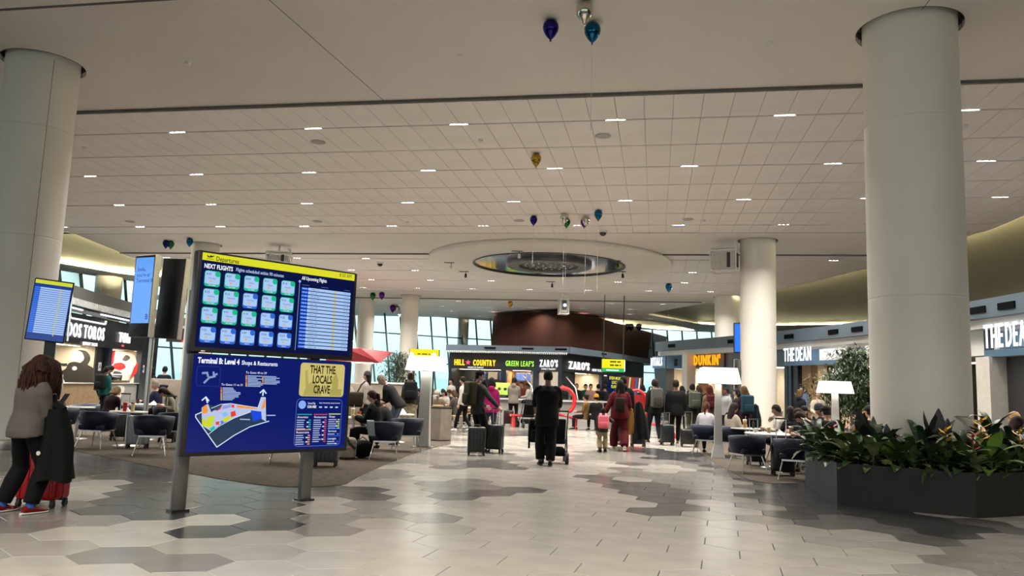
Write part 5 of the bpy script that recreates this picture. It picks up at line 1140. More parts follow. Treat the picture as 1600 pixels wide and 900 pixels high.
M_ficus = mat('ficus_leaf', (.018, .035, .016), .5, var=.4, scale=3); M_bamboo = mat('bamboo_leaf', (.020, .042, .011), .6, var=.4, scale=3)
tree('dark leafy tree in front of the slim column near the windows', 621, 31, 1.2, 2.72, .75, 2600, .15, M_ficus, 3)
tree('tall feathery bamboo standing left of the big right column', 1337, 23.4, 1.0, 3.05, .85, 3800, .21, M_bamboo, 5, 4)
tree('low bushy bamboo under the lamp shade on the right', 1303, 24.6, .5, 2.3, .95, 2000, .19, M_bamboo, 8, 3)
tree('bamboo seen at the far side of the right lamp post', 1364, 24.4, .6, 2.6, .8, 1500, .2, M_bamboo, 9, 3)

# ------------------------------------------------------------------ planter with plants around the big column
pts = [(5.04, 13.36), (4.60, 11.03), (6.03, 10.17), (6.87, 10.55), (9.2, 11.6), (9.3, 14.2), (7.2, 15.1)]
pl = thing('planter', 'faceted charcoal planter box around the big right column', 'planter', (0, 0, 0)); M_plant = mat('planter_steel', (.016, .016, .0155), .6, var=.06, spec=.2)
cx_, cy_ = sum(a for a, b in pts) / 7, sum(b for a, b in pts) / 7
for i in range(7):
    a, b = Vector(pts[i]), Vector(pts[(i + 1) % 7]); m = (a + b) / 2; d = b - a; n = Vector((-d.y, d.x)).normalized(); n = n if n.dot(m - Vector((cx_, cy_))) < 0 else -n
    MB().box((m.x + n.x * .02, m.y + n.y * .02, .28), (d.length - .006, .04, .56), rz=math.atan2(d.y, d.x)).build('side_panel', mat('planter_blue_steel', (.030, .040, .055), .5, spec=.3) if i == 0 else M_plant, pl)
# soil stops short of the column's jacket
cc = COLP[1][0]; oc = [(cc.x + .74 * math.cos(2 * PI * k / 28), cc.y + .74 * math.sin(2 * PI * k / 28)) for k in range(28)]
fl = [Vector((x, y, 0)) for x, y in pts] + [Vector((x, y, 0)) for x, y in oc]; tr = tessellate_polygon([[Vector((x, y, 0)) for x, y in pts], [Vector((x, y, 0)) for x, y in oc]])
MB().add([(p.x, p.y, .50) for p in fl], [tuple(t) for t in tr]).build('soil', mat('soil', (.04, .03, .02), .9), pl)
def leafmesh(L, wd, arch, fold=.25, tip=1.0, seg=5):
    mb = MB(); vs = []
    for i in range(seg + 1):
        t = i / seg; w = wd * math.sin(PI * (t ** .8) * .96 + .04) * (1 if t < .6 else tip); ang = arch * t; x = L * (t - arch * .12 * t * t); z = L * (.55 * t - .5 * arch * t * t)
        vs += [(-w, x, z + w * fold), (0, x, z), (w, x, z + w * fold)]
    fs = []
    for i in range(seg): b = i * 3; fs += [(b, b + 1, b + 4, b + 3), (b + 1, b + 2, b + 5, b + 4)]
    mb.add(vs, fs, 0, True); return mb
LEAFK = {}
def leafm(n, c, v=.25): return mat('leaf_' + n, c, .42, var=v, scale=9, spec=.35)
KIND = {'broad': ((.30, .055, .9), 15, leafm('broad', (.036, .070, .020)), .55, 'broad-leaved green plant'), 'lime': ((.30, .05, .8), 10, leafm('lime', (.11, .19, .025)), .75, 'lime green leafy plant'), 'strap': ((.46, .028, 1.1), 16, leafm('strap', (.022, .048, .018)), .8, 'strap-leaved dark green plant'), 'rubber': ((.36, .085, .35), 8, leafm('rubber', (.010, .009, .010)), 1.15, 'blackish rubber plant with upright leaves'), 'varieg': ((.26, .05, .9), 15, leafm('varieg', (.12, .15, .055), .5), .6, 'pale variegated plant'), 'brom': ((.32, .022, .9), 14, leafm('brom', (.055, .10, .02)), .7, 'bromeliad'), 'dracaena': ((.52, .04, 1.25), 15, leafm('dracaena', (.028, .054, .028)), .9, 'arching glossy dracaena')}
for k, v in KIND.items(): LEAFK[k] = [leafmesh(v[0][0] * q, v[0][1] * (1.05 - .1 * i), v[0][2] * (1 + .25 * (i - 1))).mesh('leaf', v[2]) for i, q in enumerate((.85, 1.0, 1.15))]
M_stem = mat('stem_green', (.05, .07, .02), .6); M_fly = mat('flower_yellow', (.75, .42, .02), .5, var=.2); M_flr = mat('flower_crimson', (.35, .02, .04), .5, var=.2)
pr = random.Random(21); pcount = {}
_pp = [(a * .985 + cx_ * .015, b * .985 + cy_ * .015) for a, b in pts]
def spot(px, off):
    """a place in the soil: behind the front edge met under photo column px, off metres further in, clear of the column"""
    D = 9.6
    while not inside(pts, *gp(px, D)[:2]) and D < 14: D += .02
    D += off; p = gp(px, D); q = Vector((p.x - cc.x, p.y - cc.y))
    if q.length < .98: q = q.normalized() * .98; p.x, p.y = cc.x + q.x, cc.y + q.y
    return Vector((p.x, p.y, .5))
def plant(kind, px, py, label, s=1.0, flower=None, up=0.0):
    p = spot(px, py); t = thing('planter_plant', label, 'plant', (p.x, p.y, .50)); n = KIND[kind][1]
    MB().tube([(0, 0, 0), (.01, 0, .10 * s + up)], [.016, .010], 6).build('stem', M_stem, t)
    for i in range(n):
        a = i * 2.399 + pr.uniform(-.3, .3); o = obj('leaf', LEAFK[kind][i % 3], t, (0, 0, .015 + up * .6 + .15 * s * i / n)); tl = KIND[kind][3] * (i / n) * 1.25 + (.35 if kind == 'rubber' else -.24); o.rotation_euler = (tl + pr.uniform(-.15, .15), pr.uniform(-.15, .15), a); o.scale = (s, s, s * pr.uniform(.85, 1.15))
    if flower:
        mb = MB(); mb.tube([(0, 0, .1), (0, 0, .36 * s)], .008, 5); mb.build('flower_stalk', M_stem, t)
        for k in range(9):
            a = k * 2.4; z = .26 * s + .018 * k * s; q = MB(); q.add([(0, 0, z), (.045 * s * math.cos(a - .4), .045 * s * math.sin(a - .4), z + .03), (.085 * s * math.cos(a), .085 * s * math.sin(a), z + .05 * s), (.045 * s * math.cos(a + .4), .045 * s * math.sin(a + .4), z + .03)], [(0, 1, 2, 3)]); q.build('petal', flower, t)
# front band left to right, then behind
PLANTS = [('strap', 1272, 722, 1.0), ('broad', 1290, 728, .9), ('varieg', 1318, 733, .9), ('broad', 1340, 733, 1.0), ('varieg', 1362, 738, 1.0), ('lime', 1385, 738, .85), ('broad', 1405, 741, 1.0), ('varieg', 1425, 744, .9), ('strap', 1447, 744, .9), ('broad', 1468, 747, 1.0), ('brom', 1476, 747, .9), ('broad', 1500, 749, 1.0), ('varieg', 1520, 750, .8), ('lime', 1545, 748, 1.1), ('broad', 1565, 748, .9), ('brom', 1592, 747, .9), ('strap', 1612, 746, 1.0),
 ('broad', 1285, 715, 1.1), ('broad', 1306, 718, 1.1), ('lime', 1332, 720, 1.0), ('broad', 1352, 722, 1.1), ('dracaena', 1375, 728, .9), ('broad', 1398, 733, 1.0), ('dracaena', 1435, 736, .95), ('broad', 1458, 737, 1.0), ('broad', 1488, 740, 1.1), ('lime', 1515, 738, 1.0), ('brom', 1533, 738, 1.1), ('broad', 1552, 736, 1.1), ('dracaena', 1575, 732, 1.0), ('broad', 1600, 736, 1.0), ('broad', 1318, 707, 1.1), ('dracaena', 1360, 713, .9), ('broad', 1530, 722, 1.2), ('dracaena', 1556, 716, 1.1), ('broad', 1590, 722, 1.2)]
for i, (k, x, y, s) in enumerate(PLANTS):
    fl_ = {10: M_fly, 15: M_fly, 27: M_fly, 12: M_flr}.get(i)
    row = 'front edge' if i < 17 else 'second row'; idx = i if i < 17 else i - 17
    plant(k, x + (i % 3 - 1) * 2, .24 + .06 * (i % 2) if i < 17 else .62 + .1 * (i % 3) if i < 31 else 1.3, '%s%s, %s from left along the planter %s' % (KIND[k][4], ' with yellow flower' if fl_ is M_fly else ' with crimson flower' if fl_ else '', ORD[idx], row), s * 1.6, fl_, .0)
for a in (('rubber', 1352, .9, 'blackish rubber plant left of the big column base', 1.35, None, .22), ('rubber', 1462, .75, 'blackish rubber plant with big upright leaves in front of the column', 1.3, None, .30), ('dracaena', 1548, 1.1, 'tall arching dracaena right of the big column', 1.4, None, .42), ('strap', 1318, 1.0, 'strap-leaved plant with red flower at the rear left of planter', 1.3, M_flr, .2), ('rubber', 1388, .8, 'low dark rubber plant touching the left side of the column', 1.0, None, .15), ('dracaena', 1278, .7, 'arching dracaena at the left rear corner of planter', 1.2, None, .15), ('broad', 1300, .45, 'flowering broad-leaved plant with a dark crimson bloom at left', 1.3, M_flr, .15), ('dracaena', 1502, .7, 'arching dracaena in front of the right side of the column', 1.2, None, .15), ('broad', 1425, .5, 'broad-leaved plant at the foot of the column, centre', 1.5, None, .08)): plant(*a)
# ------------------------------------------------------------------ people
PQ = []          # bodies and garments waiting to be fused into single surfaces
SKINS = {'fair': (.42, .25, .18), 'tan': (.30, .16, .10), 'brown': (.14, .07, .042), 'dark': (.06, .032, .022)}
CLO = {}
def cloth(c, rough=.85):
    k = 'cloth_%s' % (c if isinstance(c, str) else '_'.join('%02d' % int(x * 99) for x in c))
    if isinstance(c, str): c = rgb(c)
    return mat(k, c, rough, var=.07, scale=9, bump=.25, bscale=60, spec=.2)
M_shoe = mat('sole_white', (.55, .53, .5), .6)
M_lips = mat('lips', (.30, .09, .08), .5)
M_eye = mat('eye_dark', (.02, .015, .012), .2); M_eyew = mat('eye_white', (.6, .58, .55), .3)
def hairm(c): return mat('hair_' + c.lstrip('#'), c, .65, var=.35, scale=30, bump=.5, bscale=120, spec=.15)

def head_arrays():
    """face, ears and skull as one surface; looks along +Y, chin to crown about .235, centred between the ears"""
    mb = MB(); n, m = 28, 20; rings = []
    for i in range(1, m):
        ph = PI * i / m; r = []
        for j in range(n):
            th = 2 * PI * j / n; x = math.sin(ph) * math.cos(th); y = math.sin(ph) * math.sin(th); z = -math.cos(ph)
            X, Y, Z = x * .076, y * .095, z * .120
            if z < -.1:                                   # jaw narrows and comes forward, nape stays in
                k = (-z - .1) / .9; X *= 1 - .34 * k; Y = Y * (1 - .30 * k) + .020 * k
            fr = max(0, y)
            g = lambda cx, cz, sx_, sz_: math.exp(-((X - cx) / sx_) ** 2 - ((Z - cz) / sz_) ** 2) * (1 if y > 0 else 0)
            Y += .024 * g(0, -.022, .013, .020) + .010 * g(0, .006, .009, .022)      # nose tip, bridge
            Y += .006 * g(0, .030, .045, .012)                                        # brow
            Y -= .010 * (g(.031, .006, .016, .012) + g(-.031, .006, .016, .012))      # eye sockets
            Y += .006 * (g(.042, -.025, .02, .02) + g(-.042, -.025, .02, .02))        # cheeks
            Y += .008 * g(0, -.060, .022, .007) - .004 * g(0, -.075, .02, .006) + .010 * g(0, -.098, .024, .014)  # lips, chin
            r.append((X, Y, Z))
        rings.append(r)
    mb.loft(rings, 0, False)
    mb.add([(0, .016, -.118)] + rings[0], [(0, (j + 1) % n + 1, j + 1) for j in range(n)], 0, True); mb.add([(0, 0, .12)] + rings[-1], [(0, j + 1, (j + 1) % n + 1) for j in range(n)], 0, True)
    for s in (-1, 1):
        mb.ball((s * .077, -.004, -.006), (.012, .020, .032), 8, 6, 0)
        mb.ball((s * .031, .079, .006), (.0125, .0085, .0075), 8, 6, 1); mb.ball((s * .031, .0855, .006), (.0055, .004, .0055), 6, 5, 2)
    mb.ball((0, .100, -.060), (.022, .005, .0065), 8, 5, 3)
    mb.tube([(0, -.012, -.05), (0, -.016, -.13), (0, -.03, -.20)], [(.052, .056), (.053, .056), (.058, .062)], 12, 0, ref=(1, 0, 0))
    return mb
HEAD = head_arrays()
def add_mb(dst, src, M):
    b = len(dst.v); dst.v += [tuple(M @ Vector(p)) for p in src.v]; dst.f += [tuple(i + b for i in f) for f in src.f]; dst.mi += src.mi; dst.sm += src.sm
def ik(a, b, l1, l2, pole):
    d = b - a; L = d.length
    if L > (l1 + l2) * .995: b = a + d * ((l1 + l2) * .995 / L); d = b - a; L = d.length
    t = d / L; x = (l1 * l1 - l2 * l2 + L * L) / (2 * L); h = math.sqrt(max(1e-6, l1 * l1 - x * x))
    p = Vector(pole); p = (p - t * p.dot(t)); p = p.normalized() if p.length > 1e-4 else t.orthogonal().normalized()
    return a + t * x + p * h, b
def hand(mb, wrist, elbow, side, curl=.5, palm=None):
    """palm, four unequal curled fingers and a side thumb; appended to the body surface at the wrist"""
    d = (wrist - elbow).normalized(); n = Vector(palm) if palm else Vector((-side, 0, 0)); n = (n - d * n.dot(d))
    n = n.normalized() if n.length > 1e-3 else d.orthogonal().normalized()
    w = d.cross(n).normalized()            # across the knuckles
    mb.tube([wrist - d * .03, wrist + d * .03, wrist + d * .085], [(.026, .020), (.038, .016), (.040, .013)], 10, 0, ref=w)
    for k, (o, L) in enumerate(((-.030, .066), (-.010, .078), (.010, .074), (.029, .058))):
        b = wrist + d * .080 + w * o; a1 = curl * .7; a2 = curl * 1.5
        p1 = b + (d * math.cos(a1) + n * math.sin(a1)) * L * .5; p2 = p1 + (d * math.cos(a2) + n * math.sin(a2)) * L * .5
        mb.tube([b, p1, p2], [.0095, .0088, .0065], 6, 0)
    s = w if (w.dot(Vector((0, 1, 0))) > 0 or abs(w.y) < .2) else -w
    b = wrist + d * .02 + s * .030; mb.tube([b, b + d * .03 + s * .022 + n * .012, b + d * .058 + s * .020 + n * .03], [.012, .0105, .0075], 6, 0)
class Pose: pass
def skeleton(h=1.72, seated=False, lean=0.0, feet=None, hands=None, look=(0, 0), hipz=None, twist=0.0, female=False, arms_pole=None, width=1.0, slump=0.0):
    """joints in metres for a figure facing +Y; lean bends the trunk forward at the hips"""
    s = h / 1.72; J = Pose(); J.s = s; J.female = female; J.w = width
    hz = hipz if hipz is not None else (.50 if seated else .915 * s)
    J.pel = Vector((0, 0, hz))
    R = Matrix.Rotation(-lean, 3, 'X') @ Matrix.Rotation(twist, 3, 'Z')
    def up(x, y, z): return J.pel + R @ Vector((x * s, y * s, z * s))
    J.R = R; sw = .152 if female else .172
    J.waist = up(0, .0, .18); J.chest = up(0, .005, .36); J.neck = up(0, -.015, .535)
    J.sh = {k: up(k * sw * width, -.01, .455) for k in (-1, 1)}
    HR = R @ Matrix.Rotation(-slump, 3, 'X') @ Matrix.Rotation(look[0], 3, 'Z') @ Matrix.Rotation(look[1], 3, 'X')
    J.head = J.neck + R @ Vector((0, 0, .045 * s)) + HR @ Vector((0, .03 * s, .115 * s)); J.HR = HR
    J.hip = {k: J.pel + Vector((k * .092 * s, 0, -.02)) for k in (-1, 1)}
    feet = feet or ({-1: (-.13, .42, .08), 1: (.13, .40, .08)} if seated else {-1: (-.10, -.02, .08), 1: (.10, .03, .08)})
    J.an = {}; J.kn = {}
    for k in (-1, 1):
        f = Vector(feet[k]); J.kn[k], J.an[k] = ik(J.hip[k], f, .43 * s, .43 * s, (k * .12, 1, .25 if seated else 0))
    hands = hands or {-1: None, 1: None}; J.el = {}; J.wr = {}
    for k in (-1, 1):
        t = Vector(hands[k]) if hands.get(k) is not None else J.sh[k] + Vector((k * .07, .05, -.53 * s))
        pole = (arms_pole or {}).get(k, (k * .35, -1, -.25))
        J.el[k], J.wr[k] = ik(J.sh[k], t, .285 * s, .255 * s, pole)
    return J
def trunk(mb, J, f=0.0, top=True, hem=0.0, flare=1.0):
    s = J.s; R = J.R; x = R @ Vector((1, 0, 0)); w = J.w
    hipw, waw, chw = (.178, .140, .158) if J.female else (.170, .155, .180)
    P = []; rr = []
    if hem: P.append(J.pel + R @ Vector((0, 0, -hem * s))); rr.append(((hipw + .01) * s * w * flare + f, .118 * s * w * flare + f))
    P += [J.pel + R @ Vector((0, -.01, -.03 * s)), J.pel + R @ Vector((0, -.005, .08 * s)), J.waist, J.chest, J.pel + R @ Vector((0, 0, .44 * s))]
    rr += [(hipw * s * w + f, .118 * s * w + f), ((hipw - .01) * s * w + f, .112 * s * w + f), (waw * s * w + f, .100 * s * w + f), (chw * s * w + f, .116 * s * w + f), (chw * .98 * s * w + f, .098 * s * w + f)]
    if top: P.append(J.pel + R @ Vector((0, -.008, .505 * s))); rr.append((.120 * s + f * .7, .074 * s + f * .7)); P.append(J.neck + R @ Vector((0, 0, .0))); rr.append((.060 * s + f * .6, .060 * s + f * .6))
    mb.tube(P, rr, 18, ref=x)
def sleeve(mb, J, k, f=0.0, frac=1.0):
    s = J.s * (.92 if J.female else 1); a, e, w = J.sh[k], J.el[k], J.wr[k]; pts = [a + (J.neck - a) * .45, a + (J.neck - a) * .12 + Vector((0, 0, .006)), a.lerp(e, .18), a.lerp(e, .55), e]; rad = [.040 * s + f * .6, .054 * s + f * .8, .058 * s + f, .047 * s + f, .040 * s + f]
    if frac > .5: pts += [e.lerp(w, .45), e.lerp(w, min(1, (frac - .5) * 2))]; rad += [.038 * s + f, .028 * s + f * .8]
    mb.tube(pts, rad, 12)
def legtube(mb, J, k, f=0.0, frac=1.0, wide=0.0):
    s = J.s; h, kn, an = J.hip[k], J.kn[k], J.an[k]
    pts = [h + Vector((0, 0, .03)), h.lerp(kn, .35), kn.lerp(h, .12), kn, kn.lerp(an, .35), kn.lerp(an, frac)]
    mb.tube(pts, [.088 * s + f, .080 * s + f, .060 * s + f + wide * .5, .056 * s + f + wide * .7, .056 * s + f + wide, .040 * s + f + wide], 12)
def fuse(name, mb, mats, parent, vox, extra=None, smooth=2):
    PQ.append((name, mb, mats, parent, vox, extra, smooth))
def flush_people():
    tmp = []
    for name, mb, mats, parent, vox, extra, sm in PQ:
        me = mb.mesh(name, mats[0]); o = bpy.data.objects.new('tmp', me); COL.objects.link(o)
        r = o.modifiers.new('r', 'REMESH'); r.mode = 'VOXEL'; r.voxel_size = vox; r.use_smooth_shade = True
        if sm: q = o.modifiers.new('s', 'SMOOTH'); q.factor = .5; q.iterations = sm
        tmp.append(o)
    dg = bpy.context.evaluated_depsgraph_get(); dg.update()
    for (name, mb, mats, parent, vox, extra, sm), o in zip(PQ, tmp):
        me = bpy.data.meshes.new_from_object(o.evaluated_get(dg))
        if extra is not None:
            n = len(me.vertices); co = np.empty(n * 3); me.vertices.foreach_get('co', co)
            vs = [tuple(p) for p in co.reshape(-1, 3)] + extra.v; fs = [tuple(p.vertices) for p in me.polygons]; k = len(fs)
            fs += [tuple(i + n for i in f) for f in extra.f]; m2 = bpy.data.meshes.new(name); m2.from_pydata(vs, [], fs)
            m2.polygons.foreach_set('material_index', [0] * k + extra.mi); m2.polygons.foreach_set('use_smooth', [True] * len(fs)); bpy.data.meshes.remove(me); me = m2
        me.materials.clear()
        for m in mats: me.materials.append(m)
        me.name = name; me.update(); obj(name, me, parent)
    for o in tmp:
        m = o.data; bpy.data.objects.remove(o); bpy.data.meshes.remove(m)
    PQ.clear()
def hair(root, J, style, color):
    m = hairm(color); H = Matrix.Translation(J.head) @ J.HR.to_4x4(); s = J.s; mb = MB(); WAVY = MB()
    def shell(low_back=-.05, low_side=.0, th=.012, fr=.045, puff=1.0, sd=0.0, n=26):
        r2 = random.Random(4); rings = []
        for i in range(10):
            ph = i / 9
            ring = []
            for j in range(n):
                a = 2 * PI * j / n; fy = math.sin(a)                     # +1 front
                low = fr if fy > .45 else (low_side if fy > -.25 else low_back)
                zz = .128 - (.128 - low) * (ph ** 1.25)
                rr = math.sqrt(max(0.0, 1 - (max(-.99, min(.995, zz / .128))) ** 2)) if zz > 0 else 1 - .1 * (zz / .12) ** 2
                k = (1 + sd * r2.uniform(-1, 1)) * puff
                ring.append((.0765 * rr * math.cos(a) * k + th * math.cos(a), (.0955 * rr * fy + th * fy) * k - .003, zz * (1 if zz < 0 else 1.0) + th * .6 * (1 - ph)))
            rings.append(ring)
        mb.loft(rings, 0, True)
    if style in ('short', 'crop'): shell(-.065, -.015, .010 if style == 'crop' else .016)
    elif style == 'bun': shell(-.07, -.02, .014); mb.ball((0, -.10, .085), (.045, .04, .04))
    elif style == 'pony': shell(-.07, -.02, .014); mb.tube([(0, -.095, .05), (0, -.14, .02), (0, -.135, -.10), (0, -.12, -.22)], [.02, .035, .035, .012], 10)
    elif style in ('long', 'bob', 'curly'):
        L = {'long': .34, 'bob': .16, 'curly': .12}[style]; shell(*((-.11, -.10, .030) if style == 'curly' else (-.08, -.06, .018)), puff=1.12 if style == 'curly' else 1.0)
        rings = []; r2 = random.Random(9)
        for i in range(9):
            t = i / 8; z = .03 - t * L; wd = (.088 + .03 * math.sin(t * 2.4)) * (1.6 if style == 'curly' else 1.0); ring = []
            for j in range(20):
                a = PI * 1.0 + PI * 1.0 * j / 19 if False else 2 * PI * j / 20
                q = 1 + (r2.uniform(-.10, .10) if style == 'curly' else 0)
                yy = -.050 + .062 * math.sin(a) * (1.2 if style == 'curly' else 1)
                ring.append((wd * math.cos(a) * q, yy * q - .012 * t, z + (r2.uniform(-.015, .015) if style == 'curly' else 0)))
            rings.append(ring)
        mb.loft(rings, 0, True)
        if style == 'curly':
            for k in range(300):
                a = r2.uniform(-.9, PI + .9) + PI; u = r2.random(); fi = u * (1.75 if math.sin(a) < -.3 else 1.15)
                c = H @ Vector((0, 0, .02)); S = H @ Vector((.085 * math.sin(fi) * math.cos(a), .102 * math.sin(fi) * math.sin(a), .132 * math.cos(fi)))
                out = S - c; out.z = 0; out = out.normalized() if out.length > 1e-3 else Vector((0, -1, 0)); sd = Vector((-out.y, out.x, 0)); ph = r2.uniform(0, 6); L_ = r2.uniform(.26, .40); pts_ = []
                for i in range(8):
                    q_ = i / 7; pts_.append(S + out * (.115 * math.sin(min(1, q_ * 1.5) * 1.5) * (1 - .3 * u)) + Vector((0, 0, .02 * math.sin(q_ * 3) - L_ * q_ * q_ * .35 - L_ * q_ * .65)) + (sd * math.sin(q_ * 13 + ph) + out * math.cos(q_ * 11 + ph)) * .012)
                WAVY.tube([tuple(p) for p in pts_], [.010, .014, .016, .016, .015, .014, .011, .004], 5)
    elif style == 'afro': shell(-.06, -.02, .04, .05, 1.15, .03)
    mb2 = MB(); add_mb(mb2, mb, H @ Matrix.Scale(s, 4)); add_mb(mb2, WAVY, Matrix.Identity(4)); mb2.build('hair', m, root)
def hat(root, J, kind, color):
    H = Matrix.Translation(J.head) @ J.HR.to_4x4() @ Matrix.Scale(J.s, 4); mb = MB()
    if kind == 'cap':
        mb.lathe([(.098, .035), (.102, .05), (.098, .085), (.075, .125), (.03, .143), (.002, .146)], (0, -.004, 0), 18); mb.add([(.07 * math.cos(a), .07 + .10 * math.sin(a), .045 - .012 * math.sin(a)) for a in [PI * k / 8 for k in range(9)]] + [(.07 * math.cos(a), .07 + .10 * math.sin(a), .037 - .012 * math.sin(a)) for a in [PI * k / 8 for k in range(9)]], [tuple(range(9)), tuple(range(17, 8, -1))] + [(k + 1, k, 9 + k, 10 + k) for k in range(8)], 0)
    else: mb.lathe([(.100, .02), (.106, .03), (.105, .055), (.100, .06), (.098, .10), (.07, .145), (.02, .165), (.002, .166)], (0, -.006, 0), 18)
    o = MB(); add_mb(o, mb, H); o.build('cap' if kind == 'cap' else 'knit_hat', cloth(color), root)
def person(label, loc, rz, J, skin='fair', top='#222222', trousers='#15161a', shoes='#111111', hr=('short', '#2a1c12'), hatk=None, fine=False, sleeve_f=1.0, hem=.10, fit=.012, wide=.0, hood=False, coat=0.0, soles=True, group=None, waist=None, flare=1.0, collar=False, skirt=None, socks=None):
    t = thing('person', label, 'person', loc, rz, group); vox = .016 if fine else .026; s = J.s
    b = MB(); trunk(b, J, -.004)
    for k in (-1, 1): sleeve(b, J, k, -.003); legtube(b, J, k, -.004)
    for k in (-1, 1): b.tube([J.an[k] + Vector((0, -.03, -.02)), J.an[k] + Vector((0, .05, -.045)), J.an[k] + Vector((0, .13, -.055))], [.04, .04, .03], 8)
    b.tube([J.neck - J.R @ Vector((0, 0, .05)), J.neck + J.R @ Vector((0, .005, .05 * s)), J.head + J.HR @ Vector((0, -.01, -.05)) * s], [.064 * s, .054 * s, .05 * s], 10)
    ex = MB(); add_mb(ex, HEAD, Matrix.Translation(J.head) @ J.HR.to_4x4() @ Matrix.Scale(s, 4))
    for k in (-1, 1): hand(ex, J.wr[k], J.el[k], k, .75)
    fuse('body', b, [mat('skin_' + skin, SKINS[skin], .5, var=.06, scale=20), M_eyew, M_eye, M_lips], t, vox, ex)
    g = MB(); trunk(g, J, fit + .008, True, coat or hem, flare)
    for k in (-1, 1): sleeve(g, J, k, fit + .004, sleeve_f)
    if hood: g.ball(tuple(J.neck + J.R @ Vector((0, -.07, .0)) * s), (.10 * s, .06 * s, .085 * s))
    if collar: g.tube([J.neck + J.R @ Vector((0, -.01, -.03)), J.neck + J.R @ Vector((0, -.012, .07 * s))], [.085 * s, .078 * s], 12)
    fuse('coat' if coat else 'top', g, [cloth(top)], t, vox)
    l = MB(); P = J.pel + Vector((0, 0, -.03)); l.tube([J.pel + J.R @ Vector((0, 0, .12 * s)), J.pel + J.R @ Vector((0, -.005, .02)), J.pel + Vector((0, 0, -.08 * s))], [(.158 * s * J.w, .108 * s * J.w), (.172 * s * J.w, .122 * s * J.w), (.165 * s * J.w, .115 * s * J.w)], 16, ref=(1, 0, 0))
    for k in (-1, 1): legtube(l, J, k, .010, .94, wide)
    fuse('trousers', l, [cloth(trousers)], t, vox)
    if skirt:
        q = MB(); q.tube([J.pel + Vector((0, 0, .14)), J.pel + Vector((0, 0, -.08)), J.pel + Vector((0, .02, -skirt[1]))], [(.17 * s, .12 * s), (.20 * s, .15 * s), (.24 * s, .19 * s)], 18, ref=(1, 0, 0)); q.build('skirt', skirt[0], t)
    for k in (-1, 1):
        a = J.an[k]; d = Vector((k * .12, 1, 0)).normalized() if not hasattr(J, 'foot') else Vector(J.foot[k]).normalized()
        tip = min(0.0, 0.0); z0 = a.z - .08 + .012
        mb = MB(); mb.tube([a + d * -.065 + Vector((0, 0, -.035)), a + Vector((0, 0, -.028)), a + d * .07 + Vector((0, 0, -.045)), a + d * .15 + Vector((0, 0, -.056)), a + d * .185 + Vector((0, 0, -.06))], [(.034, .036), (.042, .046), (.044, .032), (.040, .022), (.022, .012)], 12, ref=(1, 0, 0))
        sh = mb.build('shoe', cloth(shoes, .5), t)
        q = MB(); q.tube([a + d * -.085 + Vector((0, 0, -.07)), a + d * -.03 + Vector((0, 0, -.07)), a + d * .08 + Vector((0, 0, -.07)), a + d * .16 + Vector((0, 0, -.07)), a + d * .195 + Vector((0, 0, -.068))], [(.028, .011), (.038, .011), (.046, .011), (.042, .011), (.018, .009)], 10, ref=(1, 0, 0)); q.build('sole', M_shoe if soles else M_rubber, sh)
        if socks: q = MB(); q.cyl(a + Vector((0, 0, -.02)), a.lerp(J.kn[k], .22), .046, .05, 10); q.build('sock', cloth(socks), t)
    if hr: hair(t, J, *hr)
    if hatk: hat(t, J, *hatk)
    return t
def wpos(t_loc, rz, p): return Vector(t_loc) + Matrix.Rotation(rz, 3, 'Z') @ Vector(p)
def backpack(label, loc, rz, J, color, w=.31, h=.46, d=.17, strap=None, group=None, drop=0.0, pocket=True):
    """worn on the back of the figure with joints J; the straps run over its shoulders"""
    c = J.chest + J.R @ Vector((0, -.115 - d / 2, -.04 - drop)); t = thing('backpack', label, 'backpack', wpos(loc, rz, c), rz, group); m = cloth(color); X = J.R.to_4x4(); k = J.s
    mb = MB(); mb.M = X; mb.rbox((0, 0, 0), (w * k, d * k, h * k), .055 * k, seg=3); mb.build('body', m, t)
    if pocket: mb = MB(); mb.M = X; mb.rbox((0, -d * k * .55, -h * k * .2), (w * k * .75, .06 * k, h * k * .42), .025 * k); mb.build('front_pocket', cloth(strap or color), t)
    mb = MB(); mb.M = X; mb.tube([(-.03, d * k * .3, h * k * .5), (0, d * k * .1, h * k * .5 + .05), (.03, d * k * .3, h * k * .5)], .009, 6); mb.build('handle', M_rubber, t)
    for sx_ in (-1, 1):
        mb = MB(); mb.M = X; y = d * k / 2; mb.tube([(sx_ * .09 * k, y, h * k * .42), (sx_ * .11 * k, y + .05, h * k * .5 + .045), (sx_ * .125 * k, y + .17 * k, h * k * .5 + .02), (sx_ * .13 * k, y + .24 * k, h * k * .18), (sx_ * .15 * k, y + .14 * k, -h * k * .25), (sx_ * .13 * k, y, -h * k * .38)], [(.026, .008)] * 6, 6, ref=(1, 0, 0)); mb.build('strap', cloth(strap or color), t)
    return t
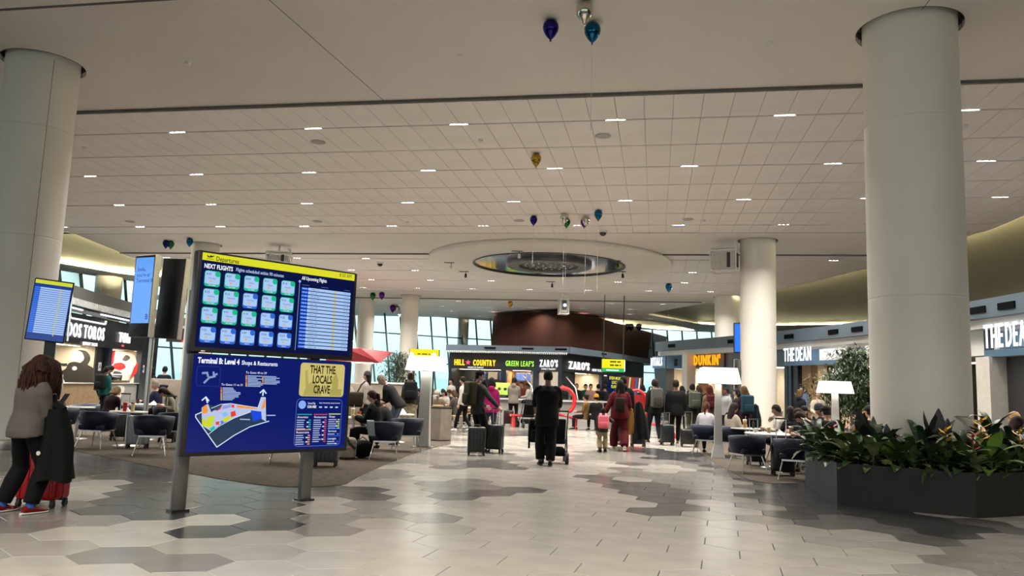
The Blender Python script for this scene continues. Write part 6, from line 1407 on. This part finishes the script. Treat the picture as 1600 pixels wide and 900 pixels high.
def suitcase(label, loc, rz, color, w=.42, d=.26, h=.60, handle=.0, rib=True, group=None, rough=.35, name='suitcase'):
    t = thing(name, label, 'suitcase', loc, rz, group); m = mat('case_' + (color if isinstance(color, str) else 'x'), color, rough, var=.05)
    MB().rbox((0, 0, .075 + h / 2), (w, d, h), .045, seg=3).build('shell', m, t)
    if rib:
        for k in range(5): MB().rbox((-w * .36 + k * w * .18, 0, .075 + h / 2), (w * .055, d + .014, h * .86), .006, seg=1).build('rib', m, t)
    MB().box((0, 0, .075 + h / 2), (w + .006, .012, h + .006)).build('zip_seam', M_rubber, t)
    for sx_ in (-1, 1):
        for sy_ in (-1, 1):
            wh = MB().box((sx_ * (w * .42), sy_ * (d * .36), .068), (.04, .035, .03)).build('wheel_housing', M_rubber, t); MB().cyl((sx_ * (w * .42) - .018, sy_ * d * .36, .03), (sx_ * (w * .42) + .018, sy_ * d * .36, .03), .03, n=12).build('wheel', M_rubber, wh)
    MB().tube([(-.07, 0, .075 + h), (-.05, 0, .11 + h), (.05, 0, .11 + h), (.07, 0, .075 + h)], .011, 6).build('carry_handle', M_rubber, t)
    if handle:
        q = MB(); q.tube([(-.09, d * .4, .06 + h), (-.09, d * .4, .075 + h + handle)], .010, 6); q.build('handle_tube', M_steel, t); q = MB(); q.tube([(.09, d * .4, .06 + h), (.09, d * .4, .075 + h + handle)], .010, 6); q.build('handle_tube', M_steel, t)
        MB().rbox((0, d * .4, .085 + h + handle), (.22, .03, .03), .01).build('grip', M_rubber, t)
    return t
# ------------------------------------------------------------------ the people in the hall
CG = .006
def PD(label, px, D, rz, J, **k):
    l = gp(px, D); return l, person(label, (l.x, l.y, k.pop('z', 0)), rz, J, **k)
WALK = {-1: (-.10, -.24, .13), 1: (.10, .24, .08)}; WALK2 = {-1: (-.10, .26, .08), 1: (.10, -.22, .12)}
def drape(label, loc, rz, w, z0, z1, color, th=.09, name='coat', seed=1, skew=0.0):
    t = thing(name, label, 'coat', loc, rz); r = random.Random(seed); ph = r.uniform(0, 6); rings = []
    for i in range(9):
        q = i / 8; z = z1 + (z0 - z1) * q; ring = []
        for j in range(28):
            a = 2 * PI * j / 28; k = 1 + .17 * math.sin(4 * a + ph + q * 2) * q + .09 * math.sin(7 * a + q); rr = .55 + .45 * min(1, q * 2.2)
            ring.append((w / 2 * math.cos(a) * k * rr + skew * q, th * math.sin(a) * k * (.8 + .4 * q), z - .02 * math.cos(3 * a + ph) * q))
        rings.append(ring)
    MB().loft(rings).build('cloth_folds', cloth(color), t); MB().tube([(-w * .22, 0, z1 - .01), (0, 0, z1 + .035), (w * .22, 0, z1 - .01)], [.04, .055, .04], 10).build('folded_collar', cloth(color), t)
    return t
def stroller(label, px, D, rz, col='#0d0d10', s=1.0, canopy=True):
    p = gp(px, D); t = thing('pushchair', label, 'pushchair', (p.x, p.y, 0), rz); m = M_blackmetal
    for x in (-.24, .24):
        MB().tube([(x, -.42, 1.02), (x, -.30, .95), (x, .05, .45), (x, .32, .12)], .014, 7).build('side_frame', m, t); MB().tube([(x, -.30, .12), (x, -.10, .60)], .014, 7).build('rear_leg', m, t)
        for y in (-.30, .32): w = MB().cyl((x - .03, y, .11), (x + .03, y, .11), .11, n=18).build('wheel', M_rubber, t); MB().cyl((x - .035, y, .11), (x + .035, y, .11), .045, n=10).build('hub', M_steel, w)
    MB().tube([(-.24, -.42, 1.02), (.24, -.42, 1.02)], .018, 8).build('push_bar', M_rubber, t)
    mb = MB(); mb.rbox((0, -.02, .42), (.42, .40, .10), .03); mb.build('seat', cloth(col), t); mb = MB(); mb.M = Matrix.Translation((0, -.20, .62)) @ Matrix.Rotation(.35, 4, 'X'); mb.rbox((0, 0, 0), (.42, .07, .52), .03); mb.build('backrest', cloth(col), t)
    if canopy: MB().loft([[(x, -.22 + .34 * math.sin(a), .72 + .30 * math.cos(a)) for x in (-.23, -.1, .1, .23)] for a in [math.radians(-70 + 130 * k / 8) for k in range(9)]], closed=False, caps=False).build('canopy', cloth(col), t)
    MB().rbox((0, -.05, .22), (.40, .44, .16), .03).build('basket', cloth(col), t); return t
# --- woman at the left edge with curly hair
J = skeleton(1.60, lean=.06, look=(0, -.32), slump=.04, hands={-1: (-.06, .30, 1.06), 1: (.10, .30, 1.03)}, feet={-1: (-.22, -.02, .08), 1: (.10, .05, .08)}, female=True, width=1.1)
l = at(27, 803); W1 = (l.x, l.y, 0); R1 = -.38
person('woman with big curly hair in a grey sweatshirt standing at the left edge', W1, R1, J, top='#504b48', trousers='#0a0a0c', shoes='#6a1a1c', hr=('curly', '#2e1b14'), fine=True, hem=.07, fit=.022, wide=.03, socks='#2f4f8a')
c = wpos(W1, R1, (.22, .14, 0)); drape('dark green-black coat hanging over the curly haired woman\'s arm', (c.x, c.y, 0), R1 + .3, .36, .34, 1.06, '#070c0a', .12, seed=4, skew=.06)
MB().lathe([(.022, 0), (.022, .004)], n=16).build('round_badge', M_stone, bpy.data.objects['coat'], (-.04, -.15, .62)).rotation_euler = (PI / 2, 0, 0)
l = at(44, 795); suitcase('glossy red suitcase standing behind the curly haired woman', (l.x + .02, l.y + .20, 0), -.1, '#9a0c16', .46, .28, .54, .0, rough=.25)
ph = wpos(W1, R1, (.02, .37, 1.15)); t = thing('phone', 'dark phone held by the curly haired woman', 'phone', ph, R1); m = MB(); m.M = Matrix.Rotation(-.6, 4, 'X'); m.rbox((0, 0, 0), (.075, .009, .15), .004); m.build('case', M_black, t); m = MB(); m.M = Matrix.Rotation(-.6, 4, 'X'); m.box((0, -.005, 0), (.068, .001, .14)); m.build('screen', screen_mat('px_phone', '#20242c'), t)
# --- man in black with the pushchair
J = skeleton(1.79, hands={-1: (-.22, .36, 1.02), 1: (.24, .36, 1.02)}, feet={-1: (-.10, .10, .08), 1: (.08, -.06, .08)}, width=1.16)
l, _ = PD('man all in black seen from behind pushing a pushchair, hall centre', 856, 15.0, .0, J, skin='brown', top='#08080a', trousers='#070709', shoes='#060606', hr=('crop', '#0a0807'), fine=True, sleeve_f=.62, wide=.035, soles=False, hem=.20)
stroller('black pushchair in front of the man in black', 868, 15.75, .0, '#101218', canopy=False)
t = thing('backpack', 'black backpack hanging at the left of the black pushchair', 'backpack', (gp(838, 15.55).x, gp(838, 15.55).y, .62), .2); MB().rbox((0, 0, 0), (.26, .18, .46), .05, seg=3).build('body', cloth('#0c0d10'), t); MB().rbox((0, -.10, -.08), (.2, .06, .2), .02).build('front_pocket', cloth('#141519'), t); MB().tube([(-.1, -.08, .2), (-.14, -.12, 0), (-.13, -.08, -.34)], [(.02, .006)] * 3, 6).build('strap', cloth('#0c0d10'), t); MB().tube([(.06, .08, .2), (.1, .1, .38)], .008, 5).build('hook_strap', M_rubber, t)
# --- man with cap and olive backpack, two cases
J = skeleton(1.78, hands={-1: (-.16, .30, 1.0), 1: (.42, .30, .98)}, look=(-.5, 0), feet={-1: (-.11, -.04, .08), 1: (.11, .06, .08)})
l, _ = PD('man in black cap and grey pullover with two suitcases', 748, 17.5, -1.0, J, skin='fair', top='#2f312f', trousers='#0c0c0e', shoes='#0b0b0b', hr=('crop', '#15110f'), hatk=('cap', '#0a0a0b'), fine=True, wide=.02)
backpack('olive backpack on the man with black cap', (l.x, l.y, 0), -1.0, J, '#2c2a1a', .32, .52, .2)
l = gp(748, 16.7); suitcase('dark green ribbed suitcase, left of the pair by the capped man', (l.x, l.y, 0), .1, '#07120f', .37, .24, .52)
l = gp(776, 17.5); suitcase('black ribbed suitcase with raised handle, right of the pair by the capped man', (l.x, l.y, 0), -.35, '#0a0a0b', .38, .24, .54, .34)
J = skeleton(1.66, feet=WALK, female=True); l, _ = PD('woman in a magenta jacket walking behind the capped man', 768, 20.5, .1, J, top='#7a1048', trousers='#1c2438', shoes='#8a4a4a', hr=('bob', '#120d0b'), hood=True)
J = skeleton(1.72, feet=WALK2, lean=.12); l, _ = PD('man in white top and dark trousers striding left behind the capped man', 727, 25.0, 1.2, J, top='#a8a49c', trousers='#0d0d0f', shoes='#c8c4bc', hr=('short', '#15100d'))
J = skeleton(1.72); l, _ = PD('man in dark jacket seen from behind left of the capped man', 723, 29.0, .1, J, top='#15171a', trousers='#101114', hr=('short', '#0d0a09')); backpack('black backpack on the man left of the capped man', (l.x, l.y, 0), .1, J, '#0c0d10')
J = skeleton(1.80, look=(-.2, -.2), hands={-1: (-.12, .33, 1.05), 1: (.16, .33, 1.05)}); l, _ = PD('man in grey hoodie standing at the bar counter, back turned', 803, 30.2, -.1, J, top='#6e6862', trousers='#15171b', shoes='#b8b4ac', hr=('short', '#0e0b0a'), hood=True, hem=.12)
l = gp(796, 29.8); suitcase('maroon suitcase beside the man in grey hoodie', (l.x, l.y, 0), .2, '#2a0c10', .36, .24, .5); l = gp(808, 29.3); t = thing('tote_bag', 'cream tote bag on the floor right of the man in grey hoodie', 'bag', (l.x, l.y, 0)); MB().rbox((0, 0, .17), (.16, .12, .34), .04).build('body', cloth('#9a8560'), t); MB().tube([(-.05, 0, .33), (0, 0, .46), (.05, 0, .33)], .008, 6).build('handle', cloth('#6a5236'), t)
J = skeleton(1.64, look=(.3, -.2), hands={-1: (-.1, .34, 1.02), 1: (.12, .34, 1.0)}, female=True); l, _ = PD('server in white behind the bar counter', 826, 34.8, 1.6, J, skin='brown', top='#b4b0a8', trousers='#15151a', hr=('bun', '#0d0a09'))
stroller('black pushchair with dark hood parked at the bar counter', 825, 29.0, .3, '#0b0c10')
# --- child and woman in maroon
J = skeleton(1.02, hands={1: (.24, .05, .72), -1: (-.15, .02, .42)}, feet={-1: (-.06, -.02, .07), 1: (.07, .06, .07)}); J.an = {k: Vector((v.x, v.y, .075)) for k, v in J.an.items()}
l, _ = PD('toddler with pink backpack holding the hand of the woman in maroon', 943, 18.7, -.05, J, skin='brown', top='#2b2620', trousers='#7f7358', shoes='#0c0c0c', hr=('bun', '#120d0a'), soles=False, wide=.02, fine=True, fit=.02)
backpack('small pink backpack on the toddler', (l.x, l.y, 0), -.05, J, '#c8606c', .42, .50, .22, '#c8606c')
J = skeleton(1.70, feet=WALK2, hands={-1: (-.40, .02, .78), 1: (.22, .28, 1.0)}, female=True, width=1.12)
l, _ = PD('woman in a maroon outfit with long dark hair walking away', 969, 19.3, .0, J, skin='brown', top='#4a1018', trousers='#430d15', shoes='#b0a48e', hr=('long', '#0d0908'), fine=True, wide=.05, hem=.12, fit=.025)
MW = l; t = thing('shoulder_bag', 'small brown bag on the back of the woman in maroon', 'bag', (l.x - .03, l.y - .24, 1.12)); MB().rbox((0, 0, 0), (.24, .12, .34), .04).build('body', cloth('#1d1512'), t); MB().tube([(-.08, .05, .15), (0, .14, .36), (.1, .2, .30)], [(.016, .005)] * 3, 6).build('strap', cloth('#1d1512'), t)
drape('mustard jacket hanging from the maroon woman\'s right arm', (l.x + .27, l.y + .10, 0), .1, .26, .42, .98, '#6a4a20', .08, 'jacket', 6, -.05)
drape('long black coat carried over the right arm of the woman in maroon', (l.x + .50, l.y + .22, 0), -.1, .32, .28, 1.14, '#0b0a0b', .13, 'coat', 8, .10)
J = skeleton(1.83, feet=WALK, width=1.1); l, _ = PD('tall man in black jacket directly ahead of the woman in maroon', 974, 20.6, .0, J, skin='brown', top='#0c0c0e', trousers='#101012', shoes='#3a2416', hr=('crop', '#0c0908'), hood=True, hem=.14)
l = gp(998, 20.9); suitcase('black suitcase below the long black coat', (l.x, l.y, 0), .1, '#07090b', .38, .25, .60, .3)
J = skeleton(1.80, feet=WALK2); l, _ = PD('man in dark green sweater with grey backpack walking away', 1023, 22.4, .12, J, top='#161a14', trousers='#10131e', shoes='#3a2a1c', hr=('short', '#1d120c'), fine=True); backpack('grey backpack on the man in dark green sweater', (l.x, l.y, 0), .12, J, '#4a4844', .32, .52, .2, '#33312e')
J = skeleton(1.80, feet=WALK, width=1.12, hands={-1: (-.26, .02, .82), 1: (.28, -.02, .84)}); l, _ = PD('broad man in black jacket towing cases, right of the grey backpack', 1056, 22.3, -.05, J, skin='brown', top='#0d0d0f', trousers='#0b0b0d', shoes='#57524a', hr=('short', '#15100d'), fine=True, hem=.12, fit=.025)
l = gp(1043, 22.0); suitcase('dark teal suitcase left of the broad man in black', (l.x, l.y, 0), .1, '#0a1718', .36, .24, .50, .3); l = gp(1077, 21.6); suitcase('squat black trolley case right of the broad man in black', (l.x, l.y, 0), -.1, '#08080a', .46, .30, .40, .45, rib=False)
J = skeleton(1.74, feet=WALK); l, _ = PD('woman with hair bun and grey backpack beyond the trolley case', 1082, 24.5, .1, J, top='#17170f', trousers='#33352a', hr=('bun', '#0d0a08')); backpack('grey-green backpack on the woman with hair bun', (l.x, l.y, 0), .1, J, '#3c4038', .34, .5, .2)
J = skeleton(1.72); l, _ = PD('person in dark coat right of the woman with hair bun', 1092, 26.5, .0, J, top='#121214', trousers='#101012', hr=('bob', '#2a1d16'), coat=.45)
J = skeleton(1.70, female=True); l, _ = PD('woman with auburn hair and dark red backpack left of the right lamp', 1109, 24.0, .1, J, top='#5a4638', trousers='#15151a', hr=('long', '#3a160e')); backpack('dark red backpack on the auburn haired woman', (l.x, l.y, 0), .1, J, '#3a0c14', .3, .42, .16)
J = skeleton(1.66); l, _ = PD('youth in pale grey hoodie standing right of the lamp post', 1135, 25.0, 1.9, J, skin='brown', top='#7c7e80', trousers='#15161a', hr=('short', '#0c0908'), hood=True)
J = skeleton(1.68, female=True); l, _ = PD('blonde woman in plum jacket with teal backpack, right of the lamp', 1163, 21.5, .1, J, top='#2c141e', trousers='#10141a', hr=('bob', '#42301e')); backpack('teal backpack on the blonde woman in plum jacket', (l.x, l.y, 0), .1, J, '#15303a', .34, .52, .2); drape('dark teal coat carried at the right side of the blonde woman', (l.x + .32, l.y + .05, 0), 0, .3, .45, 1.15, '#0d1a1e', .12, 'coat', 3)
J = skeleton(1.62); l, _ = PD('dark haired person half hidden left of the teal backpack', 1152, 23.5, 1.2, J, top='#141416', trousers='#101012', hr=('bob', '#0d0a09'))
J = skeleton(1.68, female=True); l, _ = PD('blonde woman in dark jacket with grey hood standing before the bookshop portal', 1250, 24.5, -1.0, J, top='#15181f', trousers='#121318', hr=('bob', '#4c3c28'), hood=True)
J = skeleton(1.66, female=True, hands={-1: (-.12, .3, 1.05), 1: (.14, .3, 1.0)}); l, _ = PD('woman in cream sweater standing facing the hall near the clothes rack', 1278, 23.8, 2.9, J, top='#9a9080', trousers='#1a1a1e', hr=('bun', '#3a2416'))
# --- seated on the right
def seat(h=1.68, lean=.0, look=(0, 0), hands=None, slump=0, female=False): return skeleton(h, seated=True, lean=lean, look=look, hands=hands or {-1: (-.16, .34, .72), 1: (.16, .34, .72)}, slump=slump, female=female)
def SD(label, px, D, rz, J, **k):
    l = gp(px, D); return person(label, (l.x, l.y, 0), rz, J, **k)
SD('seated woman in white top with tied brown hair, left of the right lamp', 1102, 19.2, -.5, seat(1.6, .15, female=True), top='#9c98a0', trousers='#15161c', hr=('pony', '#3a1d14'))
SD('seated woman with long dark hair in cream top, right of the lamp post', 1141, 18.7, -1.0, seat(1.62, .15, (-.2, -.1), female=True), top='#8a8274', trousers='#15161c', hr=('long', '#1a0f0c'))
SD('seated man in white shirt facing left with a hand at his face', 1220, 17.6, 1.4, seat(1.62, .12, (.1, -.1), {1: (.10, .15, .98), -1: (-.15, .36, .72)}), skin='tan', top='#a4a29c', trousers='#15161a', hr=('short', '#100c0a'), fine=True)
SD('seated woman seen from behind with long dark hair at the wide table', 1238, 16.9, .3, seat(1.56, .1, female=True), top='#10181a', trousers='#101114', hr=('long', '#1a100d'))
SD('seated dark haired woman facing us behind the open laptop', 1254, 18.9, 3.05, seat(1.60, .12, (0, -.25), {-1: (-.12, .34, .75), 1: (.12, .34, .75)}, female=True), top='#0d0e12', trousers='#101114', hr=('bob', '#0d0908'))
SD('seated brown haired woman in dark top leaning over, left of planter plants', 1262, 16.4, 1.1, seat(1.60, .2, (.2, -.4), female=True), top='#10201c', trousers='#101114', hr=('bob', '#2a170e'))
SD('seated man with brown hair bowed forward just behind the planter corner', 1274, 15.0, 1.0, seat(1.60, .35, (.2, -.5)), top='#0c0d0e', trousers='#101114', hr=('short', '#2a180f'))
SD('seated man in a grey knit hat behind the planter', 1287, 17.4, 1.6, seat(1.72, .1, (.2, -.2)), top='#1d1e22', trousers='#101114', hr=('crop', '#1d1612'), hatk=('knit_hat', '#2a2a30'))
SD('seated man in a black baseball cap behind the planter plants', 1293, 15.8, .3, seat(1.66, .05, (-.1, -.1)), top='#0c0c10', trousers='#101114', hr=('crop', '#1d1612'), hatk=('cap', '#101014'))
SD('seated person in dark cap and jacket close to the left of the big column', 1361, 16.6, .2, seat(1.72, .05), top='#17171b', trousers='#101114', hr=('crop', '#15100d'), hatk=('cap', '#1d1d24'))
SD('seated tan haired woman behind the tall plants left of the big column', 1346, 17.8, -.8, seat(1.62, .3, (0, -.3), female=True), top='#7a5038', trousers='#101114', hr=('bob', '#5a3a24'))
SD('seated brown haired woman at the right picture edge looking right', 1580, 13.2, -1.3, seat(1.62, .12, (-.1, -.15), female=True), top='#0c0d0f', trousers='#101114', hr=('bob', '#24130c'), fine=True)
SD('seated person in pale hat beyond the brown haired woman at right edge', 1592, 15.0, 1.2, seat(1.66, .1), top='#15161a', trousers='#101114', hr=('short', '#24160e'), hatk=('knit_hat', '#9a7a5a'))
# --- seated and standing on the left and behind the totem
SD('seated woman with grey-blonde bob seen from behind, second chair row', 173, 17.6, -.2, seat(1.50, .35, (0, -.3), female=True), top='#22141a', trousers='#101114', hr=('bob', '#6a5840'), fine=True)
SD('seated older man in navy jersey talking on a phone, facing left', 251, 20.9, 1.5, seat(1.70, .15, (.1, 0), {1: (.09, .12, 1.13), -1: (-.15, .36, .72)}), skin='fair', top='#10142a', trousers='#12131a', hr=('crop', '#6a625a'), fine=True)
SD('seated person with long brown hair bending beside the totem edge', 281, 18.6, 2.2, seat(1.62, .45, (0, -.4), female=True), top='#6a6458', trousers='#15161a', hr=('long', '#1d120e'))
J = skeleton(1.76, lean=.35, look=(0, -.3), hands={-1: (-.2, .3, .80), 1: (.2, .3, .80)}); PD('man in grey T-shirt bending forward in front of the taco counter', 157, 26.5, -1.2, J, skin='tan', top='#23262b', trousers='#101114', hr=('short', '#0d0a09'), sleeve_f=.45)
J = skeleton(1.64, female=True); l, _ = PD('woman in teal top with dark backpack waiting at the taco counter', 166, 24.0, -.3, J, top='#10403e', trousers='#15161c', hr=('pony', '#0d0908')); backpack('dark backpack on the woman in teal', (l.x, l.y, 0), -.3, J, '#0e1113', .32, .48, .18)
J = skeleton(1.70, female=True); PD('person in long black coat right of the advertising screens pole', 237, 29.0, -.3, J, top='#0c0c0e', trousers='#0c0c0e', hr=('long', '#0b0807'), coat=.4)
J = skeleton(1.74); PD('person in navy coat beside the one in long black coat', 257, 28.0, .2, J, top='#0f1320', trousers='#0c0c0e', hr=('short', '#0c0908'), coat=.35)
J = skeleton(1.72); PD('person in pale shirt just behind the curly haired woman', 84, 22.0, .6, J, top='#8a8a8a', trousers='#15161a', hr=('short', '#15100d'))
SD('seated woman in black puffer with long brown hair at the drinks table', 590, 15.9, 1.45, seat(1.66, .12, (.05, -.05), {-1: (-.14, .36, .74), 1: (.16, .34, .74)}, female=True), top='#0c0c0e', trousers='#0c0c0e', hr=('pony', '#2a1710'), fine=True, fit=.04, hood=True)
J = skeleton(1.78, lean=.62, look=(0, -.1), hands={-1: (-.10, .52, .98), 1: (.12, .52, .95)}, width=1.1); PD('grey haired man in charcoal pullover leaning over the table', 624, 18.6, 1.4, J, top='#1d1e20', trousers='#5a6474', hr=('crop', '#6a655e'), fine=True)
SD('seated fair haired person with head bowed beside the grey haired man', 616, 17.2, 1.3, seat(1.55, .55, (0, -.5)), top='#15151a', trousers='#101114', hr=('bob', '#5a452e'))
J = skeleton(1.72, look=(.3, 0), female=True); l, _ = PD('woman in white sweater with grey cap and long dark hair standing left of the tree', 574, 22.5, 1.5, J, top='#86807a', trousers='#1a1a1e', hr=('long', '#15100e'), hatk=('knit_hat', '#2c2c30')); t = thing('shoulder_bag', 'olive shoulder bag of the woman in white sweater', 'bag', (l.x - .25, l.y - .2, .95)); MB().rbox((0, 0, 0), (.42, .2, .42), .07).build('body', cloth('#221c14'), t); MB().tube([(0, .05, .18), (.1, .12, .42), (.2, .14, .52)], [(.02, .006)] * 3, 6).build('strap', cloth('#221c14'), t)
M_plaid = mat('plaid_wool', (.14, .12, .07), .9, var=.6, scale=22)
J = skeleton(1.74, female=True); l, _ = PD('person in plaid skirt with dark backpack standing behind the lamp', 641, 22.5, .2, J, top='#2e2a20', trousers='#17161a', hr=('bun', '#15100d'), skirt=(M_plaid, .45)); backpack('dark backpack on the person in plaid skirt', (l.x, l.y, 0), .2, J, '#101216', .36, .52, .18)
SD('seated person in cream jacket and cap facing us at a tan chair', 687, 25.2, 2.9, seat(1.66, .2, (0, -.3)), top='#5a5244', trousers='#15161a', hatk=('cap', '#8a8578'))
far = [(697, 29, 2.6, '#8a8884', '#15100d', 'in white near the tan chairs'), (708, 30.5, 1.6, '#141518', '#2a1c14', 'in black at a far table'), (672, 31, 1.2, '#2a2c30', '#0d0a09', 'in charcoal by the far windows'), (735, 30, 2.9, '#7a3a3a', '#1d130e', 'in dusty red at a far table'), (715, 27.2, 1.0, '#3a3634', '#3a2a20', 'in brown beside the tan chair'), (660, 29.5, 2.2, '#1d2a3a', '#0d0a09', 'in navy left of the lamp post'), (694, 34, .4, '#15161a', '#0d0a09', 'in black before the last window'), (684, 32.5, 2.0, '#95918a', '#6a625a', 'with grey hair and pale top, far seating'), (553, 24.5, 1.0, '#55504a', '#7a766e', 'with pale grey hair right of the totem'), (545, 29.5, 2.8, '#2a3a5a', '#15100d', 'in blue far behind the totem edge'), (562, 30.5, 2.5, '#4a3a34', '#15100d', 'in brown far left of the woman in white')]
for px, D, rz, c, hc, d in far: SD('small seated person ' + d, px, D, rz, seat(1.66, .15, (0, -.2)), top=c, trousers='#101114', hr=('bob' if px % 2 else 'short', hc))
stand = [(705, 33, 2.4, '#9a9690', '#15100d', 'standing in white near the far windows'), (901, 35.5, 2.8, '#1d1d20', '#5a5650', 'standing in dark clothes with grey hood at bakery queue'), (915, 37, 2.9, '#104a3c', '#15100d', 'in green top beyond the red ring bench'), (923, 35, 3.0, '#8a6a66', '#15100d', 'in pink top beyond the bar counter'), (935, 35.6, .3, '#0d0d10', '#0d0a09', 'in black at the bakery counter'), (945, 36, .2, '#20242c', '#2a1c14', 'in slate jacket next to the one in black'), (880, 36, 2.7, '#2a2622', '#15100d', 'behind the glass rail of the bar'), (1004, 31, .1, '#101012', '#0d0a09', 'in black beyond the tall red arch'), (1066, 30, .0, '#2c2a28', '#15100d', 'in brown jacket by the coffee counter'), (1122, 30, .2, '#5a5a5e', '#0d0a09', 'in grey near the coffee counter'), (742, 36, .2, '#22242a', '#15100d', 'in slate jacket at the barbecue counter'), (756, 38, -.2, '#3a3e44', '#15100d', 'in grey jacket at the barbecue counter'), (786, 36, .4, '#101216', '#0d0a09', 'in black left of the lime sign'), (815, 37, 2.6, '#6a3a30', '#15100d', 'in rust apron behind the bar')]
for px, D, rz, c, hc, d in stand: J = skeleton(1.70); PD('small person ' + d, px, D, rz, J, top=c, trousers='#121318', hr=('short' if px % 2 else 'bob', hc))
SD('seated woman in tan coat on the red bench', 916, 28.4, 1.2, skeleton(1.62, seated=True, hipz=.50, female=True, hands={-1: (-.15, .3, .65), 1: (.15, .3, .65)}), top='#5a4426', trousers='#15161a', hr=('bun', '#0d0a09'), coat=.12)
SD('seated person in black on the red bench right of the tan coat', 932, 28.0, .2, skeleton(1.66, seated=True, hipz=.50, hands={-1: (-.15, .3, .65), 1: (.15, .3, .65)}), top='#0c0c0e', trousers='#101114', hatk=('knit_hat', '#8a6420'), hr=('short', '#0d0a09'))
# --- bags and cases on the floor
l = gp(225, 15.6); suitcase('pale grey ribbed suitcase between the two left chairs', (l.x, l.y, CG), .2, '#7d838a', .40, .26, .56, .0)
l = gp(197, 17.2); suitcase('black suitcase with raised handle behind the red cup table', (l.x, l.y, CG), .0, '#0c0c0e', .36, .22, .5, .42)
l = gp(270, 17.2); suitcase('dark suitcase with raised handle left of the totem edge', (l.x, l.y, CG), .1, '#101216', .34, .22, .5, .4)
l = gp(517, 13.5); suitcase('grey horizontally ribbed suitcase below the right end of the map screen', (l.x, l.y, CG), .1, '#3c3c44', .40, .28, .52, .0)
l = gp(1222, 14.7); suitcase('black trolley case with tall silver handle in front of the wide right table', (l.x, l.y, CG), -.1, '#08090b', .40, .26, .50, .45, rib=False)
l = gp(1180, 16.6); suitcase('black cabin case under the right table with steel handle', (l.x, l.y, CG), .1, '#0a0a0c', .34, .22, .46, .40, rib=False)
l = gp(550, 14.9); t = thing('backpack', 'off-white backpack with red line standing on the carpet beside the totem', 'backpack', (l.x, l.y, CG), .1); MB().rbox((0, 0, .20), (.31, .20, .40), .08, seg=3).build('body', cloth('#8a8274'), t); MB().rbox((0, -.11, .14), (.24, .06, .22), .03).build('front_pocket', cloth('#8a8274'), t); MB().tube([(-.10, -.135, .20), (-.03, -.15, .185), (.04, -.14, .20), (.11, -.12, .21)], .008, 5).build('red_zip', M_red, t); MB().tube([(-.02, -.10, .40), (.05, -.16, .30), (.15, -.13, .20)], [(.03, .01)] * 3, 6).build('strap', M_rubber, t); MB().rbox((0, 0, .02), (.29, .19, .05), .02).build('base', cloth('#3a2a1c'), t)
l = gp(572, 15.2); t = thing('duffel_bag', 'black bag slumped on the carpet by the puffer woman\'s feet', 'bag', (l.x, l.y, CG), .3); MB().ball((0, 0, .17), (.22, .17, .17), 16, 10).build('body', cloth('#09090b'), t); MB().tube([(-.1, 0, .32), (0, 0, .40), (.1, 0, .32)], .012, 6).build('handle', M_rubber, t)
c = gp(596, 15.2); t = thing('towel', 'pale blue-grey towel hung over the back of the chair with towel', 'towel', (c.x - .13, c.y - .30, .006), .15); MB().loft([[(x + .05 * q, y, z) for x in (-.06, -.02, .02, .07)] for q, y, z in ((0, .09, .56), (0, .06, .72), (.1, .0, .735), (.3, -.035, .70), (.7, -.02, .52), (1.0, .0, .44))], closed=False, caps=False).build('cloth', cloth('#7c8a90'), t)
flush_people()
flush_text()
